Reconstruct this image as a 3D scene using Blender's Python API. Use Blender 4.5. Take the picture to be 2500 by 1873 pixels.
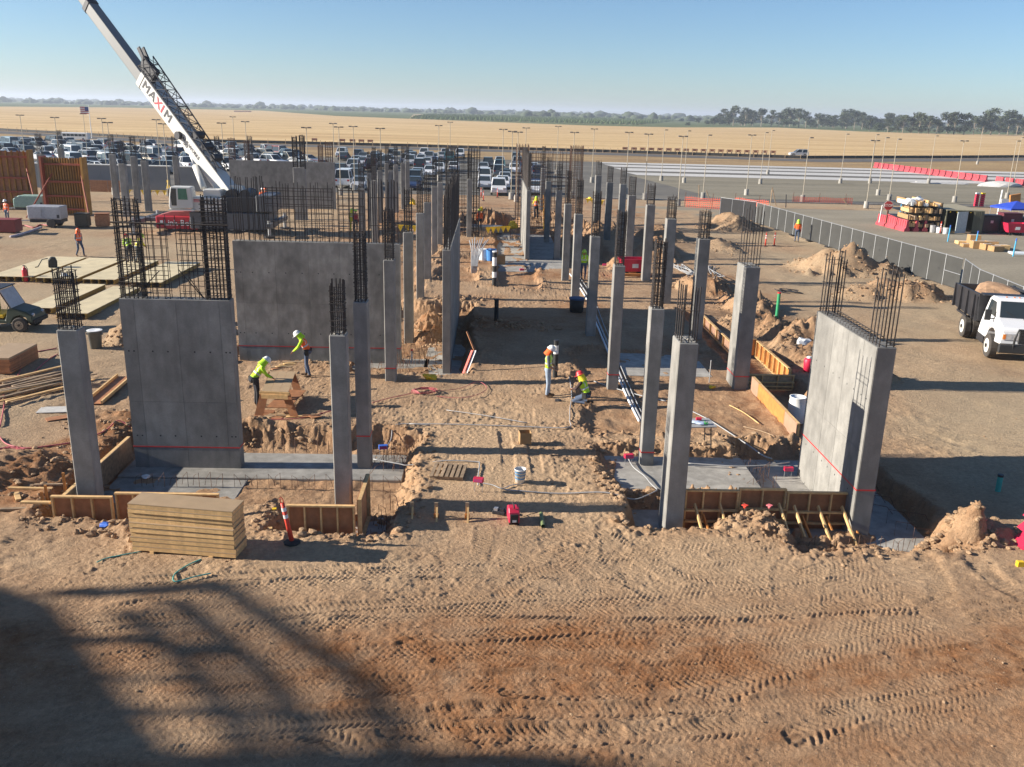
import bpy, bmesh, math, random
import numpy as np
from mathutils import Vector, Matrix
for o in list(bpy.data.objects): bpy.data.objects.remove(o, do_unlink=True)
scene = bpy.context.scene
COL = scene.collection
rad = math.radians
R = random.Random(7)

# ------------------------------------------------------------------ camera
CAM_H = 9.5; FOC = 2202.0
def cam_axes(p, yaw, roll):
    cy, sy, cp, sp = math.cos(yaw), math.sin(yaw), math.cos(p), math.sin(p)
    f = Vector((sy*cp, cy*cp, -sp)); r = Vector((cy, -sy, 0)); u = r.cross(f)
    cr, sr = math.cos(roll), math.sin(roll)
    return cr*r+sr*u, -sr*r+cr*u, f
CR, CU, CF = cam_axes(rad(16.83), rad(1.6), rad(1.45))
cd = bpy.data.cameras.new('camera'); cam = bpy.data.objects.new('camera', cd); COL.objects.link(cam)
m = Matrix((CR, CU, -CF)).transposed().to_4x4(); m.translation = (0, 0, CAM_H); cam.matrix_world = m
cd.sensor_width = 36; cd.lens = FOC/2500*36; cd.clip_start = 0.1; cd.clip_end = 40000
scene.camera = cam

# ------------------------------------------------------------------ sky, sun, exposure
SUN_EL, SUN_AZ = 21.0, 1.3         # low sun from the left, a little to the camera's side
tosun = Vector((-math.cos(rad(SUN_EL))*math.cos(rad(SUN_AZ)), -math.cos(rad(SUN_EL))*math.sin(rad(SUN_AZ)), math.sin(rad(SUN_EL))))
w = bpy.data.worlds.new('World'); scene.world = w; w.use_nodes = True
nt = w.node_tree; nt.nodes.clear()
sky = nt.nodes.new('ShaderNodeTexSky'); sky.sky_type = 'NISHITA'; sky.sun_disc = False
sky.sun_elevation = rad(SUN_EL); sky.sun_rotation = math.atan2(tosun.x, tosun.y)
sky.air_density = 0.85; sky.dust_density = 0.25; sky.ozone_density = 5.0; sky.altitude = 0
bg = nt.nodes.new('ShaderNodeBackground'); bg.inputs[1].default_value = 0.064
wo = nt.nodes.new('ShaderNodeOutputWorld')
nt.links.new(sky.outputs[0], bg.inputs[0]); nt.links.new(bg.outputs[0], wo.inputs[0])
sd = bpy.data.lights.new('sun', 'SUN'); sd.energy = 4.8; sd.angle = rad(0.53); sd.color = (1.0, 0.92, 0.80)
so = bpy.data.objects.new('sun', sd); COL.objects.link(so); so.rotation_euler = tosun.to_track_quat('Z', 'Y').to_euler()
so.location = (-60, 0, 60)
scene.view_settings.view_transform = 'Standard'; scene.view_settings.look = 'None'
scene.view_settings.gamma = 1; scene.view_settings.use_curve_mapping = False
scene.view_settings.exposure = 1.15
scene.render.engine = 'CYCLES'

# ------------------------------------------------------------------ measuring helpers (survey: picture point -> point on a level plane)
TS = 3.4516
TILE = dict(A=(0,220),B=(500,220),C=(1000,220),D=(1500,220),E=(1860,220),A2=(0,640),B2=(500,640),C2=(1000,640),D2=(1500,640),
            E2=(1860,640),A3=(0,1000),B3=(500,1000),C3=(1000,1000),D3=(1500,1000),E3=(1860,1000),S=(0,0))
def G(px, py, z=0.0):
    d = (px-1250)/FOC*CR-(py-936.5)/FOC*CU+CF
    k = (z-CAM_H)/d.z
    return Vector((0, 0, CAM_H))+k*d
def T(t, x, y, z=0.0):
    o = TILE[t]; s = 1.0 if t == 'S' else TS
    return G(o[0]+x/s, o[1]+y/s, z)
def AT(t, x, y, Y):
    o = TILE[t]; s = 1.0 if t == 'S' else TS
    d = (o[0]+x/s-1250)/FOC*CR-(o[1]+y/s-936.5)/FOC*CU+CF
    return Vector((0, 0, CAM_H))+d*(Y/d.y)

# ------------------------------------------------------------------ mesh helpers
class MB:
    def __init__(s): s.v = []; s.f = []; s.m = []
    def add(s, vs, fs, mi=0):
        b = len(s.v); s.v += [tuple(v) for v in vs]; s.f += [[b+i for i in f] for f in fs]; s.m += [mi]*len(fs); return s
    def bx(s, x0, x1, y0, y1, z0, z1, mi=0, M=None):
        vs = [Vector(p) for p in ((x0,y0,z0),(x1,y0,z0),(x1,y1,z0),(x0,y1,z0),(x0,y0,z1),(x1,y0,z1),(x1,y1,z1),(x0,y1,z1))]
        if M is not None: vs = [M @ v for v in vs]
        return s.add(vs, [(0,3,2,1),(4,5,6,7),(0,1,5,4),(1,2,6,5),(2,3,7,6),(3,0,4,7)], mi)
    def cbx(s, c, d, mi=0, M=None):
        return s.bx(c[0]-d[0]/2, c[0]+d[0]/2, c[1]-d[1]/2, c[1]+d[1]/2, c[2]-d[2]/2, c[2]+d[2]/2, mi, M)
    def beam(s, a, b, w, h, mi=0, up=(0,0,1)):
        a = Vector(a); b = Vector(b); d = (b-a); L = d.length; d.normalize(); u = Vector(up)
        if abs(d.dot(u)) > .98: u = Vector((0,1,0))
        x = d.cross(u).normalized(); z = x.cross(d)
        vs = [a+x*i*w/2+z*j*h/2+d*k*L for k in (0,1) for j in (-1,1) for i in (-1,1)]
        return s.add(vs, [(0,2,3,1),(4,5,7,6),(0,1,5,4),(1,3,7,5),(3,2,6,7),(2,0,4,6)], mi)
    def cyl(s, a, b, r, n=8, r2=None, mi=0, caps=True):
        a = Vector(a); b = Vector(b); r2 = r if r2 is None else r2; d = (b-a).normalized()
        u = Vector((0,0,1)) if abs(d.z) < .9 else Vector((1,0,0))
        x = d.cross(u).normalized(); y = d.cross(x)
        vs = []
        for c, rr in ((a, r), (b, r2)):
            for i in range(n):
                t = 2*math.pi*i/n; vs.append(c+(x*math.cos(t)+y*math.sin(t))*rr)
        fs = [(i, n+i, n+(i+1) % n, (i+1) % n) for i in range(n)]
        if caps: fs += [list(range(n)), list(range(2*n-1, n-1, -1))]
        return s.add(vs, fs, mi)
    def tube(s, pts, r, n=6, mi=0):
        pts = [Vector(p) for p in pts]; vs = []; fs = []; N = len(pts)
        for k, p in enumerate(pts):
            d = (pts[min(k+1, N-1)]-pts[max(k-1, 0)]).normalized()
            u = Vector((0,0,1)) if abs(d.z) < .95 else Vector((1,0,0))
            x = d.cross(u).normalized(); y = d.cross(x)
            for i in range(n):
                t = 2*math.pi*i/n; vs.append(p+(x*math.cos(t)+y*math.sin(t))*r)
        for k in range(N-1):
            for i in range(n):
                fs.append((k*n+i, (k+1)*n+i, (k+1)*n+(i+1) % n, k*n+(i+1) % n))
        fs += [list(range(n)), list(range(N*n-1, (N-1)*n-1, -1))]
        return s.add(vs, fs, mi)
    def prism(s, poly, a, b, axis='x', mi=0):
        n = len(poly)
        f = {'x': lambda p, t: (t, p[0], p[1]), 'y': lambda p, t: (p[0], t, p[1]), 'z': lambda p, t: (p[0], p[1], t)}[axis]
        vs = [f(p, a) for p in poly]+[f(p, b) for p in poly]
        fs = [(i, (i+1) % n, n+(i+1) % n, n+i) for i in range(n)]+[list(range(n-1, -1, -1)), list(range(n, 2*n))]
        return s.add(vs, fs, mi)
    def lathe(s, prof, n=16, c=(0,0,0), mi=0):
        vs = []; fs = []
        for (r, z) in prof:
            for i in range(n):
                t = 2*math.pi*i/n; vs.append((c[0]+r*math.cos(t), c[1]+r*math.sin(t), c[2]+z))
        for k in range(len(prof)-1):
            for i in range(n):
                fs.append((k*n+i, k*n+(i+1) % n, (k+1)*n+(i+1) % n, (k+1)*n+i))
        return s.add(vs, fs, mi)
    def blob(s, c, r, seed=0, sub=2, amp=.25, flat=1.0, mi=0):
        bm = bmesh.new(); bmesh.ops.create_icosphere(bm, subdivisions=sub, radius=1)
        rr = random.Random(seed); ph = [(rr.uniform(1, 4), rr.uniform(0, 6), rr.uniform(1, 4), rr.uniform(0, 6), rr.uniform(1, 4), rr.uniform(0, 6)) for _ in range(3)]
        vs = []
        for v in bm.verts:
            p = v.co.copy(); k = 1+amp*sum(math.sin(a*p.x+b)*math.sin(c_*p.y+d)*math.sin(e*p.z+f_) for a, b, c_, d, e, f_ in ph)
            p *= k
            vs.append((c[0]+p.x*r[0], c[1]+p.y*r[1], c[2]+p.z*r[2]*flat))
        fs = [[v.index for v in f.verts] for f in bm.faces]; bm.free()
        return s.add(vs, fs, mi)
    def mesh(s, name, mats, smooth=False):
        me = bpy.data.meshes.new(name); me.from_pydata(s.v, [], s.f)
        if not isinstance(mats, (list, tuple)): mats = [mats]
        for q in mats: me.materials.append(q)
        if len(mats) > 1: me.polygons.foreach_set('material_index', s.m)
        if smooth:
            me.polygons.foreach_set('use_smooth', [True]*len(me.polygons))
        me.update(); fix_normals(me); return me
    def build(s, name, mats, parent=None, smooth=False, bevel=0, **kw):
        o = bpy.data.objects.new(name, s.mesh(name, mats, smooth)); COL.objects.link(o)
        if parent is not None: o.parent = parent
        if bevel:
            b = o.modifiers.new('b', 'BEVEL'); b.width = bevel; b.segments = 1; b.limit_method = 'ANGLE'; b.angle_limit = rad(40)
        for k, v in kw.items(): o[k] = v
        return o
def fix_normals(me):
    bm = bmesh.new(); bm.from_mesh(me); bmesh.ops.recalc_face_normals(bm, faces=bm.faces); bm.to_mesh(me); bm.free()
def tag(o, label, cat, group=None):
    o['label'] = label; o['category'] = cat
    if group: o['group'] = group
    return o
def empty(name, loc=(0,0,0), rz=0.0, label=None, cat=None, group=None):
    o = bpy.data.objects.new(name, None); COL.objects.link(o); o.location = loc; o.rotation_euler = (0, 0, rz); o.empty_display_size = .2
    if label: tag(o, label, cat, group)
    return o
def clone(o, parent=None):
    c = o.copy(); COL.objects.link(c); c.parent = parent
    for ch in o.children: clone(ch, c)
    return c
ORD = ['zeroth','first','second','third','fourth','fifth','sixth','seventh','eighth','ninth','tenth','eleventh','twelfth','thirteenth','fourteenth','fifteenth','sixteenth','seventeenth','eighteenth','nineteenth','twentieth']
def nth(i):
    if i <= 20: return ORD[i]
    t = {2:'twenty',3:'thirty',4:'forty',5:'fifty',6:'sixty'}[i//10]
    return t+'-'+ORD[i % 10] if i % 10 else t[:-1]+'ieth'

# ------------------------------------------------------------------ materials
MATS = {}
def mat(name, col=(.5,.5,.5), rough=.8, metal=0.0, var=.12, scale=6.0, bump=0.0, bscale=40.0, objvar=0.0, spec=None, dirt=None):
    if name in MATS: return MATS[name]
    m = bpy.data.materials.new(name); m.use_nodes = True; t = m.node_tree; N = t.nodes; L = t.links
    b = N['Principled BSDF']; b.inputs['Roughness'].default_value = rough; b.inputs['Metallic'].default_value = metal
    if spec is not None: b.inputs['Specular IOR Level'].default_value = spec
    tc = N.new('ShaderNodeTexCoord'); no = N.new('ShaderNodeTexNoise'); no.inputs['Scale'].default_value = scale; no.inputs['Detail'].default_value = 5
    L.new(tc.outputs['Object'], no.inputs['Vector'])
    rp = N.new('ShaderNodeValToRGB'); e = rp.color_ramp.elements
    e[0].position = .3; e[1].position = .7
    e[0].color = (*[c*(1-var) for c in col], 1); e[1].color = (*[min(1, c*(1+var)) for c in col], 1)
    L.new(no.outputs[0], rp.inputs[0]); out = rp.outputs[0]
    if dirt:
        n2 = N.new('ShaderNodeTexNoise'); n2.inputs['Scale'].default_value = dirt[1]; n2.inputs['Detail'].default_value = 6
        L.new(tc.outputs['Object'], n2.inputs['Vector'])
        r2 = N.new('ShaderNodeValToRGB'); r2.color_ramp.elements[0].position = dirt[2]; r2.color_ramp.elements[1].position = dirt[2]+.2
        L.new(n2.outputs[0], r2.inputs[0]); mx = N.new('ShaderNodeMix'); mx.data_type = 'RGBA'
        L.new(r2.outputs[0], mx.inputs[0]); L.new(out, mx.inputs[6]); mx.inputs[7].default_value = (*dirt[0], 1); out = mx.outputs[2]
    if objvar:
        oi = N.new('ShaderNodeObjectInfo'); mr = N.new('ShaderNodeMapRange'); mr.inputs[3].default_value = 1-objvar; mr.inputs[4].default_value = 1+objvar
        L.new(oi.outputs['Random'], mr.inputs[0]); mx = N.new('ShaderNodeMix'); mx.data_type = 'RGBA'; mx.blend_type = 'MULTIPLY'; mx.inputs[0].default_value = 1
        L.new(out, mx.inputs[6]); L.new(mr.outputs[0], mx.inputs[7]); out = mx.outputs[2]
    L.new(out, b.inputs['Base Color'])
    if bump:
        n3 = N.new('ShaderNodeTexNoise'); n3.inputs['Scale'].default_value = bscale; n3.inputs['Detail'].default_value = 4
        L.new(tc.outputs['Object'], n3.inputs['Vector']); bp = N.new('ShaderNodeBump'); bp.inputs['Strength'].default_value = bump; bp.inputs['Distance'].default_value = .02
        L.new(n3.outputs[0], bp.inputs['Height']); L.new(bp.outputs[0], b.inputs['Normal'])
    MATS[name] = m; return m
def concrete(name, col=(.36,.355,.335), streak=.28, stain=.30):
    if name in MATS: return MATS[name]
    m = bpy.data.materials.new(name); m.use_nodes = True; t = m.node_tree; N = t.nodes; L = t.links
    b = N['Principled BSDF']; b.inputs['Roughness'].default_value = .82; b.inputs['Specular IOR Level'].default_value = .25
    geo = N.new('ShaderNodeNewGeometry'); oi = N.new('ShaderNodeObjectInfo')
    def noise(scale, mapscale, det=6):
        mp = N.new('ShaderNodeMapping'); mp.inputs['Scale'].default_value = mapscale; L.new(geo.outputs['Position'], mp.inputs[0])
        n = N.new('ShaderNodeTexNoise'); n.inputs['Scale'].default_value = scale; n.inputs['Detail'].default_value = det; L.new(mp.outputs[0], n.inputs['Vector']); return n.outputs[0]
    def ramp(src, p0, p1, a, c):
        r = N.new('ShaderNodeMapRange'); r.inputs[1].default_value = p0; r.inputs[2].default_value = p1; r.inputs[3].default_value = a; r.inputs[4].default_value = c
        L.new(src, r.inputs[0]); return r.outputs[0]
    def mul(a, c):
        q = N.new('ShaderNodeMath'); q.operation = 'MULTIPLY'; L.new(a, q.inputs[0])
        L.new(c, q.inputs[1]); return q.outputs[0]
    v = ramp(noise(.9, (1,1,.8)), .3, .7, 1-stain*.7, 1+stain*.4); v = mul(v, ramp(noise(3.2, (1,1,.7)), .38, .66, 1-stain*.5, 1+stain*.25))
    v = mul(v, ramp(noise(5, (1,1,.12)), .35, .7, 1-streak*.6, 1+streak*.4))
    v = mul(v, ramp(noise(28, (1,1,1)), .3, .7, .93, 1.06))
    v = mul(v, ramp(oi.outputs['Random'], 0, 1, .88, 1.10))
    mx = N.new('ShaderNodeMix'); mx.data_type = 'RGBA'; mx.blend_type = 'MULTIPLY'; mx.inputs[0].default_value = 1; mx.inputs[6].default_value = (*col, 1)
    L.new(v, mx.inputs[7]); L.new(mx.outputs[2], b.inputs['Base Color'])
    bp = N.new('ShaderNodeBump'); bp.inputs['Strength'].default_value = .25; bp.inputs['Distance'].default_value = .01
    L.new(noise(60, (1,1,1), 3), bp.inputs['Height']); L.new(bp.outputs[0], b.inputs['Normal'])
    MATS[name] = m; return m
M_CON = concrete('concrete', (.265,.255,.235), .12, .30); M_SLAB = concrete('footing concrete', (.36,.34,.305), .2, .32)
M_BAR = mat('rebar steel', (.055,.045,.04), .7, .3, .35, 30)
M_BARR = mat('rusty rebar', (.13,.07,.045), .85, .1, .35, 20)
M_TIE = mat('tie hole', (.03,.03,.03), .9)
M_RED = mat('red tape', (.55,.03,.03), .6)
M_PLY = mat('plywood brown', (.34,.15,.065), .75, 0, .22, 5, objvar=.18)
M_PLYO = mat('plywood orange', (.47,.195,.05), .7, 0, .2, 4, objvar=.12)
M_WOOD = mat('pine lumber', (.64,.41,.18), .8, 0, .18, 9, objvar=.15)
M_WOODG = mat('weathered lumber', (.30,.21,.13), .9, 0, .3, 8, objvar=.25)
M_TOP = mat('overlaid plywood', (.40,.28,.165), .6, 0, .08, 3, objvar=.06)
M_WHITE = mat('white plastic', (.75,.75,.73), .5, 0, .05)
M_PVC = mat('grey conduit', (.34,.34,.34), .5, 0, .1)
M_BLACK = mat('black rubber', (.02,.02,.02), .7)
M_REDP = mat('red plastic', (.55,.02,.06), .5, 0, .12)
M_ORANGE = mat('orange plastic', (.72,.065,.035), .55)
M_YEL = mat('yellow plastic', (.8,.52,.02), .6)
M_GREEN = mat('green plastic', (.03,.30,.12), .6)
M_TEAL = mat('teal plastic', (.05,.35,.30), .6)
M_BLUE = mat('blue plastic', (.03,.12,.5), .6)
M_HOSE = mat('red hose', (.42,.09,.10), .6)
M_STEEL = mat('galvanised steel', (.42,.43,.44), .45, .6)
M_DARK = mat('dark metal', (.035,.035,.04), .5, .3)
M_GLASS = mat('tinted glass', (.03,.04,.045), .08, 0, .02, spec=.6)
M_CARD = mat('cardboard', (.36,.22,.10), .9)

# ------------------------------------------------------------------ noise for terrain
def _hash(ix, iy, s):
    n = (ix.astype(np.int64)*374761393+iy.astype(np.int64)*668265263+s*1442695041) & 0xffffffff
    n = ((n ^ (n >> 13))*1274126177) & 0xffffffff
    n = (n ^ (n >> 16)) & 0xffffffff
    return n/4294967295.0
def vn(x, y, sc, s=0):
    x = x*sc; y = y*sc; ix = np.floor(x); iy = np.floor(y); fx = x-ix; fy = y-iy
    fx = fx*fx*fx*(fx*(fx*6-15)+10); fy = fy*fy*fy*(fy*(fy*6-15)+10)
    a = _hash(ix, iy, s); b = _hash(ix+1, iy, s); c = _hash(ix, iy+1, s); d = _hash(ix+1, iy+1, s)
    return (a*(1-fx)+b*fx)*(1-fy)+(c*(1-fx)+d*fx)*fy-.5
def fbm(x, y, sc, o=4, s=0, g=.5):
    r = 0; a = 1
    for i in range(o): r = r+a*vn(x, y, sc*2**i, s+i*17); a *= g
    return r
def ss(a, b, x):
    t = np.clip((x-a)/(b-a), 0, 1); return t*t*(3-2*t)
def rmask(x, y, x0, x1, y0, y1, soft=.25, wob=.25, s=0):
    wx = x+fbm(x, y, .9, 2, 50+s)*wob*1.6+fbm(x, y, 4.2, 3, 55+s)*wob*.12; wy = y+fbm(x, y, .9, 2, 90+s)*wob*1.6+fbm(x, y, 4.2, 3, 95+s)*wob*.12
    return ss(x0-soft, x0+soft, wx)*(1-ss(x1-soft, x1+soft, wx))*ss(y0-soft, y0+soft, wy)*(1-ss(y1-soft, y1+soft, wy))
# ------------------------------------------------------------------ terrain
TRENCH = [  # x0,x1,y0,y1, floor z, soft, wobble
    (-10.9,-2.0,20.6,25.85,-.50,.30,.30), (-10.6,-8.2,19.75,20.8,-.42,.12,.12), (-5.0,-2.2,19.15,20.8,-.46,.13,.15),
    (3.35,7.6,21.9,25.1,-.24,.22,.25), (3.6,5.6,19.85,22.0,-.62,.16,.2), (5.5,7.5,20.35,21.5,-.45,.15,.2), (7.35,11.2,18.65,25.9,-.55,.22,.25),
    (-10.9,-2.2,33.9,36.2,-.40,.2,.3), (-5.2,-.9,32.6,45.0,-.42,.32,.35),
    (3.5,10.6,26.1,36.6,-.10,.3,.5), (9.75,11.6,26.0,38,-.45,.2,.1), (9.6,10.5,37,45,-.4,.2,.2),
    (.4,2.9,50,75,-.22,.2,.2), (2.6,8.4,57,76,-.5,.4,.5), (-3,-1,52,62,-.3,.3,.4), (-7.5,-4.2,45,80,-.35,.4,.6), (-2.4,2.3,77,83,-.9,.6,.5)]
MOUND = [   # x,y, rx,ry, height, seed
    (22.8,58.2,3.1,2.3,1.45,1), (24.6,57.0,2.4,1.4,.7,2), (22.6,50.2,2.0,1.4,.95,3), (24.2,49.4,1.6,1.2,.75,4), (20.8,49.6,1.3,1,.5,14), (21.0,79.6,2.6,2.2,1.35,5),
    (14.2,38.6,2.1,2.0,1.15,6), (13.2,35.3,1.5,1.9,.85,7), (12.6,41.5,1.6,1.8,.5,8), (11.1,19.1,.75,.55,.62,9), (11.9,19.4,.9,.7,.35,10),
    (-14.6,36.5,1.3,1.1,.75,11), (-12.6,38.4,1.2,2.4,.7,12), (-2.6,40.6,1.1,2.2,.75,13), (13.4,45.5,1.5,2.5,.8,15), (12.4,51,1.6,2.4,.7,16), (11.5,63,1.6,3.2,1.1,17),
    (8.3,75,3.2,2.6,.9,18), (-.4,83,3,2.2,.9,19), (4.8,82,3.5,2,.8,20), (-11.6,26.8,1.4,.9,.28,21), (-12.6,22.6,1.6,1.6,.38,22), (14.6,33.0,1.1,.9,.55,23),
    (6.55,19.75,.75,.75,.16,24), (-8.0,19.0,1.1,.4,.2,25), (-6.0,26.3,3.2,.5,.2,26), (-.2,40.4,1.6,.8,.16,27), (1.9,40.2,1.3,.7,.14,28), (-10,44,1.5,2,.4,29), (17.5,68,1.6,4,.5,30), (13.5,72,2,3,.9,31),
    (-20,70,8,3,.25,32), (-1.6,46.2,1.2,.8,.25,33)]
def px(l): return [G(a, b) for a, b in l]
TRACK = [   # polyline, width, lug pitch, depth, kind
    (px([(1000,1580),(1380,1540),(1700,1512),(2000,1492),(2550,1480)]), .42, .17, .030, 0),
    (px([(1150,1620),(1500,1600),(1900,1570),(2200,1530),(2600,1490)]), .40, .15, .022, 1),
    (px([(1250,1695),(1650,1690),(1900,1630),(2150,1560),(2600,1480)]), .42, .17, .028, 0),
    (px([(1500,1800),(1780,1690),(2050,1590),(2350,1530),(2600,1500)]), .46, .20, .026, 0),
    (px([(1950,1800),(2200,1700),(2400,1650),(2600,1590)]), .46, .20, .030, 0),
    (px([(2000,1760),(2300,1650),(2600,1540)]), .40, .12, .016, 1),
    (px([(350,1655),(900,1668),(1350,1690),(1620,1685)]), .36, .11, .016, 1),
    (px([(600,1760),(800,1800),(900,1870)]), .40, .16, .024, 0), (px([(950,1790),(1200,1800),(1500,1795)]), .36, .14, .022, 0),
    (px([(200,1560),(600,1600),(1100,1625)]), .40, .14, .018, 1), (px([(1180,1290),(1170,1350),(1120,1440),(1000,1520)]), .38, .12, .018, 1),
    (px([(1255,1290),(1240,1350),(1210,1420)]), .36, .12, .016, 1), (px([(1330,1380),(1335,1450),(1360,1520)]), .30, .10, .018, 1),
    (px([(1420,1340),(1500,1420),(1560,1520)]), .5, .13, .02, 0), (px([(1480,1300),(1640,1400),(1900,1470)]), .45, .14, .018, 0),
    (px([(1560,1330),(1650,1420),(1780,1500)]), .4, .1, .014, 1), (px([(1970,1380),(2050,1430),(2120,1480)]), .5, .13, .024, 2), (px([(2100,1380),(2160,1430),(2200,1480)]), .5, .13, .026, 2),
    (px([(2260,1370),(2290,1420),(2310,1480)]), .5, .13, .026, 2), (px([(2380,1370),(2430,1420),(2500,1460)]), .5, .13, .024, 2),
    (px([(1230,1060),(1240,1120),(1245,1230)]), .34, .1, .006, 1), (px([(1400,1040),(1440,1120),(1460,1250)]), .36, .1, .007, 1), (px([(1290,1000),(1300,1090),(1330,1240)]), .3, .1, .006, 1),
    (px([(1500,1060),(1480,1150),(1470,1240)]), .4, .12, .008, 0), (px([(2180,960),(2300,1000),(2480,1060)]), .45, .15, .02, 0), (px([(2160,1090),(2300,1060),(2500,1090)]), .45, .15, .02, 1), (px([(2150,1040),(2300,1035),(2500,1020)]), .45, .15, .02, 0)]
def seg_dist(x, y, pl):
    best = np.full(x.shape, 9e9); U = np.zeros(x.shape); S = np.zeros(x.shape); acc = 0
    for a, b in zip(pl[:-1], pl[1:]):
        dx, dy = b.x-a.x, b.y-a.y; L = math.hypot(dx, dy); dx /= L; dy /= L
        t = np.clip((x-a.x)*dx+(y-a.y)*dy, 0, L); u = (x-a.x)*(-dy)+(y-a.y)*dx
        d = np.hypot(x-a.x-t*dx, y-a.y-t*dy); k = d < best
        best = np.where(k, d, best); U = np.where(k, u, U); S = np.where(k, acc+t, S); acc += L
    return best, U, S
def smooth_curve(pl, n=6):
    out = []
    for i in range(len(pl)-1):
        p0, p1, p2, p3 = pl[max(i-1,0)], pl[i], pl[i+1], pl[min(i+2,len(pl)-1)]
        for k in range(n):
            t = k/n; out.append(.5*((2*p1)+(p2-p0)*t+(2*p0-5*p1+4*p2-p3)*t*t+(3*p1-p0-3*p2+p3)*t**3))
    return out+[pl[-1]]
rt_ = random.Random(31)
for i in range(15):      # pairs of wheel paths swinging through the foreground
    y0 = 10.9+i*.38+rt_.uniform(-.3,.3); a = rt_.uniform(.004,.022); b = rt_.uniform(-.02,.16); kd = rt_.choice((0,1,1,0)); wd = rt_.uniform(.26,.44); pt = rt_.uniform(.09,.15); dp = rt_.uniform(.009,.019)
    for off in (0, rt_.uniform(1.5,2.0)):
        TRACK.append(([Vector((x, y0+off+b*x+a*(x-1)*abs(x-1), 0)) for x in (-9.5,-6,-3,0,3,6,9.5)], wd, pt, dp, kd))
for i in range(16):     # short turning marks
    x0, y0, an = rt_.uniform(-3,9), rt_.uniform(15.5,18.8), rt_.uniform(.6,2.4); L_ = rt_.uniform(1,2.6); c_ = rt_.uniform(-.35,.35)
    TRACK.append(([Vector((x0+math.cos(an+c_*t)*L_*t, y0+math.sin(an+c_*t)*L_*t*.8, 0)) for t in (0,.33,.66,1)], rt_.uniform(.25,.45), rt_.uniform(.08,.12), rt_.uniform(.010,.018), rt_.choice((0,1,1,2))))
TRACK = [(smooth_curve(t[0]), t[1], max(.115, t[2]*.85), t[3]*.95, t[4]) for t in TRACK]
def yard_edge(y):      # x of the site fence, dirt to its left, paved yard to its right
    return np.where(y > 51.8, 27.55-(y-51.8)*.085, 27.9+(51.8-y)*.55)
def height(x, y, tracks=True):
    out = np.zeros_like(x); q = (y > 5) & (y < 105) & (x > -95) & (x < yard_edge(y)+.6)
    if q.any(): out[q] = height_(x[q], y[q], tracks)
    return out
def height_(x, y, tracks):
    far = 1-ss(92, 104, y); right = 1-ss(-.5, .5, x-yard_edge(y)); on = far*right
    calm = 1-.65*(1-ss(14.5, 18.5, y))
    z = fbm(x, y, .16, 3, 1)*.16+fbm(x, y, 1.1, 3, 2)*.04*calm
    z = z+fbm(x, y, 15, 2, 48)*.019*(.6+ss(-.2, .3, fbm(x, y, .6, 2, 49)))*(1-ss(26, 40, y))
    rough = ss(-.05, .25, fbm(x, y, .35, 3, 5))
    z = z+(fbm(x, y, 3.5, 3, 3)*.035+np.maximum(0, fbm(x, y, 7, 2, 4)-.18)*.05)*(.2+rough)*calm
    z = z+np.maximum(0, fbm(x, y, 11, 2, 44)-.22)*.07*(.2+rough)*calm+fbm(x*.35, y, 2.2, 4, 46)*.045*(1-ss(15, 18, y))
    for i, (a, b, c, d, fl, so_, wo_) in enumerate(TRENCH):
        q = (x > a-2) & (x < b+2) & (y > c-2) & (y < d+2)
        if not q.any(): continue
        xx, yy = x[q], y[q]
        k = rmask(xx, yy, a, b, c, d, so_, wo_, i)
        zz = z[q]*(1-k)+k*(fl+fbm(xx, yy, 1.6, 4, 200+i)*.10)
        rim = rmask(xx, yy, a-.45, b+.45, c-.45, d+.45, .35, wo_*1.5, i)-k
        z[q] = zz+np.maximum(0, rim)*(.02+.15*np.abs(fbm(xx, yy, 3.2, 4, 300+i)))+4*k*(1-k)*(fbm(xx, yy, 5.5, 4, 330+i)*.13+np.maximum(0, fbm(xx, yy, 8, 2, 360+i)-.1)*.35)
    for (a, b, rx, ry, h, s) in MOUND:
        q = (np.abs(x-a) < rx*2) & (np.abs(y-b) < ry*2)
        if not q.any(): continue
        xx, yy = x[q], y[q]; wx = xx+fbm(xx, yy, .8, 3, 400+s)*.9*rx/2; wy = yy+fbm(xx, yy, .8, 3, 440+s)*.9*ry/2
        r = np.sqrt(((wx-a)/rx)**2+((wy-b)/ry)**2)
        k = np.clip(1-r*r, 0, 1)**1.15
        z[q] += h*.92*k*(1+.45*fbm(xx, yy, 1.1, 3, 480+s))+np.minimum(k*4, 1)*(fbm(xx, yy, 3.6, 4, 500+s)*.24+np.maximum(0, fbm(xx, yy, 6, 2, 520+s)-.1)*.3)*min(1, h+.2)
    if tracks:
        for (pl, wd, pit, dep, kind) in TRACK:
            xs = [p.x for p in pl]; ys = [p.y for p in pl]
            q = (x > min(xs)-1) & (x < max(xs)+1) & (y > min(ys)-1) & (y < max(ys)+1)
            if not q.any(): continue
            xx, yy = x[q], y[q]; d, u, s = seg_dist(xx, yy, pl)
            k = (1-ss(wd*.5, wd*.62, d))*(.45+.55*ss(-.22, .2, fbm(xx, yy, .8, 3, 71+int(wd*1000)%40)))*(1+.6*fbm(xx, yy, 6, 2, 75))
            if kind == 0: pat = np.sin((s+np.abs(u)*.8)*2*math.pi/pit)*ss(.03, .08, np.abs(u))
            elif kind == 1: pat = np.sin((s+.5*pit*np.sign(np.sin(u*30)))*2*math.pi/pit)*np.sin(u*38+.7)
            else: pat = np.sin(s*2*math.pi/pit)
            rim = np.exp(-((d-wd*.62)/.06)**2)
            z[q] = z[q]*(1-.5*k)+k*dep*(pat-.6)+rim*dep*1.1*(.5+fbm(xx, yy, 3, 2, 72))
    # parallel ruts on the haul road at the right
    return z*on
def hz(x, y): return float(height(np.array([float(x)]), np.array([float(y)]), False)[0])
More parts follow.
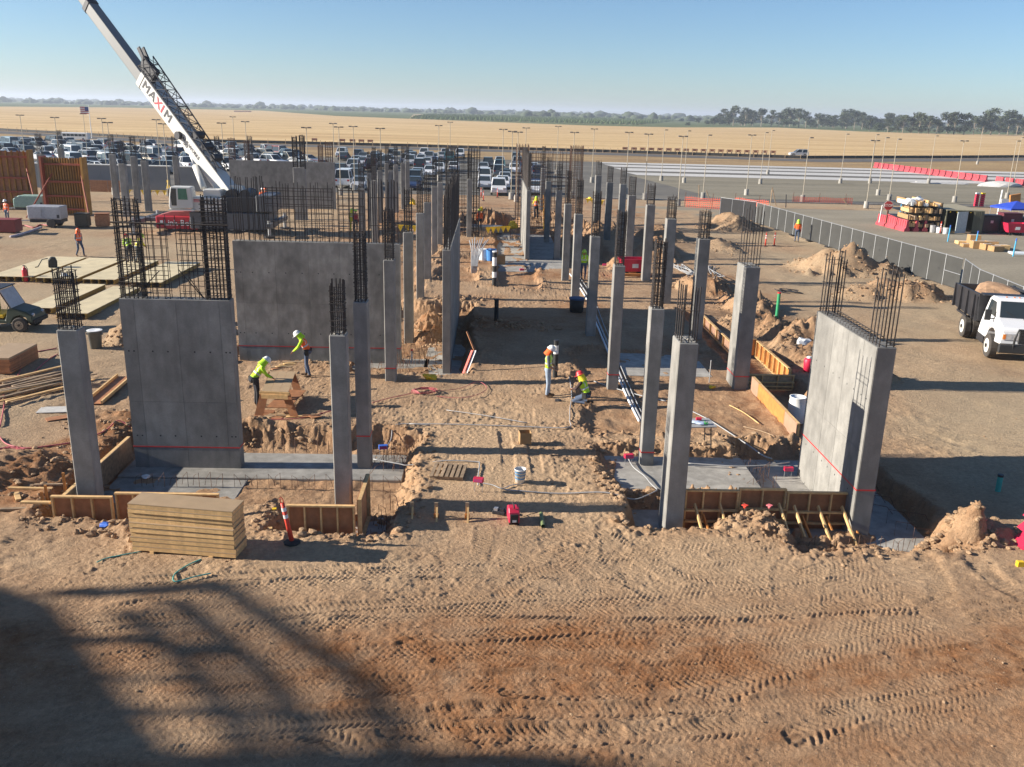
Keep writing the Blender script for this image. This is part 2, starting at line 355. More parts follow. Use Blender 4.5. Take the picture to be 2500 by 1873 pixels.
def axis(pieces):
    out = [pieces[0][0]]
    for a, b, st in pieces:
        n = max(1, int(round((b-a)/st))); out += [a+(b-a)*(i+1)/n for i in range(n)]
    return np.array(out)
gx = axis([(-9000,-1500,2500),(-1500,-200,260),(-200,-90,30),(-90,-34,1.4),(-34,-15,.22),(-15,-8.8,.075),(-8.8,8.8,.031),(8.8,15,.075),(15,34,.22),(34,90,1.4),(90,200,30),(200,1500,260),(1500,9000,2500)])
gy = axis([(-800,-40,190),(-40,6,4),(6,10.2,.3),(10.2,19.6,.031),(19.6,27,.05),(27,46,.11),(46,105,.33),(105,140,5),(140,400,40),(400,12000,1500)])
X, Y = np.meshgrid(gx, gy); Z = height(X.ravel(), Y.ravel()).reshape(X.shape)
nx, ny = len(gx), len(gy)
def grid_mesh(name, X, Y, Z):
    ny, nx = X.shape; me = bpy.data.meshes.new(name); nv = nx*ny; nf = (nx-1)*(ny-1)
    me.vertices.add(nv); me.vertices.foreach_set('co', np.stack([X.ravel(), Y.ravel(), Z.ravel()], 1).astype(np.float32).ravel())
    i = np.arange(nv).reshape(ny, nx); q = np.stack([i[:-1,:-1], i[:-1,1:], i[1:,1:], i[1:,:-1]], -1).reshape(-1)
    me.loops.add(nf*4); me.loops.foreach_set('vertex_index', q.astype(np.int32))
    me.polygons.add(nf); me.polygons.foreach_set('loop_start', np.arange(0, nf*4, 4, dtype=np.int32)); 
    me.polygons.foreach_set('use_smooth', np.ones(nf, bool)); me.update(calc_edges=True); me.validate(); return me
gme = grid_mesh('ground', X, Y, Z)
# soil zones: r = red damp subsoil, g = pale dusty crust, b = grey road base
xr, yr = X.ravel(), Y.ravel()
n1 = fbm(xr, yr, .22, 4, 600); n2 = fbm(xr*.35, yr, .5, 4, 610)
red = (1-ss(15.0, 17.0, yr+n2*1.6))*(.80+1.1*n2)*ss(7, 9, yr)
red = red+np.exp(-((yr-14.2-n2*.8)/.75)**2)*.7*ss(-8, -4, xr)
for (a, b, rx, ry, h, s) in MOUND:
    red = np.maximum(red, np.exp(-(((xr-a)/rx)**2+((yr-b)/ry)**2)*1.1)*(.55 if h > .5 else .3))
for i, (a, b, c, d, fl, so_, wo_) in enumerate(TRENCH):
    q = (xr > a-2) & (xr < b+2) & (yr > c-2) & (yr < d+2)
    red[q] = np.maximum(red[q], rmask(xr[q], yr[q], a-.3, b+.3, c-.3, d+.3, .4, .4, i)*.42)
red = np.maximum(red, ss(27, 40, yr)*(1-ss(92, 104, yr))*np.clip(.25+1.3*n1, 0, .8)*(1-ss(11, 16, np.abs(xr-3))))
red = np.maximum(red, rmask(xr, yr, -12.6, -10.2, 20, 27.2, .5, .5, 77)*.95)
pale = np.clip(.35+n1*1.5, 0, 1)*ss(15.5, 17.5, yr)*(1-ss(27, 34, yr))*np.exp(-((xr-1)/7)**4)
for (pl, wd, pit, dep, kind) in TRACK[:8]+TRACK[27:57]:
    xs_ = [p.x for p in pl]; ys_ = [p.y for p in pl]; q = (xr > min(xs_)-.5) & (xr < max(xs_)+.5) & (yr > min(ys_)-.5) & (yr < max(ys_)+.5)
    d, u, s_ = seg_dist(xr[q], yr[q], pl); k = (1-ss(wd*.45, wd*.8, d))*np.clip(.55+n1[q]*1.5, 0, 1); pale[q] = np.maximum(pale[q], k*.22); red[q] *= 1-.25*k
grey = ss(12.5, 15.5, xr+n1*3)*ss(18, 24, yr)*.9+(1-ss(-15, -11, xr+n1*3))*ss(16, 30, yr)*.8
grey = np.clip(grey*(.75+n1), 0, 1)
ca = gme.color_attributes.new('zone', 'FLOAT_COLOR', 'POINT')
ca.data.foreach_set('color', np.stack([np.clip(red, 0, 1), pale, grey, np.ones_like(red)], 1).astype(np.float32).ravel())
def soil():
    m = bpy.data.materials.new('site soil'); m.use_nodes = True; t = m.node_tree; N = t.nodes; L = t.links
    b = N['Principled BSDF']; b.inputs['Roughness'].default_value = .95; b.inputs['Specular IOR Level'].default_value = .1
    at = N.new('ShaderNodeVertexColor'); at.layer_name = 'zone'; sp = N.new('ShaderNodeSeparateColor'); L.new(at.outputs[0], sp.inputs[0])
    geo = N.new('ShaderNodeNewGeometry')
    def noise(sc, det=6, mp=None, rough=.6):
        n = N.new('ShaderNodeTexNoise'); n.inputs['Scale'].default_value = sc; n.inputs['Detail'].default_value = det; n.inputs['Roughness'].default_value = rough
        if mp:
            q = N.new('ShaderNodeMapping'); q.inputs['Scale'].default_value = mp; L.new(geo.outputs['Position'], q.inputs[0]); L.new(q.outputs[0], n.inputs['Vector'])
        else: L.new(geo.outputs['Position'], n.inputs['Vector'])
        return n.outputs[0]
    def rng(s, a, b_, c, d):
        r = N.new('ShaderNodeMapRange'); r.inputs[1].default_value = a; r.inputs[2].default_value = b_; r.inputs[3].default_value = c; r.inputs[4].default_value = d; L.new(s, r.inputs[0]); return r.outputs[0]
    def mix(f, a, c, bl='MIX'):
        x = N.new('ShaderNodeMix'); x.data_type = 'RGBA'; x.blend_type = bl
        for s, v in ((x.inputs[0], f), (x.inputs[6], a), (x.inputs[7], c)):
            if isinstance(v, tuple): s.default_value = (*v, 1)
            elif isinstance(v, (int, float)): s.default_value = v
            else: L.new(v, s)
        return x.outputs[2]
    def math_(op, a, c):
        x = N.new('ShaderNodeMath'); x.operation = op
        for s, v in ((x.inputs[0], a), (x.inputs[1], c)):
            if isinstance(v, (int, float)): s.default_value = v
            else: L.new(v, s)
        return x.outputs[0]
    c = mix(rng(noise(.7), .35, .65, 0, 1), (.36,.232,.138), (.44,.30,.185))
    c = mix(sp.outputs[1], c, (.50,.345,.21))
    c = mix(sp.outputs[2], c, (.41,.31,.20))
    rr = math_('MULTIPLY', sp.outputs[0], rng(noise(1.3), .3, .65, .45, 1.25))
    c = mix(rr, c, mix(rng(noise(2.2), .35, .65, 0, 1), (.255,.115,.05), (.35,.185,.092)))
    c = mix(1.0, c, rng(noise(9, 5), .3, .7, .80, 1.15), 'MULTIPLY')
    c = mix(1.0, c, rng(noise(55, 4), .3, .7, .80, 1.16), 'MULTIPLY')
    c = mix(math_('MULTIPLY', rng(noise(38, 2), .66, .72, 0, 1), .6), c, (.55,.47,.38))
    L.new(c, b.inputs['Base Color'])
    bp = N.new('ShaderNodeBump'); bp.inputs['Strength'].default_value = 1.0; bp.inputs['Distance'].default_value = .06
    vo = N.new('ShaderNodeTexVoronoi'); vo.inputs['Scale'].default_value = 11; L.new(geo.outputs['Position'], vo.inputs['Vector'])
    hgt = math_('ADD', math_('ADD', math_('MULTIPLY', noise(18, 6, None, .7), .65), math_('MULTIPLY', noise(60, 3), .3)), math_('MULTIPLY', vo.outputs['Distance'], -.18))
    L.new(hgt, bp.inputs['Height']); L.new(bp.outputs[0], b.inputs['Normal'])
    return m
M_SOIL = soil(); gme.materials.append(M_SOIL)
go = bpy.data.objects.new('ground', gme); COL.objects.link(go); go['kind'] = 'structure'
# loose clods and stones (uncountable)
cb = MB(); rk = random.Random(11)
ico = bmesh.new(); bmesh.ops.create_icosphere(ico, subdivisions=1, radius=1); IV = [v.co.copy() for v in ico.verts]; IF = [[v.index for v in f.verts] for f in ico.faces]; ico.free()
spots = []
for _ in range(2600):
    y = 10.5+34*rk.random(); x = rk.uniform(-.62*y-1, .62*y+1); spots.append((x, y, abs(rk.gauss(0, .010))+.006))
for (a, b, rx, ry, h, s) in MOUND:
    for _ in range(int(60+110*h)):
        t = rk.uniform(0, 6.283); q = rk.uniform(.5, 1.25); spots.append((a+rx*q*math.cos(t), b+ry*q*math.sin(t), abs(rk.gauss(0, .04))+.02))
for (a, b, c, d, fl, so_, wo_) in TRENCH[:8]:
    for _ in range(260):
        sd_ = rk.randint(0, 3); u = rk.random()
        p = [(a+u*(b-a), c), (a+u*(b-a), d), (a, c+u*(d-c)), (b, c+u*(d-c))][sd_]
        spots.append((p[0]+rk.gauss(0, .25), p[1]+rk.gauss(0, .25), abs(rk.gauss(0, .04))+.015))
sa = np.array(spots); hzv = height(sa[:,0].copy(), sa[:,1].copy(), False)
for (x, y, r), z in zip(spots, hzv):
    e = Matrix.Rotation(rk.uniform(0, 6), 3, 'Z') @ Matrix.Diagonal((rk.uniform(.7,1.4), rk.uniform(.7,1.3), rk.uniform(.5,.9)))
    cb.add([(Vector((x, y, z+r*.25))+e @ (v*r*rk.uniform(.75, 1.2))) for v in IV], IF)
mat('clod soil', (.33,.20,.115), .95, 0, .25, 3, .8, 14); cl = cb.build('clods', M_SOIL); cl['kind'] = 'stuff'; cl['label'] = 'loose dirt clods and small stones scattered on the ground'; 
# ------------------------------------------------------------------ paved lots, verges, road, fields
def flatmat(name, c1, c2, sc=(.05,.05,1), sc2=.6, rough=.95, fine=.12, fsc=4.0):
    m = bpy.data.materials.new(name); m.use_nodes = True; t = m.node_tree; N = t.nodes; L = t.links; b = N['Principled BSDF']
    b.inputs['Roughness'].default_value = rough; b.inputs['Specular IOR Level'].default_value = .1
    geo = N.new('ShaderNodeNewGeometry'); mp = N.new('ShaderNodeMapping'); mp.inputs['Scale'].default_value = sc; L.new(geo.outputs['Position'], mp.inputs[0])
    n = N.new('ShaderNodeTexNoise'); n.inputs['Scale'].default_value = sc2; n.inputs['Detail'].default_value = 8; n.inputs['Roughness'].default_value = .65; L.new(mp.outputs[0], n.inputs['Vector'])
    r = N.new('ShaderNodeValToRGB'); r.color_ramp.elements[0].position = .34; r.color_ramp.elements[1].position = .66
    r.color_ramp.elements[0].color = (*c1, 1); r.color_ramp.elements[1].color = (*c2, 1); L.new(n.outputs[0], r.inputs[0])
    n2 = N.new('ShaderNodeTexNoise'); n2.inputs['Scale'].default_value = fsc; n2.inputs['Detail'].default_value = 5; L.new(geo.outputs['Position'], n2.inputs['Vector'])
    mr = N.new('ShaderNodeMapRange'); mr.inputs[1].default_value = .3; mr.inputs[2].default_value = .7; mr.inputs[3].default_value = 1-fine; mr.inputs[4].default_value = 1+fine; L.new(n2.outputs[0], mr.inputs[0])
    mx = N.new('ShaderNodeMix'); mx.data_type = 'RGBA'; mx.blend_type = 'MULTIPLY'; mx.inputs[0].default_value = 1; L.new(r.outputs[0], mx.inputs[6]); L.new(mr.outputs[0], mx.inputs[7])
    L.new(mx.outputs[2], b.inputs['Base Color']); return m
def sheet(name, pts, z, m, kind='structure'):
    me = bpy.data.meshes.new(name); me.from_pydata([(p[0], p[1], z) for p in pts], [], [list(range(len(pts)))]); me.materials.append(m); me.update()
    if me.polygons[0].normal.z < 0: me.flip_normals()
    o = bpy.data.objects.new(name, me); COL.objects.link(o); o['kind'] = kind; return o
FAR = [(-500,247),(0,260.6),(300,263),(640,270.5),(819,283.5),(1140,296),(1434,307),(1640,311.5),(1900,312),(2106,322),(2300,327),(2500,330),(2900,336)]
NEAR = [(-500,300),(0,317),(290,333),(500,345),(1000,356.5),(1290,365),(1500,371),(1935,385),(2300,384),(2500,382.5),(2900,382)]
M_FIELD = flatmat('dry grass field', (.46,.30,.14), (.64,.46,.235), (.010,.06,1), 1.0, .95, .10, .4)
sheet('dry_field', [G(*p) for p in NEAR]+[G(*p) for p in reversed(FAR)], .14, M_FIELD)
M_GREENF = flatmat('irrigated crop', (.075,.10,.035), (.14,.16,.07), (.002,.02,1), 1.0, .95, .1, .05)
sheet('green_farmland', [(-9000,560,0),(9000,560,0),(9000,11000,0),(-9000,11000,0)], .07, M_GREENF)
M_VERGE = flatmat('brown verge grass', (.23,.15,.08), (.40,.28,.14), (.05,.2,1), .8, .95, .2, 1.5)
def strip(name, la, lb, z, m):
    n = len(la); me = bpy.data.meshes.new(name); me.from_pydata([(p[0], p[1], z) for p in list(la)+list(lb)], [], [(i, i+1, n+i+1, n+i) for i in range(n-1)]); me.materials.append(m); me.update()
    if me.polygons[0].normal.z < 0: me.flip_normals()
    o = bpy.data.objects.new(name, me); COL.objects.link(o); o['kind'] = 'structure'; return o
NP = [G(*p) for p in NEAR]
strip('verge', [(p.x, 170 if p.x < -60 else 186, 0) for p in NP], [(p.x, p.y+1, 0) for p in NP], .055, M_VERGE)
M_ROAD = flatmat('road asphalt', (.10,.095,.09), (.15,.14,.13), (.05,.3,1), 1, .9, .1, 2)
strip('road', [(p.x, p.y-22, 0) for p in NP], [(p.x, p.y-9, 0) for p in NP], .09, M_ROAD)
M_LOT = flatmat('old lot asphalt', (.11,.105,.095), (.19,.175,.15), (.04,.16,1), .8, .92, .10, 3)
sheet('parking_lot', [(-150,104.5,0),(27,106.3,0),(140,103.5,0),(180,190,0),(40,191,0),(-28,190,0),(-60,205,0),(-190,215,0)], .035, M_LOT)
M_YARD = flatmat('gravel yard', (.23,.20,.15), (.32,.28,.21), (.06,.16,1), .9, .95, .12, 5)
sheet('gravel_yard', [(36,40,0),(27.9,51.8,0),(25.2,84,0),(22.4,88.6,0),(12,92,0),(12,97.5,0),(30,99,0),(140,95,0),(140,40,0)], .025, M_YARD)
M_PALE = flatmat('pale crushed gravel strip', (.44,.43,.41), (.58,.56,.53), (.05,.4,1), .9, .95, .1, 2)
M_TANL = flatmat('dusty lot asphalt', (.20,.178,.13), (.27,.24,.18), (.03,.2,1), .9, .95, .1, 2)
def ty(y): return T('D', 1000, y).y
sheet('dusty_lane', [(27,110,0),(150,107,0),(150,ty(740)-2,0),(22,ty(740),0)], .043, M_TANL)
for i, (a, b) in enumerate([(622,646),(655,672),(681,702),(716,738)]):
    ya, yb = ty(b), ty(a); sheet('gravel_strip', [(22+i*.5, ya, 0), (150, ya-3, 0), (150, yb-3, 0), (21+i*.5, yb, 0)], .050, M_PALE)
sheet('gravel_strip', [(-60,ty(650),0),(-22,ty(655),0),(-22,ty(620),0),(-60,ty(616),0)], .050, M_TANL)
# kerb along the near side of the lot
kb = MB(); kb.bx(12, 140, 105.6, 105.9, 0, .14); kb.build('lot_kerb', M_SLAB)['kind'] = 'structure'
# distant buildings of the farm, tree belts, orchard
def leafmat(name, c1, c2):
    m = mat(name, c1, .9, 0, .35, .6, objvar=.18); return m
M_LEAF = leafmat('eucalyptus leaves', (.052,.066,.034), None); M_LEAF2 = leafmat('oak leaves', (.038,.055,.024), None); M_LEAF3 = leafmat('dry shrub leaves', (.12,.095,.04), None)
M_BARK = mat('pale bark', (.24,.20,.15), .9, 0, .25, 2)
M_FARW = mat('far woodland leaves', (.045,.062,.032), .95, 0, .3, .02)
M_ORCH = mat('orchard leaves', (.06,.09,.028), .95, 0, .3, .1)
fw = MB(); rf = random.Random(3)
OCT = [(1,0,0),(-1,0,0),(0,1,0),(0,-1,0),(0,0,1),(.7,.7,.5),(-.7,.7,.5),(.7,-.7,.5),(-.7,-.7,.5)]
def clump(mb, c, rx, rz, rng_):
    vs = []; n = 7
    for k, (zz, rr) in enumerate(((0,.75),(.45,1.0),(.8,.62))):
        for i in range(n):
            t = 6.283*i/n+k*.4; q = rr*rng_.uniform(.7, 1.25); vs.append((c[0]+rx*q*math.cos(t), c[1]+rx*q*math.sin(t), c[2]+rz*(zz+rng_.uniform(-.08,.08))))
    vs.append((c[0], c[1], c[2]+rz*rng_.uniform(.9,1.1)))
    fs = [(k*n+i, k*n+(i+1) % n, (k+1)*n+(i+1) % n, (k+1)*n+i) for k in range(2) for i in range(n)]+[(2*n+i, 2*n+(i+1) % n, 3*n) for i in range(n)]
    mb.add(vs, fs)
for i in range(2600):
    y = rf.choice([1500,1750,2100,2500,2900,3300,3900,4600])+rf.uniform(-60,60)
    x = rf.uniform(-.62*y, .66*y); den = math.sin(x*.004+y)+math.sin(x*.011+y*2)+rf.uniform(-1,1)
    if den < -.6: continue
    if y < 1900 and (x < 40 or den < .4): continue
    h = rf.uniform(5, 10)*(1.6 if rf.random() < .10 else 1); clump(fw, (x, y, 0), h*rf.uniform(.6, 1.6), h, rf)
q = fw.build('far_woodland', M_FARW, None, True); q['kind'] = 'stuff'; q['label'] = 'hazy belt of far trees along the horizon'
ob = MB()
OA, OB, OC, OD = G(1000,290), G(1560,305), G(1660,291), G(1010,279)
for i in range(46):
    for j in range(70):
        u = (i+.5)/46; v = j/70
        p = OA.lerp(OB, u).lerp(OD.lerp(OC, u), v)
        p = Vector((p.x+rf.uniform(-1,1)+v*30, p.y+rf.uniform(-1,1), 0)); h = rf.uniform(1.6, 3.0)
        ob.cyl((p.x, p.y, .1), (p.x, p.y, h), rf.uniform(1.6,2.6), 5, .5, caps=False)
q = ob.build('orchard', M_ORCH); q['kind'] = 'stuff'; q['label'] = 'rows of small orchard trees beyond the dry field'
sheet('orchard_soil', [OA+Vector((0,-6,0)), OB+Vector((0,-6,0)), OC, OD], .10, flatmat('orchard soil', (.32,.24,.14), (.42,.32,.19), (.01,.01,1)), 'structure')

def tree_variant(seed, lean=False, oak=False):
    r = random.Random(seed); tr = MB(); lf = MB()
    H = 1.0; tr.cyl((0,0,0), (.01,0,.30), .022, 7, .016); tr.cyl((.01,0,.30), (.0,.01,.62), .016, 6, .008)
    cl_ = []
    n = 13 if not oak else 13
    for i in range(n):
        t = 6.283*i/n*1.7+r.uniform(-.4,.4); hh = r.uniform(.22,.92) if not oak else r.uniform(.25,.75)
        rr = (r.uniform(.05,.24)*(1.25-.6*hh)) if not oak else r.uniform(.08,.36)
        c = Vector((rr*math.cos(t), rr*math.sin(t), hh)); s = r.uniform(.085,.15)*(1 if not oak else 1.35); cl_.append((c, s))
        tr.cyl((0,0,hh*.55), c, .007, 4, .003)
    cl_.append((Vector((0,0,.90 if not oak else .72)), .09))
    for c, s in cl_:
        for k in range(64):
            d = Vector((r.gauss(0,1), r.gauss(0,1), r.gauss(0,.8))); d = d.normalized()*s*r.uniform(.35,1.1); p = c+d
            a = Vector((r.gauss(0,1), r.gauss(0,1), r.gauss(0,1))).normalized(); b = a.cross(Vector((r.gauss(0,1), r.gauss(0,1), r.gauss(0,1)))).normalized()
            q_ = s*r.uniform(.20,.38); lf.add([p-a*q_, p-b*q_*.6, p+a*q_, p+b*q_*.6], [(0,1,2,3)])
    return tr.mesh('trunk', M_BARK), lf
VARS = [tree_variant(i) for i in range(4)]+[tree_variant(10+i, oak=True) for i in range(3)]
VARS = [(a, b.mesh('crown', M_LEAF if i < 4 else M_LEAF2)) for i, (a, b) in enumerate(VARS)]
SHRUB = VARS[4]
def tree(name, p, h, v, label, grp, wide=1.0, rot=0):
    t = empty(name, (p.x, p.y, 0), rot, label, 'tree' if 'tree' in name else 'shrub', grp)
    for nm, me in zip(('trunk','crown'), VARS[v]):
        o = bpy.data.objects.new(nm, me); COL.objects.link(o); o.parent = t; o.scale = (h*wide, h*wide, h)
    return t
TREES = [('D',1000,145,300),('D',1100,152,300),('D',1150,170,300),('D',1235,165,305),('D',1320,165,305),('D',1385,190,306),('D',1475,160,310),('D',1550,152,315),('D',1610,182,315),('D',1710,215,320),('D',1785,232,320),('D',1850,212,320),('D',1920,195,325),('D',2020,185,330),('D',2085,212,330),('D',2150,240,330),('D',780,250,290),('D',905,250,295),('D',620,266,300),('D',955,210,295),('D',880,212,290),('D',1430,232,312),('D',700,228,282),('D',1060,230,300),('D',1660,240,318),
 ('E',905,240,345),('E',985,262,350),('E',1060,240,355),('E',1185,222,360),('E',1320,193,365),('E',1400,212,368),('E',1470,250,370),('E',1555,200,370),('E',1615,180,372),('E',1700,200,374),('E',1780,230,374),('E',1855,210,375),('E',1925,155,376),('E',2000,220,376),('E',2070,182,377),('E',2145,200,378),('E',2200,222,378),('E',1090,305,360),('E',1240,322,362),('E',1500,315,368),('E',2150,320,375),('E',1345,308,366),('E',1640,300,371),('E',1140,260,358),('E',1260,240,362),('E',2260,210,380),('E',2330,240,380)]
n_t = 0
TREES.sort(key=lambda t: TILE[t[0]][0]+t[1]/TS)
for i, (tl, x, y0, y1) in enumerate(TREES):
    p = T(tl, x, y1+3); top = AT(tl, x, y0, p.y).z; h = max(4, top*1.04)
    v = (i*5+2) % 4 if (y1-y0) > 95 else 4+i % 3
    kind = 'tall slender eucalyptus' if v < 4 else 'low rounded oak'
    tree('eucalyptus_tree' if v < 4 else 'oak_tree', p, h, v, '%s beyond the dry field, %s tree from the left of the right-hand grove' % (kind, nth(i+1)), 'trees of the grove beyond the dry field', 1.35 if v < 4 else 1.5, i*1.3)

rb_ = random.Random(77); bk = []
for i in range(64):
    y = rb_.uniform(960, 1120); bk.append((rb_.uniform(.235, .64)*y, y, rb_.uniform(9, 19), rb_.randint(0, 6)))
bk.sort(key=lambda q: q[0]/q[1])
for i, (x, y, h, v) in enumerate(bk):
    tree('grove_tree', Vector((x, y, 0)), h, v, 'dark background tree, %s from the left in the back row of the grove' % nth(i+1), 'back row of the grove', 1.5, i)
# ------------------------------------------------------------------ concrete frame
TOPZ = 4.42
def bars(parent, x0, x1, y0, y1, z0, z1, nx, ny, dz, d=.030, td=.016, seed=0, m=None, lean=.010, jut=.12, ring=None, bands=None):
    r = random.Random(seed); m = m or M_BAR; vb = MB(); tb = MB(); pts = []
    for i in range(nx):
        u = i/max(1, nx-1); pts += [(x0+(x1-x0)*u, y0), (x0+(x1-x0)*u, y1)]
    for j in range(1, ny-1):
        u = j/(ny-1); pts += [(x0, y0+(y1-y0)*u), (x1, y0+(y1-y0)*u)]
    for (a, b) in pts:
        vb.cyl((a, b, z0-.1), (a+r.uniform(-1,1)*lean, b+r.uniform(-1,1)*lean, z1+r.uniform(-jut, jut*.4)), d/2, 5)
    z = z0+.05; o = td*.6+d/2
    zs = []
    while z < z1-.04:
        zs.append(z); z += dz*r.choice((.5,.9,1.0,1.2,1.3,1.9))
    if bands: zs = [q for q in zs if any(a <= q <= b for a, b in bands)]
    for z in zs:
        e = [(x0-o, y0-o), (x1+o, y0-o), (x1+o, y1+o), (x0-o, y1+o)]; zj = [z+r.uniform(-.03,.03) for _ in range(4)]; e = [(p_[0]+r.uniform(-.008,.008), p_[1]+r.uniform(-.008,.008)) for p_ in e]
        for k in range(4):
            a, b = e[k], e[(k+1) % 4]; tb.cyl((a[0], a[1], zj[k]), (b[0], b[1], zj[(k+1) % 4]), td/2, 4, caps=False)
        if nx > 3 and ring is None:
            tb.cyl(((x0+x1)/2-.04, y0-o, z), ((x0+x1)/2-.04, y1+o, z), td/2, 4, caps=False)
    vb.build('vertical_bars', m, parent)['kind'] = 'stuff'
    if tb.v: tb.build('tie_bars', m, parent)['kind'] = 'stuff'
def tape(parent, x0, x1, y0, y1, z, h=.035):
    t = MB(); e = .006
    t.bx(x0-e, x1+e, y0-e, y0, z, z+h); t.bx(x0-e, x0, y0, y1, z, z+h); t.bx(x1, x1+e, y0, y1, z, z+h)
    t.build('tape_line', M_RED, parent)
def column(x0, x1, y0, y1, zb, cage, label, row, tp=None, zt=TOPZ, rough=False, m=None):
    cx, cy = (x0+x1)/2, (y0+y1)/2
    c = empty('concrete_column', (cx, cy, zb), 0, label, 'column', row)
    w_, d_ = (x1-x0)/2, (y1-y0)/2; h = zt-zb
    sf = MB().bx(-w_, w_, -d_, d_, -.15, h).build('shaft', m or M_CON, c, bevel=.022)
    k = MB(); rr = random.Random(int(cx*31+cy*7))
    for i in range(9): k.blob((rr.uniform(-w_*.7, w_*.7), rr.uniform(-d_*.7, d_*.7), h), (.06,.06,.03), i, 1)
    k.build('rough_top', M_SLAB, sf)
    if cage:
        e = .055; bars(c, -w_+e, w_-e, -d_+e, d_-e, h, h+cage[0], cage[1], cage[2], cage[3], seed=int(cx*17+cy*5), bands=cage[4] if len(cage) > 4 else None, m=cage[5] if len(cage) > 5 else None)
    if tp is not None: tape(sf, -w_, w_, -d_, d_, tp-zb)
    return c
def rowlab(i, row, extra=''): return 'grey concrete column%s, %s from the front in the %s row' % (extra, nth(i), row)
CB = lambda h: [(h*k, h*k) for k in ()]
inner_l = [(-3.70,-3.31,20.38,20.80,1.25,None),(-3.70,-3.32,24.14,24.62,1.9,.54),(-3.71,-3.33,31.30,31.80,1.75,.50),(-3.73,-3.33,38.75,39.2,1.85,None),(-3.78,-3.40,46.15,46.6,1.7,None),(-3.79,-3.39,51.65,52.1,1.7,None),(-4.05,-3.66,62.6,63.0,2.0,None),(-3.87,-3.50,66.4,66.8,1.8,None)]
for i, (a, b, c, d, h, tp) in enumerate(inner_l):
    column(a, b, c, d, -.5, (h, 4, 4, .095, [(TOPZ, 99)] if 0 else None), rowlab(i+1, 'inner left', [' with short cage of tied bars',' with tall cage and red tape',' with red tape near its foot','','','','',''][i]), 'columns of the inner left row', tp)
column(-9.95,-9.47,20.42,20.85,-.45,(1.4,5,4,.13), 'grey concrete column at the front left corner beside a timber form', 'columns of the front row')
inner_r = [(4.43,4.89,20.25,21.05,1.33,None,-.62),(4.41,4.79,24.03,24.45,1.86,.22,-.2),(4.33,4.72,31.15,31.6,1.9,.45,-.4),(4.30,4.72,38.7,39.15,1.9,None,-.4),(4.37,4.80,47.3,47.8,1.8,None,-.4),(4.25,4.66,52.6,53.05,1.9,None,-.4),(4.37,4.78,61.6,62.0,1.9,None,-.5),(4.15,4.56,70.0,70.4,1.8,None,-.5),(4.63,5.02,86.2,86.6,2.0,None,-.3)]
for i, (a, b, c, d, h, tp, zb) in enumerate(inner_r):
    column(a, b, c, d, zb, (h, 4, 4, .085) if i else (h, 3, 4, .6), rowlab(i+1, 'inner right', [', stout, with a few bare upright bars',' with tall tied cage and red tape',' with red tape near its foot','','','','','',''][i]), 'columns of the inner right row', tp)
outer_r = [(9.02,9.55,31.45,32.6,2.06,.38),(8.95,9.45,38.65,39.2,1.2,None),(8.97,9.47,46.15,46.7,1.15,None),(9.10,9.60,53.2,53.7,1.2,None),(8.91,9.41,59.3,59.8,1.2,None),(9.69,10.18,69.0,69.5,1.2,None),(8.86,9.33,70.3,70.8,1.2,None),(8.86,9.36,78.2,78.7,1.2,None)]
for i, (a, b, c, d, h, tp) in enumerate(outer_r):
    column(a, b, c, d, -.45, (h, 3, 4, .95) if i == 0 else (h, 4, 4, .12), rowlab(i+1, 'outer right', [', deep, with tall bare bars','','','','','','',''][i]), 'columns of the outer right row', tp)
misc = [('s1',-8.65,59.9),('s7',-8.67,77.8),('s2',-9.55,77.5),('s3',-10.1,87.7),('s4',-9.1,86.2),('s5',-8.74,89.3),('s6',-8.6,92.5),('s8',T('B',1365,705,TOPZ).x,T('B',1365,705,TOPZ).y),('s9',T('B',1405,645,TOPZ).x,T('B',1405,645,TOPZ).y),('s10',-8.7,66.8)]
misc.sort(key=lambda t: t[2])
for i, (n_, a, b) in enumerate(misc):
    column(a, a+.40, b, b+.4, -.4, (1.7,4,4,.10), rowlab(i+1, 'far left'), 'columns of the far left row')
left_bg = [(-43.5,89.7),(-37.8,92.5),(-31.4,78.6),(-34.6,89.6),(-31.2,83.1),(-31.5,92.2),(T('A',480,490,TOPZ).x,T('A',480,490,TOPZ).y),(-28.6,96.5),(-25.5,97.5)]
left_bg.sort()
for i, (a, b) in enumerate(left_bg):
    column(a, a+.52, b, b+.5, -.1, (1.9,4,4,.13), 'grey concrete column behind the crane yard, %s from the left' % nth(i+1), 'columns on the left behind the crane')
column(-1.85,-1.47,70.5,70.9,-.3,(1.9,4,4,.1), 'lone concrete column between the two dense rebar cages', 'columns in the middle')

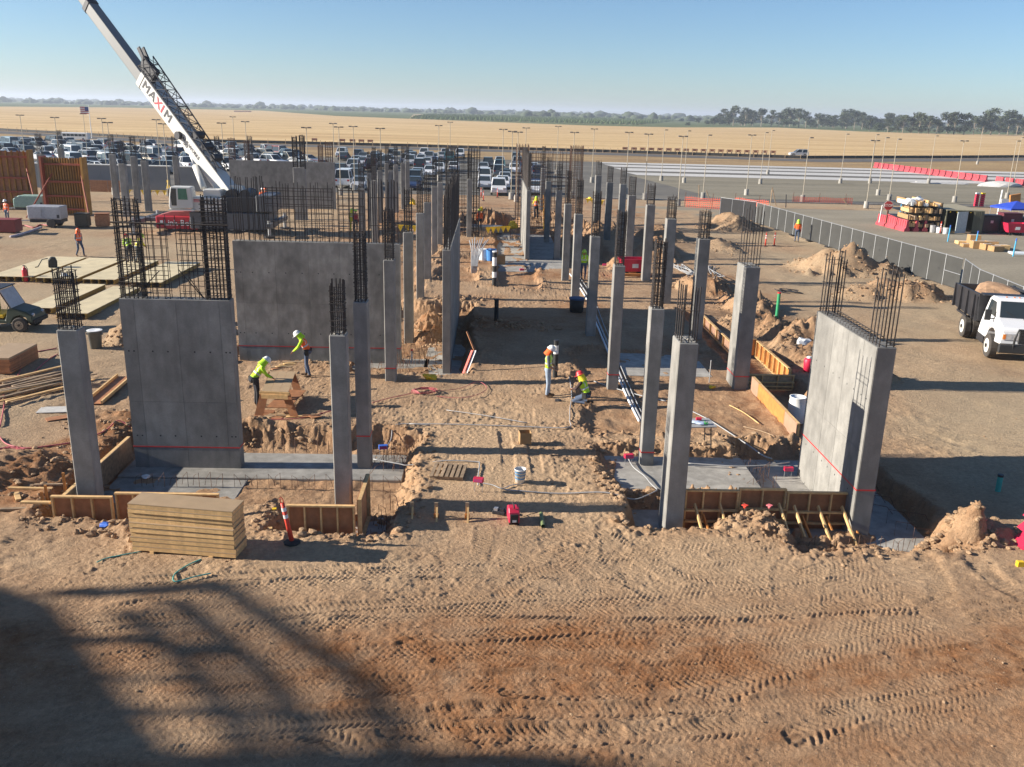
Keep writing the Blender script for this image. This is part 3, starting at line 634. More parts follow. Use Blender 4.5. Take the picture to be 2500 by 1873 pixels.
def wall(name, label, x0, x1, y0, y1, zb, zt, face, cols, rows, holes=(), tp=None, thick_m=None):
    """cast wall: a core with the imprint of each form panel as a slightly proud piece"""
    cx, cy = (x0+x1)/2, (y0+y1)/2
    w_ = empty(name, (cx, cy, zb), 0, label, 'wall')
    X0, X1, Y0, Y1, H = x0-cx, x1-cx, y0-cy, y1-cy, zt-zb
    co_ = MB().bx(X0, X1, Y0, Y1, -.15, H).build('core', thick_m or M_CON, w_, bevel=.012)
    e = .006; g = .006; us = cols; vs = rows; hb = MB()
    for i in range(len(us)-1):
        for j in range(len(vs)-1):
            p = MB(); z0_, z1_ = vs[j]*H+g, vs[j+1]*H-g
            if face == 'front':
                a, b = X0+us[i]*(X1-X0)+g, X0+us[i+1]*(X1-X0)-g; p.bx(a, b, Y0-e, Y0, z0_, z1_)
                for hu in holes: hb.cyl((a+(b-a)*hu, Y0-e-.001, z0_+(z1_-z0_)*.5), (a+(b-a)*hu, Y0+.02, z0_+(z1_-z0_)*.5), .024, 8)
            elif face == 'left':
                a, b = Y0+us[i]*(Y1-Y0)+g, Y0+us[i+1]*(Y1-Y0)-g; p.bx(X0-e, X0, a, b, z0_, z1_)
                for hu in holes: hb.cyl((X0-e-.001, a+(b-a)*hu, z0_+(z1_-z0_)*.5), (X0+.02, a+(b-a)*hu, z0_+(z1_-z0_)*.5), .024, 8)
            else:
                a, b = Y0+us[i]*(Y1-Y0)+g, Y0+us[i+1]*(Y1-Y0)-g; p.bx(X1, X1+e, a, b, z0_, z1_)
            p.build('panel_face', thick_m or M_CON, w_)
    if hb.v: hb.build('tie_holes', M_TIE, co_)
    if tp is not None: tape(w_, X0-.005, X1+.005, Y0-.005, Y1, tp-zb)
    return w_, (X0, X1, Y0, Y1, H)
def mesh_bars(parent, a, b, z0, z1, pv, ph, d=.028, seed=0, m=None, jut=.15, jitter=.02):
    r = random.Random(seed); vb = MB(); tb = MB(); a = Vector(a); b = Vector(b); L = (b-a).length; n = max(1, int(L/pv))
    for i in range(n+1):
        p = a.lerp(b, min(1, max(0, (i+r.uniform(-.2,.2))/n))); vb.cyl((p.x, p.y, z0-.1), (p.x+r.uniform(-1,1)*jitter, p.y+r.uniform(-1,1)*jitter, z1+r.uniform(-jut, jut)), d/2, 5)
    z = z0+ph*.6
    while z < z1-.02:
        q = r.uniform(-.02,.02); tb.cyl((a.x, a.y-.02, z), (b.x, b.y-.02, z+q), d*.42, 4); z += ph*r.uniform(.85,1.15)
    vb.build('vertical_bars', m or M_BAR, parent)['kind'] = 'stuff'
    if tb.v: tb.build('horizontal_bars', m or M_BAR, parent)['kind'] = 'stuff'
# front left shear wall
zt1 = AT('A3', 1500, 322, 24.0).z
w1, (X0, X1, Y0, Y1, H_) = wall('shear_wall', 'broad dark concrete wall at the left front with dense rebar cages on top', -9.94, -6.98, 24.02, 24.42, -.48, TOPZ, 'front', [0,.13,.51,.90,1], [0,.41,1], (.35,.72), zt1)
bars(w1, X0+.06, X0+.62, Y0+.06, Y1-.06, H_, H_+2.65, 6, 4, .11, .034, .018, 1)
bars(w1, X1-.62, X1-.05, Y0+.06, Y1-.06, H_, H_+2.75, 7, 4, .075, .034, .018, 2)
mesh_bars(w1, (X0+.75, Y0+.08, 0), (X0+1.35, Y0+.08, 0), H_, H_+2.1, .13, .26, .022, 3)
mesh_bars(w1, (X0+.75, Y1-.08, 0), (X0+1.35, Y1-.08, 0), H_, H_+2.1, .19, .28, .018, 4)
mesh_bars(w1, (X0+1.62, Y0+.08, 0), (X0+2.3, Y0+.08, 0), H_, H_+2.1, .13, .26, .022, 5)
mesh_bars(w1, (X0+1.62, Y1-.08, 0), (X0+2.3, Y1-.08, 0), H_, H_+2.05, .19, .28, .018, 6)
tb = MB(); tb.cyl((X0-.02, Y0+.03, H_+2.03), (X1+.08, Y0+.03, H_+2.01), .022, 5); tb.cyl((X0+.4, Y0+.2, H_+.05), (X0+1.1, Y0+.15, H_+.75), .014, 4); tb.cyl((X0+2.2, Y0+.2, H_+.02), (X0+1.6, Y0+.15, H_+.8), .014, 4); tb.cyl((X1-.7, Y0+.1, H_+.02), (X1-1.1, Y0+.15, H_+.6), .014, 4)
tb.build('cross_bars', M_BAR, w1)
# second shear wall behind it
zt2 = AT('B2', 1000, 722, 35.2).z
w2, (X0, X1, Y0, Y1, H_) = wall('shear_wall', 'widest stained concrete wall behind the two carpenters', -9.99, -3.53, 35.22, 35.62, -.45, TOPZ, 'front', [0,.05,.25,.45,.64,.82,1], [0,.50,1], (.3,.8), zt2, concrete('paler stained concrete', (.33,.315,.28), .16, .42))
mesh_bars(w2, (X0+.1, Y0+.08, 0), (X0+1.25, Y0+.08, 0), H_, H_+2.45, .17, 9, .036, 7, jut=.05, jitter=.06)
mesh_bars(w2, (X0+.1, Y1-.08, 0), (X0+1.25, Y1-.08, 0), H_, H_+2.4, .2, 9, .034, 8, jut=.05, jitter=.06)
mesh_bars(w2, (X0+1.3, Y0+.08, 0), (X0+3.9, Y0+.08, 0), H_, H_+2.15, .16, .30, .028, 9)
mesh_bars(w2, (X0+1.3, Y1-.08, 0), (X0+3.9, Y1-.08, 0), H_, H_+2.15, .2, .30, .026, 10)
mesh_bars(w2, (X0+4.1, Y0+.08, 0), (X0+5.1, Y0+.08, 0), H_, H_+2.15, .2, .30, .032, 11)
mesh_bars(w2, (X0+4.1, Y1-.08, 0), (X0+5.1, Y1-.08, 0), H_, H_+2.15, .2, .30, .030, 12)
mesh_bars(w2, (X0+5.25, Y0+.08, 0), (X1-.05, Y0+.08, 0), H_, H_+2.4, .14, 9, .034, 13, jut=.08, jitter=.05)
mesh_bars(w2, (X0+5.25, Y1-.08, 0), (X1-.05, Y1-.08, 0), H_, H_+2.4, .17, 1.1, .034, 14, jut=.08, jitter=.05)
# right front wall
ztw = AT('E3', 607, 680, 20.2).z
w3, (X0, X1, Y0, Y1, H_) = wall('shear_wall', 'sunlit concrete wall at the right front with two bare rebar cages on top', 9.06, 9.52, 20.18, 24.24, -.52, TOPZ, 'left', [0,.18,.42,.66,1], [0,.47,1], (.25,.7), ztw)
bars(w3, X0+.06, X1-.06, Y0+.05, Y0+.62, H_, H_+1.75, 3, 4, 1.25, .034, .016, 3, jut=.25)
bars(w3, X0+.06, X1-.06, Y1-.62, Y1-.05, H_, H_+1.7, 3, 4, .62, .034, .016, 4, jut=.25)
hp = MB()
for i in range(15):
    y = Y0+.75+i*.19; a = .10 if i % 2 else .02
    hp.tube([(X0+.03-a*.0, y, H_+.02), (X0+.05, y+.03, H_+.10), (X1-.06, y+.06, H_+.11), (X1-.05, y+.06, H_+.0)], .009, 4)
hp.cyl((X0+.10, Y0+.6, H_+.12), (X0+.10, Y1-.5, H_+.13), .014, 5); hp.cyl((X1-.10, Y0+.6, H_+.12), (X1-.10, Y1-.5, H_+.13), .014, 5)
hp.build('top_stirrups', M_BAR, w3)
# middle walls running away from the camera
w4, (X0, X1, Y0, Y1, H_) = wall('shear_wall', 'long thin concrete wall end-on left of centre with a line of upright bars', -1.79, -1.49, 33.9, 44.4, -.45, TOPZ, 'right', [0,.25,.5,.75,1], [0,.5,1])
bars(w4, X0+.05, X1-.05, Y0+.06, Y0+.7, H_, H_+2.0, 3, 4, .1, .032, .014, 5)
mesh_bars(w4, (X0+.06, Y0+.8, 0), (X0+.06, Y1-.1, 0), H_, H_+2.2, .22, 1.3, .03, 15); mesh_bars(w4, (X1-.06, Y0+.8, 0), (X1-.06, Y1-.1, 0), H_, H_+2.2, .22, 9, .03, 16)
w5, (X0, X1, Y0, Y1, H_) = wall('shear_wall', 'bright sunlit wall end-on right of centre in the far bay', 2.39, 2.66, 61.2, 73.0, -.5, TOPZ, 'left', [0,.25,.5,.75,1], [0,1])
mesh_bars(w5, (X0+.06, Y0+.1, 0), (X0+.06, Y1-.1, 0), H_, H_+2.3, .25, 1.2, .03, 17); mesh_bars(w5, (X1-.06, Y0+.1, 0), (X1-.06, Y1-.1, 0), H_, H_+2.3, .25, 9, .03, 18)
bars(w5, X0+.05, X1-.05, Y0+.05, Y0+.6, H_, H_+2.4, 3, 4, .12, .03, .014, 6)
# far left wall with cages
w6, (X0, X1, Y0, Y1, H_) = wall('shear_wall', 'long far concrete wall behind the crane counterweight', -24.66, -14.84, 87.6, 88.1, -.3, TOPZ, 'front', [0,.2,.4,.6,.8,1], [0,.5,1])
for i, (u0, u1, hh) in enumerate([(.0,.055,2.0),(.15,.19,1.8),(.85,.89,1.6),(.92,.985,1.9)]):
    bars(w6, X0+(X1-X0)*u0, X0+(X1-X0)*u1, Y0+.08, Y1-.08, H_, H_+hh, 4, 3, .16, .04, .02, 20+i, M_BARR)
w7 = empty('wall_stub', (-16.4, 79.4, -.3), 0, 'short wide concrete pier with two tall wrapped rebar bundles', 'column')
MB().bx(-.5, .5, -.3, .3, -.2, 4.72).build('shaft', M_CON, w7, bevel=.02)
bars(w7, -.5, -.16, -.2, .2, 4.7, 7.3, 5, 5, .10, .04, .022, 31); bars(w7, .12, .5, -.2, .2, 4.7, 7.4, 5, 5, .10, .04, .022, 32)
# free-standing rebar cages in the far bays
def cage_wall(label, x0, x1, y, z1, ends, mid, seed, m=None, side=1.0):
    c = empty('rebar_cage', ((x0+x1)/2, y, -.4), 0, label, 'rebar'); a, b = -(x1-x0)/2, (x1-x0)/2
    bars(c, a, a+ends, -side/2, side/2, 0, z1+.4, 5, 4, .13, .04, .022, seed, m); bars(c, b-ends, b, -side/2, side/2, 0, z1+.4, 5, 4, .13, .04, .022, seed+1, m)
    if mid:
        mesh_bars(c, (a+ends, side/3, 0), (b-ends, side/3, 0), 0, z1-.1, .28, .28, .032, seed+2, m); mesh_bars(c, (a+ends, -side/3, 0), (b-ends, -side/3, 0), 0, z1-.1, .3, .3, .032, seed+3, m)
    return c
p0, p1 = AT('C', 312, 480, 72), AT('C', 592, 480, 72)
cage_wall('dense dark free-standing rebar cage left of the middle, before the parked cars', p0.x, p1.x, 72, p0.z, .85, True, 40, None, 2.2)
p0, p1 = AT('C', 905, 455, 77), AT('C', 1460, 465, 77)
cage_wall('wide open free-standing rebar cage right of the middle', p0.x, p1.x, 77, p0.z, .95, True, 50, M_BARR, 1.6)
# footing slabs
def footing(label, x0, x1, y0, y1, zt, th=.5):
    f = MB(); r = random.Random(int(x0*10)); n = 7; top = []
    f.bx(x0, x1, y0, y1, zt-th, zt)
    o = f.build('footing_slab', M_SLAB, None, bevel=.02); tag(o, label, 'footing', 'concrete footings'); return o
footing('pale footing under the dark left wall and its neighbour column', -10.2, -2.35, 23.35, 25.25, -.43)
footing('small pale footing beside the boxed front column', -4.9, -2.45, 19.62, 20.95, -.44)
footing('pale footing strip under the front left corner column', -10.2, -6.6, 20.2, 23.3, -.47)
footing('raised pale slab under the second right column', 3.45, 7.5, 22.35, 24.75, -.16, .3)
footing('low footing under the stout front right column', 3.75, 7.2, 20.05, 21.9, -.56)
footing('wide pale footing under the sunlit right wall', 7.45, 11.0, 18.9, 25.4, -.47)
footing('pale slab under the wall in the far bay', .5, 4.9, 56.5, 75, -.20, .3)
footing('narrow pale footing under the wide stained wall', -10.2, -2.4, 34.3, 36.0, -.40)
footing('pale footing under the thin end-on wall', -2.6, -.8, 33.0, 38.5, -.40)
footing('shaded slab in the right bay', 5.2, 8.6, 33.0, 36.3, -.07, .3)
footing('pale footing under the deep outer right column', 8.5, 10.4, 30.2, 33.2, -.30, .3)
# hooked dowels standing out of the footings
def hoops(label, pts, h, hook, seed):
    r = random.Random(seed); b = MB()
    for (x, y, z, dx, dy) in pts:
        hh = h*r.uniform(.85,1.1); b.tube([(x, y, z-.05), (x+r.uniform(-.01,.01), y, z+hh), (x+dx*hook, y+dy*hook, z+hh*r.uniform(.55,.8)), (x+dx*hook*1.35, y+dy*hook, z+hh*.1)], .0075, 4)
    o = b.build('footing_dowels', M_BARR); o['label'] = label; o['kind'] = 'stuff'; return o
hoops('row of thin hooked bars along the front of the dark left wall', [(-9.3+i*.31, 22.75+R.uniform(-.04,.04), -.45, R.choice((-1,1)), R.uniform(-.3,.3)) for i in range(23)], .40, .13, 1)
hoops('row of thin upright bars behind the left footing', [(-6.7+i*.33, 25.3, -.44, .15, .1) for i in range(14)], .42, .05, 2)
hoops('thin hooked bars on the footing at the right front corner', [(7.9+i*.27, 19.45+R.uniform(-.05,.05), -.48, R.choice((-1,1)), 0) for i in range(11)], .42, .12, 3)
hoops('bent bars right of the sunlit right wall', [(9.9+R.uniform(0,.9), 20+i*.35, -.48, 1, .3) for i in range(11)], .45, .5, 4)
hoops('bent bars in front of the boxed front column', [(-4.7+i*.33, 19.5, -.42, R.choice((-1,1)), .2) for i in range(8)], .38, .10, 5)
hoops('bent bars at the end of the boxed footing', [(-2.55+R.uniform(-.2,.5), 19.9+i*.22, -.42, R.choice((-1,1)), .2) for i in range(9)], .5, .15, 6)
hoops('tangle of thin bars at the corner of the central dirt pad', [(-2.6+R.uniform(-.4,.6), 24.2+R.uniform(-.3,1.3), -.44, R.uniform(-1,1), R.uniform(-1,1)) for i in range(26)], .5, .45, 7)
hoops('tangle of thin bars around the thin end-on wall', [(-3.3+R.uniform(-.6,1.2), 32.4+R.uniform(0,5.5), -.42, R.uniform(-1,1), R.uniform(-1,1)) for i in range(60)], .6, .4, 8)
hoops('short bars along the base of the wide stained wall', [(-9.4+i*.4, 34.4, -.42, R.uniform(-1,1), .3) for i in range(15)], .35, .12, 9)
hoops('thin bars beside the slab of the right wall', [(7.3+R.uniform(0,1.2), 22.6+R.uniform(0,2), -.47, R.uniform(-1,1), R.uniform(-1,1)) for i in range(12)], .5, .3, 10)
# ------------------------------------------------------------------ timber forms
def form_panel(label, a, b, z0, z1, n, side, sheet_m=None, waler=False, plates=True, group='timber footing forms', studm=None):
    """a->b ground line; studs stand on the `side` (+1 = left of a->b) of the sheathing"""
    a = Vector((a[0], a[1], 0)); b = Vector((b[0], b[1], 0)); d = b-a; L = d.length; ang = math.atan2(d.y, d.x)
    f = empty('footing_form', (a.x, a.y, z0), ang, label, 'formwork', group); h = z1-z0; s = side; sm = studm or M_WOOD
    MB().bx(0, L, -.009, .009, 0, h).build('sheathing', sheet_m or M_PLY, f)
    y0, y1 = (.010, .098) if s > 0 else (-.098, -.010)
    if plates:
        MB().bx(-.01, L+.01, y0, y1, h-.04, h+.002).build('top_plate', sm, f); MB().bx(0, L, y0, y1, 0, .038).build('bottom_plate', sm, f)
    for i in range(n):
        x = .02+(L-.04)*i/max(1, n-1); MB().bx(x-.019, x+.019, y0, y1, .040, h-.042).build('stud', sm, f)
    if waler:
        yy = y1+.002 if s > 0 else y0-.092
        MB().bx(.0, L, yy, yy+.088, h*.52, h*.52+.04).build('waler', sm, f); MB().bx(.02, L-.02, yy, yy+.088, h*.25, h*.25+.04).build('waler', sm, f)
    return f
form_panel('short brown form in front of the front left corner column', (-10.28,19.92), (-8.86,19.92), -.40, .52, 4, -1)
form_panel('longer brown form with light top rail behind the lumber stack', (-8.82,20.02), (-6.38,20.02), -.35, .58, 7, -1)
form_panel('grey plank form along the left edge of the left footing', (-10.30,24.72), (-10.30,20.06), -.48, .22, 3, -1, M_WOODG)
form_panel('brown form with four bays in front of the short caged column', (-4.62,19.42), (-3.06,19.42), -.42, .60, 5, -1)
form_panel('narrow brown form on the right side of the boxed column', (-3.00,19.40), (-3.00,20.95), -.42, .74, 2, -1)
fr = [form_panel('brown braced form beside the stout right column', (4.98,20.72), (6.32,20.72), -.55, .56, 4, -1, None, True),
      form_panel('brown braced form in the middle between the two right piers', (6.34,20.76), (7.52,20.76), -.52, .60, 3, -1, None, True),
      form_panel('brown braced form beside the sunlit right wall', (7.54,20.70), (9.22,20.70), -.55, .55, 4, -1, None, True)]
for i, (f, xs) in enumerate(zip(fr, [(.22,.45,.85),(.08,.55,.98),(.15,.38,.75,.98,1.35,1.6)])):
    for j, x in enumerate(xs):
        k = MB(); far = 1.05 if j % 2 == 0 else .62
        k.beam((x, -.19, .78 if j % 2 == 0 else .5), (x+.14, -.12-far, .05), .04, .088); k.build('brace', M_WOOD if j % 2 == 0 else M_PLYO, f)
form_panel('pinkish end of the orange form beside the deep column', (9.60,31.3), (9.60,30.4), -.32, .46, 2, 1, mat('pink plywood', (.36,.21,.14), .7, 0, .1, 4))
form_panel('bright orange plywood form on the right of the site', (9.60,30.39), (9.60,27.4), -.34, .45, 5, 1, M_PLYO)
form_panel('pinkish near end of the orange form by the sunlit wall', (9.60,27.39), (9.60,26.2), -.36, .44, 2, 1, MATS['pink plywood'])
form_panel('dark form crossing behind the orange form', (9.7,32.35), (11.5,32.35), -.35, .25, 4, -1, M_WOODG, True)
form_panel('orange form with upright battens beyond the crossing form', (11.45,32.5), (11.45,36.9), -.3, .42, 8, 1, M_PLYO)
form_panel('short orange form closing the far end', (10.4,37.0), (11.4,37.0), -.25, .45, 3, 1, M_PLYO)
form_panel('faded form running back past the second outer column', (10.38,43.3), (10.38,37.1), -.25, .30, 6, -1, MATS['pink plywood'])
form_panel('short form at the left foot of the wide stained wall', (-10.02,35.1), (-10.02,33.3), -.42, .25, 2, -1)
form_panel('form lying low left of the carpenters', (-9.9,29.3), (-8.6,28.9), -.05, .12, 2, 1, M_WOOD)
for i, (x, y, z, h) in enumerate([(-10.75,20.35,-.1,.5),(-10.85,20.75,-.1,.5),(-10.6,21.2,0,.55)]):
    t = MB(); t.bx(-.03, .03, -.02, .02, -.2, h); o = t.build('form_stake', M_PLYO); o.location = (x, y, z); tag(o, 'reddish timber stake outside the front left form, %s from the front' % nth(i+1), 'stake', 'stakes outside the front left form')
t = MB(); t.bx(-.35, .35, -.05, .05, 0, .05); o = t.build('brace_board', M_WOOD); o.location = (-10.7, 19.95, .28); tag(o, 'pale board bridging the stakes at the front left form', 'board')
# stack of ready-made panels
S0 = Vector((-7.73, 18.02, 0)); SD = Vector((2.26, -.33, 0)).normalized(); ang = math.atan2(SD.y, SD.x); z = hz(-6.5, 18.1)+.05
rs = random.Random(5)
for i in range(2):
    t = MB(); t.bx(-.045, .045, 0, .6, -.09, 0); o = t.build('sleeper', M_WOOD); p = S0+SD*(.45+1.35*i); o.location = (p.x, p.y, z); o.rotation_euler = (0, 0, ang); tag(o, 'pale timber sleeper under the %s end of the lumber stack' % ('left','right')[i], 'timber', 'sleepers under the lumber stack')
for i in range(10):
    L = 2.36; D = .60; hh = .089 if i != 5 else .095
    p = S0+SD*rs.uniform(-.02,.02)+Vector((0, rs.uniform(-.02,.02), 0))
    f = empty('stacked_form', (p.x, p.y, z), ang+rs.uniform(-.008,.008), 'plywood-topped timber panel, %s from the bottom of the lumber stack' % nth(i+1) if i < 9 else 'topmost panel of the lumber stack with its brown plywood face up', 'panel', 'panels in the lumber stack')
    MB().bx(0, L, .002, .040, 0, hh).build('front_rail', M_WOOD, f); MB().bx(0, L, D-.04, D-.002, 0, hh).build('back_rail', M_WOOD, f)
    MB().bx(.002, .04, .042, D-.042, 0, hh).build('end_rail', M_WOOD, f); MB().bx(L-.04, L-.002, .042, D-.042, 0, hh).build('end_rail', M_WOOD, f)
    MB().bx(-.004, L+.004, -.002, D+.004, hh+.001, hh+.018).build('plywood_face', M_TOP, f)
    z += hh+.021+(.018 if i == 4 else 0)
# ------------------------------------------------------------------ small things in the foreground
def put(o, p, rz=0, z=None):
    o.location = (p.x, p.y, hz(p.x, p.y) if z is None else z); o.rotation_euler = (0, 0, rz); return o
def delineator(p, label, lean=(0,0)):
    d = empty('delineator_post', (p.x, p.y, hz(p.x, p.y)), 0, label, 'traffic post', 'orange delineator posts')
    MB().lathe([(.0,0),(.19,0),(.19,.035),(.09,.06),(.0,.07)], 8).build('base', M_BLACK, d)
    def q(t): return Vector((lean[0]*t, lean[1]*t, .06+1.05*t))
    tu = MB().cyl(q(0), q(.86), .055, 10, .045).build('tube', M_ORANGE, d, True)
    for a, b in ((.52,.60),(.68,.76)): MB().cyl(q(a), q(b), .0535, 10, .052).build('reflective_band', M_WHITE, tu)
    h = MB(); h.tube([q(.86), q(.88)+Vector((-.035,0,0)), q(.96)+Vector((-.03,0,0)), q(1.0), q(.96)+Vector((.03,0,0)), q(.88)+Vector((.035,0,0)), q(.86)], .012, 5); h.build('handle', M_ORANGE, tu)
    return d
delineator(T('B3',735,1140), 'leaning red delineator post beside the lumber stack', (-.20,.02))
b = empty('bucket', (0,0,0), 0, 'white plastic bucket with blue bands on the central dirt pad', 'bucket'); put(b, T('C3',930,615))
MB().lathe([(0,0),(.125,0),(.15,.37),(.158,.37),(.158,.34),(.152,.335),(.140,.34),(.12,.02),(0,.02)], 20).build('pail', M_WHITE, b, True)
for zz in (.10,.20,.28): MB().lathe([(.1335+zz*.066,zz),(.1345+(zz+.03)*.066,zz+.03)], 20).build('blue_band', mat('blue print', (.05,.22,.45), .5), b)
MB().tube([(-.15,0,.33),(-.12,.09,.36),(0,.15,.375),(.12,.09,.36),(.15,0,.33)], .004, 4).build('wire_handle', M_STEEL, b)
c = empty('cardboard_box', (0,0,0), .12, 'open brown cardboard box on the central dirt pad', 'box'); put(c, T('C3',970,295), .12)
for (x0,x1,y0,y1) in ((-.17,.17,-.17,-.165),(-.17,.17,.165,.17),(-.17,-.165,-.164,.164),(.165,.17,-.164,.164)): MB().bx(x0,x1,y0,y1,0,.34).build('side', M_CARD, c)
MB().bx(-.164,.164,-.164,.164,.002,.008).build('bottom', M_CARD, c)
p = T('C3',330,550); pl = empty('wooden_pallet', (0,0,0), -.10, 'brown wooden pallet lying at the left of the central dirt pad', 'pallet'); put(pl, p, -.10)
for y in (-.42,0,.42): MB().bx(-.45,.45,y-.02,y+.02,0,.09).build('stringer', M_WOODG, pl)
for i in range(7): MB().bx(-.45+i*.135,-.36+i*.135,-.48,.48,.091,.108).build('deck_board', M_WOODG, pl)
g = empty('generator', (0,0,0), .1, 'red portable generator with black front panel', 'generator'); put(g, T('C3',872,925), .1)
MB().prism([(-.22,.06),(.22,.06),(.24,.2),(.2,.36),(.08,.42),(-.1,.42),(-.2,.33),(-.24,.2)], -.13, .13, 'x').build('housing', M_REDP, g, bevel=.02)
MB().bx(-.10,.10,-.25,-.215,.08,.30).build('front_panel', M_BLACK, g, bevel=.01); MB().tube([(0,-.14,.41),(0,-.12,.47),(0,.08,.47),(0,.12,.41)], .018, 6).build('handle', M_BLACK, g); MB().bx(-.05,.05,-.254,-.2505,.10,.16).build('label_plate', M_WHITE, g)
for sx in (-.1,.1): MB().bx(sx-.02,sx+.02,-.2,.2,0,.06).build('foot', M_BLACK, g)
k = empty('charger', (0,0,0), -.3, 'black and grey battery charger left of the red generator', 'charger'); put(k, T('C3',755,868), -.3)
MB().bx(-.16,.16,-.08,.08,0,.09).build('case', M_DARK, k, bevel=.01); MB().bx(-.13,-.03,-.06,.06,.091,.15).build('battery', M_STEEL, k); MB().bx(.03,.13,-.06,.06,.091,.15).build('battery', M_DARK, k)
pa, pb = T('C3',1108,885), T('C3',1125,985); t = MB(); t.cyl((pa.x,pa.y,hz(pa.x,pa.y)+.06),(pb.x,pb.y,hz(pb.x,pb.y)+.06),.05,12,caps=False); tag(t.build('plastic_pipe', mat('olive pipe', (.16,.20,.08), .5)), 'short olive plastic pipe lying right of the generator', 'pipe')
t = MB(); pts = [T('C3',905,860,.05), T('C3',960,900,.04), T('C3',1010,885,.03), T('C3',1080,868,.04)]; t.tube(smooth_curve(pts,4), .009, 4); tag(t.build('extension_cable', M_BLACK), 'thin black cable leading from the generator', 'cable')
for i, (x, y) in enumerate([(20,900),(225,905),(485,905)]):
    p = T('C3', x, y); s_ = empty('edge_stake', (p.x, p.y, -.12), 0, 'timber stake and block on the front edge of the pad, %s from the left' % nth(i+1), 'stake', 'edge form stakes')
    MB().bx(-.045,.045,-.02,.02,-.2,.50).build('stake', M_WOODG, s_); MB().bx(-.06,.06,-.06,-.021,.10,.22).build('block', M_PLYO, s_); MB().beam((.02,-.3,-.05),(.02,-.02,.38),.04,.08).build('kicker', M_WOOD, s_)
# electrical boxes on legs and conduits
def ebox(p, label, col=None):
    e = empty('junction_box', (p.x, p.y, min(0, hz(p.x,p.y))), R.uniform(-.3,.3), label, 'electrical box', 'red junction boxes')
    MB().bx(-.13,.13,-.07,.07,.30,.42).build('box', col or M_REDP, e, bevel=.008); MB().bx(-.11,.11,-.075,-.0705,.32,.40).build('cover', mat('magenta cover', (.42,.05,.16), .6), e)
    for sx in (-.10,.10): MB().cyl((sx,0,-.25),(sx,0,.30),.008,5).build('leg', M_STEEL, e)
    return e
ebox(T('C3',580,700), 'red junction box on legs right of the wooden pallet'); ebox(T('C3',1845,420), 'red junction box on legs left of the second right column'); ebox(T('D3',1475,440), 'red junction box on legs at the foot of the sunlit right wall')
ebox(T('B3',1505,400,-.4), 'blue junction box at the corner of the left footing', M_BLUE); ebox(T('C',945,1530), 'red junction box on the far dirt bank'); ebox(T('C',1640,1520), 'red junction box beside the far red bin')
def conduit(label, pts, r=.017, m=None, z=.035, name='conduit'):
    q = [T(a, x, y, 0) for a, x, y in pts]; q = [Vector((p.x, p.y, max(-.1, hz(p.x, p.y))+z)) for p in q]
    t = MB(); t.tube(smooth_curve(q, 5), r, 6); o = t.build(name, m or M_PVC, None, True); tag(o, label, 'pipe' if name == 'conduit' else 'hose'); return o
conduit('long grey conduit around the back of the pad past the standing worker', [('B3',1530,300),('B3',1570,230),('B3',1615,140),('B3',1900,143),('C3',0,136),('C3',500,152),('C3',1000,165),('C3',1330,176),('C3',1348,120),('C3',1350,20),('C2',1365,1150),('C2',1355,1040),('C2',1340,975)])
conduit('loose straight pale conduit lying left of the kneeling worker', [('C2',310,1250),('C2',650,1308),('C2',990,1365)], .013)
conduit('grey conduit running past the back of the pallet', [('B3',1420,400),('B3',1640,440),('C3',0,450),('C3',300,455),('C3',560,462),('C3',588,480),('C3',580,560),('C3',577,660)])
conduit('grey conduit sagging from the pad into the right footing', [('C3',800,690),('C3',900,698),('C3',1250,700),('C3',1640,716),('C3',1880,736),('C3',2000,705),('C3',2088,662)], .018)
conduit('grey conduit bending across the raised slab', [('C3',2088,655),('C3',2030,600),('C3',1980,540),('C3',1890,470),('C3',1846,400)], .018)
conduit('grey conduit curving over the right footing to the sunlit wall', [('D3',620,435),('D3',850,450),('D3',1050,460),('D3',1300,450),('D3',1480,425)], .018)
conduit('long diagonal grey conduit right of the stout column', [('D2',640,1235),('D2',800,1320),('D2',1000,1440),('D2',1150,1540),('D2',1250,1610),('D2',1330,1640)], .02)
conduit('short dark conduit on the pad behind the bucket', [('C3',915,395),('C3',1100,402),('C3',1265,410)], .012, M_DARK)
conduit('short forked conduit in front of the bucket', [('C3',610,640),('C3',700,655),('C3',780,680),('C3',860,655),('C3',955,640)], .013)
for i, dx in enumerate((0,26,60)):
    conduit(['left black and white pipe of the bundle along the right columns','middle black and white pipe of the bundle along the right columns','right thin pipe of the bundle along the right columns'][i], [('C2',1350+dx,100),('C2',1480+dx,290),('C2',1565+dx,520),('C2',1650+dx,720),('C2',1760+dx,960),('C2',1850+dx,1160),('C2',1935+dx,1340)], .045 if i < 2 else .02, [M_WHITE,M_PVC,M_PVC][i], .05)
conduit('pale pipe lying from the second right column toward the deep column', [('C2',1555,990),('C2',1700,1040),('C2',1950,1110),('C2',2160,1165)], .022)
conduit('thin timber strip on the dirt left of the orange form', [('D2',970,1190),('D2',1090,1260),('D2',1220,1345)], .016, M_WOOD)
conduit('second thin timber strip near the orange form', [('D2',1090,1370),('D2',1230,1410),('D2',1350,1450)], .016, M_WOODG)
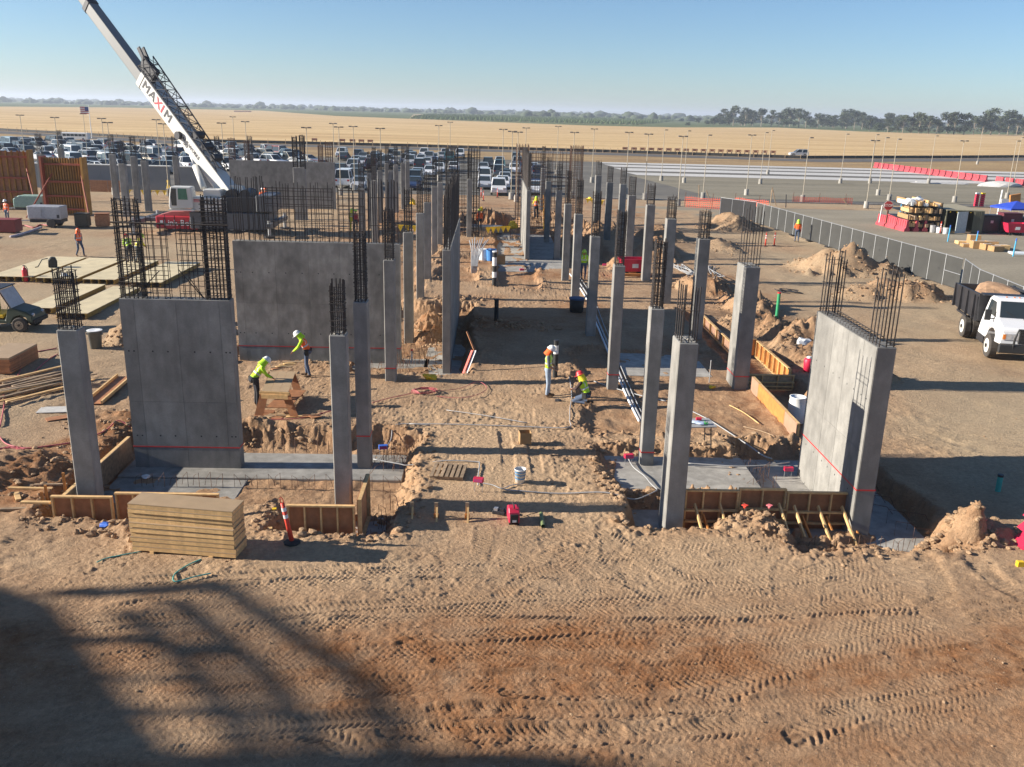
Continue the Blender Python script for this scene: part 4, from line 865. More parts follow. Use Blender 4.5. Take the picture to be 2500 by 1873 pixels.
# hoses
def loops(c, n, r, jit, seed):
    rr = random.Random(seed); pts = []
    for i in range(n*10):
        t = 6.283*i/10; q = r*(1+rr.uniform(-jit,jit)); pts.append(Vector((c.x+q*1.1*math.cos(t)+rr.uniform(-.03,.03), c.y+q*.8*math.sin(t), hz(c.x, c.y)+.03+.008*(i//10)+rr.uniform(0,.03))))
    return pts
t = MB(); t.tube(loops(T('C2',125,1100), 7, .36, .25, 1), .011, 5); t.tube(smooth_curve([T('C2',20,1100,.03),T('B2',1700,1115,.03),T('B2',1560,1145,.03),T('B2',1410,1185,.03)],5), .014, 5)
t.tube(smooth_curve([T('C2',230,1085,.03),T('C2',420,1065,.03),T('C2',560,1010,.03),T('C2',630,1030,.03),T('C2',645,1075,.03),T('C2',560,1120,.03),T('C2',420,1145,.03),T('C2',230,1130,.03)],5), .011, 5)
tag(t.build('air_hose', M_HOSE), 'pink coiled air hose with one wide loop on the dirt', 'hose')
conduit('dark red hose at the left edge running up to the trash can', [('A2',0,1390),('A2',30,1250),('A2',55,1090),('A2',150,960),('A2',190,860),('A2',210,770),('A2',330,770),('A2',480,740)], .022, M_HOSE, .03, 'air_hose')
conduit('second dark red hose curving across the left dirt', [('A2',0,1160),('A2',110,1050),('A2',240,960),('A2',400,840),('A2',490,790)], .02, M_HOSE, .03, 'air_hose')
conduit('red hose running along the front left dirt to the corner column', [('A3',0,240),('A3',60,290),('A3',220,325),('A3',400,305),('A3',590,275)], .022, M_HOSE, .03, 'air_hose')
conduit('red hose crossing behind the front left column', [('A3',815,215),('A3',900,170),('A3',1000,140),('A3',1100,150)], .02, M_HOSE, .03, 'air_hose')
conduit('thin dark red hose in front of the scrap wood by the bench', [('B2',300,1338),('B2',500,1330),('B2',800,1325),('B2',1000,1270),('B2',1070,1250)], .016, M_HOSE, .03, 'air_hose')
t = MB(); t.tube(loops(T('A3',60,385), 4, .33, .3, 2), .02, 5); tag(t.build('air_hose', M_HOSE), 'tangled red hose at the far left edge of the dirt', 'hose')
conduit('green garden hose curling from under the lumber stack', [('A3',1700,1285),('A3',1600,1320),('A3',1490,1390),('A3',1460,1440),('A3',1490,1465),('A3',1640,1435),('A3',1780,1405)], .014, M_TEAL, .02, 'garden_hose')
conduit('green garden hose left of the lumber stack', [('A3',1190,1210),('A3',1050,1240),('A3',900,1270),('A3',820,1310)], .012, M_TEAL, .02, 'garden_hose')
# carpenters' bench
pA, pB, pC = T('B2',478,1085,.84), T('B2',705,1095,.84), T('B2',765,925,.84)
bd = (pC-pB); bl = bd.length; bw = (pB-pA).length; ba = math.atan2((pB-pA).y, (pB-pA).x)-.0
be = empty('work_bench', (pA.x, pA.y, hz(-7,29)), ba, 'carpenters plywood bench with splayed board legs', 'bench')
def loc(v): return Matrix.Rotation(-ba, 3, 'Z') @ (v-pA)
far_ = loc(pC)-loc(pB); fx, fy = far_.x, far_.y
tp_ = [(0,0),(bw,0),(bw+fx,fy),(fx,fy)]
for i in range(3):
    u0, u1 = i/3+.004, (i+1)/3-.004; q = [(bw*u0+0, 0),(bw*u1,0),(bw*u1+fx,fy),(bw*u0+fx,fy)]; MB().prism(q, .82+.004*i, .84+.004*i, 'z').build('top_board', M_TOP, be)
MB().beam((-.05,-.06,.80),(bw+.05,-.06,.80),.04,.10).build('rail', M_WOOD, be); MB().beam((.02,-.10,.70),(bw,-.10,.70),.03,.14).build('rail', M_WOOD, be)
for k, (v, yy) in enumerate(((0,.05),(1,fy-.1))):
    for s in (0, 1):
        x = (bw*s)+fx*v; MB().beam((x+.08-.2*s, yy+.02, .80),(x+(-.14 if s == 0 else .16), yy-.05, .0),.26,.02,up=(0,1,0)).build('leg_board', M_PLY, be)
MB().bx(.08,bw-.05,.12,fy-.2,.25,.27).build('lower_shelf', M_PLY, be)
def plank(label, p, z, L, w_, th, rz, m, name='wood_offcut', grp=None, tilt=0):
    o = MB().bx(-L/2,L/2,-w_/2,w_/2,0,th).build(name, m); o.location = (p.x, p.y, z); o.rotation_euler = (0, tilt, rz); tag(o, label, 'board', grp); return o
r5 = random.Random(21)
for i in range(7):
    p = T('B2', 600+i*24, 905-i*6, .86); plank('offcut on the far half of the carpenters bench, %s in the heap from the left' % nth(i+1), p, hz(-7,29)+.86+.02*i, r5.uniform(.4,.8), .12, .02, r5.uniform(-.5,.9), r5.choice([M_WOOD,M_PLY,M_TOP]), grp='offcuts on the bench')
for i, (x, y) in enumerate([(430,1325),(480,1290),(545,1300),(600,1310),(650,1290),(700,1280),(760,1300),(860,1310),(930,1315),(540,1260)]):
    p = T('B2', x, y); plank('wood offcut on the ground before the bench, %s from the left' % nth(sorted([430,480,545,600,650,700,760,860,930,541]).index(541 if (x == 540) else x)+1), p, hz(p.x,p.y)+.01+.012*(i % 3), r5.uniform(.25,.65), r5.uniform(.1,.3), .02, r5.uniform(-.8,.8), r5.choice([M_TOP,M_PLY,M_WOOD]), grp='offcuts before the bench')
# left hand stores
t = empty('trash_can', (0,0,0), 0, 'grey plastic trash can with crumpled white liner by the left dirt pile', 'trash can'); put(t, T('A2',812,728))
MB().lathe([(0,0),(.21,0),(.27,.72),(.285,.72),(.285,.68),(.255,.66),(.2,.05),(0,.05)], 20).build('can', mat('grey plastic', (.13,.14,.14), .6), t, True); MB().lathe([(.262,.70),(.30,.735),(.22,.745),(.0,.72)], 14).build('liner', M_WHITE, t)
for s in (-1,1): MB().bx(s*.27-.04,s*.27+.04,-.06,.06,.55,.62).build('handle', MATS['grey plastic'], t)
for i in range(8):
    o = MB().bx(-1.1,0,-2.1,0,0,.07).build('plywood_sheet', M_TOP if i == 7 else M_PLY); o.location = (-17.1, 33.5, hz(-17.8,32.4)+i*.0725); o.rotation_euler = (0,0,r5.uniform(-.015,.015)); tag(o, 'brown plywood form, %s from the bottom of the left edge stack' % nth(i+1), 'plywood', 'plywood stack at the left edge')
for i in range(26):
    p = T('A2', 130+i*13, 1030+r5.uniform(-60,110)); plank('weathered board in the scrap heap, %s counted from its left end' % nth(i+1), p, hz(p.x,p.y)+.02+.035*(i % 7), r5.uniform(1.6,3.2), r5.uniform(.06,.14), .04, rad(52)+r5.uniform(-.12,.12), r5.choice([M_WOODG,M_WOODG,M_WOOD]), 'scrap_board', 'scrap lumber heap', r5.uniform(-.03,.03))
pa, pb = T('A2',785,1190), T('A2',1055,960); dv = (pb-pa); fc = empty('form_channel', (pa.x, pa.y, hz(pa.x,pa.y)+.04), math.atan2(dv.y,dv.x), 'timber channel form lying behind the front left column', 'formwork'); Lc = dv.length
MB().bx(0,Lc,-.30,.30,0,.02).build('base', M_PLY, fc); MB().bx(0,Lc,.24,.30,.021,.12).build('side_rail', M_WOOD, fc); MB().bx(0,Lc,-.30,-.24,.021,.12).build('side_rail', M_WOOD, fc)
p = T('A2',480,1235); plank('pale grey board lying by the scrap heap', p, hz(p.x,p.y)+.03, 1.1,.6,.02,.15,mat('pale board', (.5,.48,.44), .8), 'loose_board')
p = T('A2',520,1300); plank('brown board in front of the pale board', p, hz(p.x,p.y)+.03, .9,.35,.02,.6,M_PLY, 'loose_board')
p = T('A3',260,690); plank('pale plank on the dirt left of the front forms', p, hz(p.x,p.y)+.01, 1.1,.09,.05,-.02,M_WOOD, 'loose_board')
p = T('A3',90,855); plank('long plank at the left edge before the front forms', p, hz(p.x,p.y)+.01, .9,.09,.05,.12,M_WOODG, 'loose_board')
p = T('A3',150,755); plank('short tilted plank at the left edge', p, hz(p.x,p.y)+.01, .5,.12,.05,-1.0,M_WOOD, 'loose_board')
p = T('A3',430,665); plank('thin plank leading to the left form corner', p, hz(p.x,p.y)+.01, .8,.06,.04,.08,M_WOODG, 'loose_board')
# slab-deck panels laid out on the left
M_DECK = mat('yellow deck plywood', (.60,.50,.31), .7, 0, .12, 2, objvar=.08); M_HBEAM = mat('yellow timber beam', (.32,.20,.04), .8, 0, .2, 6)
DP = [(-26.95,-24.65,48.7,55.5,'far left'),(-24.35,-22.15,48.4,55.2,'second from the left'),(-21.85,-20.1,48.4,55.0,'third from the left'),(-19.4,-17.4,47.7,54.4,'right end'),(-21.25,-19.95,40.9,46.8,'front left'),(-19.5,-18.1,40.2,46.6,'front right'),(-40.5,-35.5,61.5,65.5,'far back at the left edge')]
for (x0,x1,y0,y1,nm) in DP:
    d = empty('slab_deck', ((x0+x1)/2,(y0+y1)/2,hz((x0+x1)/2,y0)), 0, 'yellow plywood deck on timber beams, %s of the decks' % nm, 'deck panel', 'slab deck panels laid on the ground')
    w_, l_ = (x1-x0)/2, (y1-y0)/2; ns = 2 if w_ < .8 else 3
    for i in range(ns): MB().bx(-w_,w_,-l_+2*l_*i/ns+.003,-l_+2*l_*(i+1)/ns-.003,.285,.306).build('plywood_sheet', M_DECK, d)
    n = max(3, int(w_*2/.34))
    for i in range(n):
        x = -w_+.06+(2*w_-.12)*i/(n-1); q = MB(); q.bx(x-.04,x+.04,-l_-.06,l_+.04,.235,.283); q.bx(x-.015,x+.015,-l_-.05,l_+.03,.12,.235); q.bx(x-.04,x+.04,-l_-.06,l_+.04,.072,.12); q.build('beam', M_HBEAM, d)
    for yy in (-l_*.6, l_*.6): MB().bx(-w_,w_,yy-.05,yy+.05,.0,.07).build('bearer', M_WOODG, d)
e = empty('fire_extinguisher', (0,0,0), 0, 'red fire extinguisher in front of the far left deck panel', 'fire extinguisher'); put(e, T('A',218,1615))
MB().lathe([(0,0),(.13,0),(.14,.05),(.14,.62),(.09,.74),(.03,.78),(.03,.84),(0,.84)], 14).build('cylinder', mat('extinguisher red', (.55,.02,.03), .4), e, True); MB().tube([(0,0,.82),(.10,0,.84),(.17,0,.7),(.17,0,.3)], .018, 5).build('hose', M_BLACK, e); MB().bx(-.06,.08,-.02,.02,.84,.88).build('valve', M_DARK, e)
bp_ = empty('backpack', (0,0,0), .4, 'black backpack leaning on the far left deck panel', 'backpack'); q = T('A',445,1490,.32); bp_.location = (q.x,q.y,hz(q.x,48.7)+.31)
MB().prism([(-.22,0),(.24,0),(.26,.3),(.18,.55),(-.05,.58),(-.2,.4)], -.18, .18, 'y').build('bag', M_BLACK, bp_, bevel=.04); MB().tube([(-.2,0,.5),(-.5,0,.45),(-.75,0,.05),(-.9,.0,.02)], .03, 5).build('strap', M_BLACK, bp_)
hh = empty('hard_hat', (0,0,0), 0, 'white hard hat lying on the second deck panel', 'hard hat'); q = T('A',540,1565,.32); hh.location = (q.x,q.y,.32+hz(q.x,48.4)); MB().lathe([(.22,0),(.20,.01),(.15,.015),(.14,.09),(.09,.15),(0,.17)], 14).build('shell', M_WHITE, hh, True)
# right hand bits
bb = empty('white_barrel', (10.52,28.9,-.45), 0, 'white plastic drum standing behind the sunlit right wall', 'barrel'); MB().lathe([(0,0),(.26,0),(.28,.04),(.30,.3),(.295,.6),(.27,.88),(.285,.9),(.285,.92),(.24,.92),(.24,.89),(0,.89)], 20).build('drum', M_WHITE, bb, True); MB().lathe([(.303,.30),(.307,.32),(.303,.34)], 20).build('rib', M_WHITE, bb); MB().lathe([(.300,.56),(.304,.58),(.300,.60)], 20).build('rib', M_WHITE, bb)
q = T('E2',385,925); e = empty('water_jug', (q.x,q.y,hz(q.x,q.y)), 0, 'magenta drink cooler behind the sunlit right wall', 'cooler'); MB().lathe([(0,0),(.17,0),(.19,.5),(.15,.56),(.0,.58)], 14).build('jug', M_REDP, e, True); MB().lathe([(0,.58),(.10,.58),(.09,.64),(0,.65)], 12).build('lid', M_WHITE, e)
q = T('E2',340,765); o = MB().blob((0,0,.16), (.3,.25,.22), 3, 2, .35).build('plastic_bag', M_WHITE); put(o, q); tag(o, 'crumpled white plastic bag on the dirt heap by the right wall', 'bag')
def vpipe(label, p, h, r, m, capm, bands=None):
    e = empty('standpipe', (p.x,p.y,hz(p.x,p.y)), 0, label, 'pipe'); MB().cyl((0,0,-.1),(0,0,h),r,12).build('pipe', m, e); MB().cyl((0,0,h),(0,0,h+.06),r*1.1,12).build('cap', capm, e)
    for a, b in bands or (): MB().cyl((0,0,h*a),(0,0,h*b),r*1.02,12).build('band', M_WHITE, e)
vpipe('green standpipe with red top in the right dirt heaps', T('D2',1352,600), 1.25, .075, M_GREEN, M_RED); vpipe('teal standpipe in the shade right of the sunlit wall', T('E3',1985,700), .42, .07, M_TEAL, M_DARK)
vpipe('black and white standpipe right behind the standing worker', T('C2',1225,975), 1.36, .09, M_BLACK, M_DARK, [(.66,.90)]); vpipe('black standpipe in the shaded middle dirt', T('C2',730,520), .95, .10, M_BLACK, M_BLACK); vpipe('tall banded black and white standpipe on the far pad', T('C2',712,205), 1.9, .12, M_BLACK, M_WHITE, [(.25,.42),(.6,.85)])
vpipe('short white elbow pipe by the thin end-on wall', T('B2',1745,760), .55, .045, M_WHITE, M_RED); vpipe('thin pale stake pipe beside the deep column', T('D2',800,1000), .8, .02, M_PVC, M_PVC)
e = empty('tool_tub', (0,0,0), 0, 'black tub with blue lid at the foot of the fifth inner right column', 'tub'); put(e, T('C2',1405,428)); MB().lathe([(0,0),(.33,0),(.37,.62),(0,.62)], 16).build('tub', M_BLACK, e, True); MB().lathe([(0,.625),(.40,.625),(.40,.70),(0,.72)], 16).build('lid', mat('dark blue lid', (.02,.06,.14), .6), e)
def tbin(p, label, s=1.0, rz=0):
    e = empty('dump_bin', (0,0,0), rz, label, 'bin', 'red plastic bins'); put(e, p, rz); e.scale = (s,s,s)
    q = MB(); q.add([(-.7,-.45,.3),(.7,-.45,.3),(.7,.45,.3),(-.7,.45,.3),(-.95,-.6,1.1),(.95,-.6,1.1),(.95,.6,1.1),(-.95,.6,1.1),(-.87,-.53,1.1),(.87,-.53,1.1),(.87,.53,1.1),(-.87,.53,1.1),(-.65,-.4,.4),(.65,-.4,.4),(.65,.4,.4),(-.65,.4,.4)], [(3,2,1,0),(0,1,5,4),(1,2,6,5),(2,3,7,6),(3,0,4,7),(4,5,9,8),(5,6,10,9),(6,7,11,10),(7,4,8,11),(8,9,13,12),(9,10,14,13),(10,11,15,14),(11,8,12,15),(12,13,14,15)]); q.build('hopper', M_REDP, e)
    for sx in (-.45,.45):
        for sy in (-.3,.3): MB().cyl((sx,sy-.04,.13),(sx,sy+.04,.13),.13,10).build('wheel', M_BLACK, e)
    MB().bx(-.2,.2,-.545,-.535,.55,.85).build('label_plate', M_WHITE, e)
tbin(T('C',1880,1560), 'red plastic bin on the dirt among the right columns', .95, .1)
for i in range(2): plank('timber bearer under the red bin among the right columns, %s' % ('near one','far one')[i], T('C',1880,1575-30*i), hz(9,56)+.02, 2.2,.2,.14,.05,M_PLYO, 'bearer')
tb_ = empty('layout_table', (6.2,25.3,hz(6.2,25.3)), .1, 'folding layout table with drawings behind the stout right column', 'table')
MB().bx(-.55,.55,-.38,.38,.66,.69).build('table_top', M_PVC, tb_)
for sx in (-.45,.45):
    for sy in (-.3,.3): MB().cyl((sx,sy,0),(sx*.9,sy*.9,.66),.018,5).build('leg', M_DARK, tb_)
for i, (x, y, m_, lb) in enumerate([(-.32,.0,M_WHITE,'white drawing sheet on the left of the layout table'),(.05,-.1,mat('pale blue paper', (.5,.6,.8), .8),'pale blue drawing sheet on the layout table')]):
    o = MB().blob((0,0,0), (.2,.17,.03), 8+i, 2, .3).build('drawing_sheet', m_); o.location = (6.2+x, 25.3+y, hz(6.2,25.3)+.73); tag(o, lb, 'paper')
o = MB().cyl((-.08,0,0),(.08,0,0),.05,10).build('tape_roll', M_REDP); o.location = (6.35,25.5,hz(6.2,25.3)+.745); tag(o, 'red roll on the layout table', 'tape roll')
t = MB(); t.tube([(6.5+.06*math.cos(i),25.15+.08*math.sin(i*1.3),hz(6.2,25.3)+.71+.006*i) for i in range(12)], .012, 4); tag(t.build('green_strap', mat('green strap', (.03,.35,.06), .7)), 'green strap heaped on the layout table', 'strap')
for i, (tl, x, y, m_) in enumerate([('D3',1085,950,M_ORANGE),('D3',1290,955,mat('pink flag', (.75,.18,.2), .7))]):
    p = T(tl,x,y); e = empty('rebar_stake', (p.x,p.y,hz(p.x,p.y)), .7, '%s square-capped rebar stake on the dirt tongue before the braced forms' % ('orange','pink')[i], 'stake'); MB().cyl((0,0,-.1),(0,0,.28),.009,5).build('stake', M_BARR, e); MB().bx(-.06,.06,-.06,.06,.28,.30).build('cap', m_, e); MB().cyl((0,0,.22),(0,0,.28),.03,8).build('sleeve', m_, e)
for i, (x, y) in enumerate([(590,920),(550,1010)]):
    p = T('B3',x,y); e = empty('survey_stake', (p.x,p.y,hz(p.x,p.y)), .2, 'small capped survey stake behind the leaning post, %s one' % ('far','near')[i], 'stake', 'survey stakes'); MB().cyl((0,0,-.1),(0,0,.26),.012,5).build('stake', M_WOODG, e); MB().bx(-.05,.05,-.05,.05,.26,.285).build('cap', M_YEL if i == 0 else M_WOOD, e)
for i, (tl,x,y,s) in enumerate([('B2',1890,990,.2),('D2',825,1045,.12),('B2',1905,905,.14)]):
    o = MB().blob((0,0,s*.5), (s,s*.7,s*.6), 30+i, 2, .5).build('yellow_cap_bundle', M_YEL); put(o, T(tl,x,y)); tag(o, 'yellow bundle of rebar caps, %s' % ('low one by the thin end-on wall','one left of the deep column','upper one by the thin end-on wall')[i], 'cap bundle')
o = MB().blob((0,0,.02), (.16,.11,.05), 44, 2, .4).build('blue_glove', M_BLUE); put(o, T('A3',905,1010)); tag(o, 'crumpled blue glove on the dirt left of the lumber stack', 'glove')
o = MB().blob((0,0,.02), (.12,.09,.05), 45, 2, .4).build('paper_scrap', M_WHITE); o.location = T('A3',1225,570,-.42); tag(o, 'white paper scrap on the left footing', 'paper')
o = MB().blob((0,0,.03), (.13,.09,.06), 46, 2, .4).build('dropped_glove', M_DARK); put(o, T('C2',1255,1180)); tag(o, 'dark tool on the dirt by the standing worker', 'tool')
# folding stand beside the thin wall, boards leaning
pa = T('C2',430,985,-.3); e = empty('folding_ladder', (pa.x,pa.y,-.35), 0, 'short folded ladder with orange stripes leaning by the thin end-on wall', 'ladder')
MB().beam((0,0,0),(.42,.5,1.05),.09,.03).build('rail', M_ORANGE, e); MB().beam((.12,0,0),(.54,.5,1.05),.09,.03).build('rail', M_WHITE, e); MB().beam((.50,.5,1.05),(.2,.85,1.7),.07,.03).build('rail', M_PLY, e)
# red plastic sheeting at the right edge
p = T('E3',2200,1180); e = empty('plastic_barrier', (p.x+.30,p.y,hz(p.x,p.y)), 0, 'crumpled magenta plastic barrier at the right edge', 'barrier')
for i, (x, z, w_) in enumerate([(-.15,.10,.5),(-.05,.45,.36),(.12,.75,.28)]): MB().prism([(-w_,z-.12),(w_,z-.05),(w_*.9,z+.22),(-w_*.2,z+.16)], -.25, .3, 'y').build('fold', M_REDP, e)
p = T('E3',2165,1350); o = MB().bx(-.07,.07,-.05,.05,0,.12).build('yellow_block', M_YEL); put(o, p); tag(o, 'small yellow block at the right edge of the dirt', 'block')
# ------------------------------------------------------------------ lettering
def text_mesh(s, size, m, name='lettering', ext=.004):
    cu = bpy.data.curves.new('txt', 'FONT'); cu.body = s; cu.size = size; cu.align_x = 'CENTER'; cu.align_y = 'CENTER'; cu.extrude = ext; cu.resolution_u = 2
    o = bpy.data.objects.new('txt', cu); COL.objects.link(o); dg = bpy.context.evaluated_depsgraph_get(); me = bpy.data.meshes.new_from_object(o.evaluated_get(dg)); me.name = name
    bpy.data.objects.remove(o); bpy.data.curves.remove(cu); 
    bm = bmesh.new()                     # a second, slightly shifted copy thickens the strokes
    for k, dx in enumerate((-.022, .022)):
        n0 = len(bm.verts); bm.from_mesh(me); bm.verts.ensure_lookup_table(); bmesh.ops.translate(bm, verts=bm.verts[n0:], vec=(dx*size, 0, .003*k))
    bm.to_mesh(me); bm.free(); me.materials.clear(); me.materials.append(m); return me
def place_text(s, size, m, parent, org, xdir, ydir, name='lettering', bold=1.0):
    o = bpy.data.objects.new(name, text_mesh(s, size, m, name)); COL.objects.link(o); o.parent = parent
    x = Vector(xdir).normalized(); y = Vector(ydir); y = (y-x*y.dot(x)).normalized(); z = x.cross(y); M = Matrix((x*bold, y, z)).transposed().to_4x4(); M.translation = Vector(org); o.matrix_local = M; return o
# ------------------------------------------------------------------ dump truck
M_TRW = mat('white truck paint', (.72,.72,.72), .3, 0, .03, 2); M_TYRE = mat('dusty tyre', (.055,.048,.042), .9, 0, .2, 6); M_BED = mat('black bed paint', (.022,.022,.026), .5, 0, .3, 3)
M_HEAD = mat('headlamp', (.55,.55,.56), .15, .3, .2, 12); M_AMB = mat('amber lens', (.7,.2,.03), .3); M_RIM = mat('white steel rim', (.62,.60,.54), .6, 0, .1, 8)
def wheel(parent, x, y, r, w_, rim=True, name='wheel', rimm=None, s=1):
    q = MB(); q.cyl((x-w_/2,y,r),(x+w_/2,y,r),r,22); o = q.build(name, M_TYRE, parent, bevel=.03)
    if rim:
        h = MB(); sx = x+s*(w_/2); h.cyl((sx-.02*s,y,r),(sx+.006*s,y,r),r*.60,18); ro = h.build('rim', rimm or M_RIM, o)
        k = MB(); k.cyl((sx,y,r),(sx+.05*s,y,r),r*.17,10); 
        for i in range(8): t = 6.283*i/8; k.cyl((sx,y+r*.38*math.cos(t),r+r*.38*math.sin(t)),(sx+.012*s,y+r*.38*math.cos(t),r+r*.38*math.sin(t)),r*.05,6)
        k.build('hub', M_DARK, o)
    return o
tk = empty('dump_truck', (22.42,37.85,hz(21,38)), rad(168), 'white dump truck with black dirt-filled bed at the right edge', 'truck')
for s in (1,-1):
    wheel(tk, s*1.02, 1.85, .50, .30, s=s); wheel(tk, s*1.02, -1.85, .50, .28, s=s); wheel(tk, s*.70, -1.85, .50, .28, False)
MB().bx(-.45,.45,-3.2,2.6,.60,.85).build('chassis', M_DARK, tk)
def loft(prof, hw0, hw1):  # side profile (y,z) -> body with slight tumblehome
    q = MB(); zs = [p[1] for p in prof]; lo, hi = min(zs), max(zs); n = len(prof)
    for s in (-1, 1): q.v += [(s*(hw0+(hw1-hw0)*(p[1]-lo)/(hi-lo)), p[0], p[1]) for p in prof]
    q.f += [list(range(n)), list(range(2*n-1, n-1, -1))]+[(i, n+i, n+(i+1) % n, (i+1) % n) for i in range(n)]; q.m = [0]*len(q.f); return q
loft([(.25,.72),(.25,1.15),(.35,1.75),(.52,2.32),(.72,2.42),(1.25,2.44),(1.45,2.36),(1.98,1.72),(2.9,1.52),(3.02,1.40),(3.05,.85),(2.42,.80),(2.36,1.02),(2.15,1.20),(1.85,1.26),(1.55,1.20),(1.34,1.02),(1.28,.72)], 1.12, .90).build('cab', M_TRW, tk, bevel=.035)
ws = MB(); ws.add([(-.90,1.99,1.74),(.90,1.99,1.74),(.80,1.50,2.33),(-.80,1.50,2.33)], [(0,1,2,3)]); ws.build('windshield', M_GLASS, tk)
for s in (-1,1):
    q = MB(); e = .012; f_ = lambda y, z: (s*(1.12-(z-.72)/(2.44-.72)*.22+e), y, z)
    q.add([f_(.62,1.72),f_(1.84,1.70),f_(1.42,2.28),f_(.72,2.28)], [(0,1,2,3)]); q.build('side_window', M_GLASS, tk)
    m_ = MB(); m_.bx(s*1.20-.03 if s > 0 else -1.42, 1.42 if s > 0 else -1.17, 1.72, 1.80, 1.55, 2.0); mo = m_.build('mirror', M_BLACK, tk, bevel=.02)
    MB().beam((s*1.0,1.7,1.62),(s*1.25,1.75,1.62),.05,.04).build('arm', M_BLACK, mo)
    MB().bx(s*.62-.22, s*.62+.22+.14*s, 3.0, 3.075, 1.02, 1.30).build('headlight', M_HEAD, tk, bevel=.02); MB().bx(s*.95-.05, s*.95+.05, 3.02, 3.08, 1.06, 1.26).build('turn_lamp', M_AMB, tk)
    MB().bx(min(s*.8,s*1.14), max(s*.8,s*1.14), .3, 1.2, .42, .72).build('step', M_DARK, tk)
for s in (-1,1):
    fx_ = lambda z: s*(1.12-(z-.72)/(2.44-.72)*.22+.004)
    for y_ in (.56,1.50): MB().beam((fx_(.95),y_,.95),(fx_(1.72),y_,1.72),.012,.012).build('door_seam', M_BLACK, tk)
    MB().beam((fx_(1.72),.56,1.66),(fx_(1.72),1.95,1.64),.012,.012).build('door_seam', M_BLACK, tk); MB().bx(min(fx_(1.45),fx_(1.45)+.03*s),max(fx_(1.45),fx_(1.45)+.03*s),.64,.82,1.44,1.49).build('door_handle', M_BLACK, tk)
MB().beam((0,1.98,1.735),(0,2.92,1.53),.01,.012).build('hood_seam', M_DARK, tk)
for x in (-.5,.3): MB().beam((x,2.0,1.755),(x+.35,1.82,1.98),.02,.015).build('wiper', M_BLACK, tk)
MB().bx(-.42,.42,3.02,3.10,.90,1.46).build('grille', M_BLACK, tk, bevel=.02)
for z in (1.0,1.12,1.24,1.36): MB().bx(-.38,.38,3.101,3.11,z,z+.03).build('grille_bar', M_DARK, tk)
q = MB(); q.tube([(-.62,3.2,.7),(-.60,3.25,1.15),(-.5,3.22,1.5),(.5,3.22,1.5),(.60,3.25,1.15),(.62,3.2,.7)], .045, 8); q.build('brush_guard', M_BLACK, tk)
MB().bx(-1.14,1.14,3.06,3.24,.52,.86).build('bumper', M_BLACK, tk, bevel=.03); MB().bx(-.16,.16,3.241,3.25,.56,.70).build('licence_plate', M_WHITE, tk)
em = MB(); em.v = []; n = 20
em.add([(.20*math.cos(6.283*i/n), 3.115, 1.22+.075*math.sin(6.283*i/n)) for i in range(n)]+[(.20*math.cos(6.283*i/n), 3.125, 1.22+.075*math.sin(6.283*i/n)) for i in range(n)], [list(range(n)), list(range(2*n-1,n-1,-1))]+[(i,(i+1)%n,n+(i+1)%n,n+i) for i in range(n)]); eo = em.build('emblem', mat('emblem blue', (.03,.07,.25), .25), tk)
place_text('Ford', .12, M_STEEL, eo, (0,3.127,1.22), (-1,0,0), (0,0,1))
for x in (-.5,-.2,0,.2,.5): MB().bx(x-.03,x+.03,1.15,1.22,2.445,2.475).build('roof_lamp', M_AMB, tk)
bed = MB(); B0, B1 = -3.45, .12
bed.add([(-1.18,B0,1.15),(1.18,B0,1.15),(1.18,B1,1.15),(-1.18,B1,1.15),(-1.25,B0,2.2),(1.25,B0,2.2),(1.25,B1,2.35),(-1.25,B1,2.35),(-1.15,B0+.08,2.2),(1.15,B0+.08,2.2),(1.15,B1-.08,2.35),(-1.15,B1-.08,2.35),(-1.1,B0+.08,1.3),(1.1,B0+.08,1.3),(1.1,B1-.08,1.3),(-1.1,B1-.08,1.3)], [(3,2,1,0),(0,1,5,4),(1,2,6,5),(2,3,7,6),(3,0,4,7),(4,5,9,8),(5,6,10,9),(6,7,11,10),(7,4,8,11),(8,9,13,12),(9,10,14,13),(10,11,15,14),(11,8,12,15),(12,13,14,15)])
bo = bed.build('dump_bed', M_BED, tk, bevel=.015)
for s in (-1,1):
    for y in (-3.38,-2.4,-1.4,-.4,.05): MB().bx(min(s*1.2,s*1.30), max(s*1.2,s*1.30), y-.05, y+.05, 1.15, 2.22).build('rib', M_BED, bo)
    MB().bx(min(s*1.2,s*1.29), max(s*1.2,s*1.29), -2.6,-1.1, 1.06,1.14).build('mudguard', M_DARK, tk)
ld = MB(); ld.blob((0,-1.5,1.95), (1.02,1.55,.55), 5, 3, .18); lo_ = ld.build('dirt_load', mat('clod soil'), bo)
MB().bx(-1.2,1.2,.121,.6,2.36,2.42).build('cab_shield', M_BED, bo)
# ------------------------------------------------------------------ utility cart at the left edge
M_UTV = mat('dark green plastic', (.035,.05,.03), .5, 0, .15, 4)
u = empty('utility_cart', (-20.9,38.35,hz(-20,38)), rad(-90), 'dark green utility cart with roof and windscreen at the left edge', 'utility vehicle')
for s in (1,-1): wheel(u, s*.62, 1.05, .31, .24, s=s, rimm=mat('tan dusty rim', (.35,.28,.2), .8)); wheel(u, s*.62, -.95, .31, .26, s=s, rimm=MATS['tan dusty rim'])
loft([(-1.5,.35),(-1.5,.80),(-.35,.80),(-.30,.55),(.45,.50),(.55,.95),(.75,1.02),(1.35,.85),(1.55,.70),(1.60,.42),(1.42,.40),(1.3,.62),(1.05,.70),(.8,.62),(.66,.36)], .66, .56).build('body', M_UTV, u, bevel=.03)
MB().bx(-.55,.55,-.30,.35,.55,.72).build('seat', M_YEL, u, bevel=.03); MB().bx(-.55,.55,-.42,-.28,.7,1.2).build('seat_back', mat('olive seat', (.16,.15,.03), .7), u, bevel=.03)
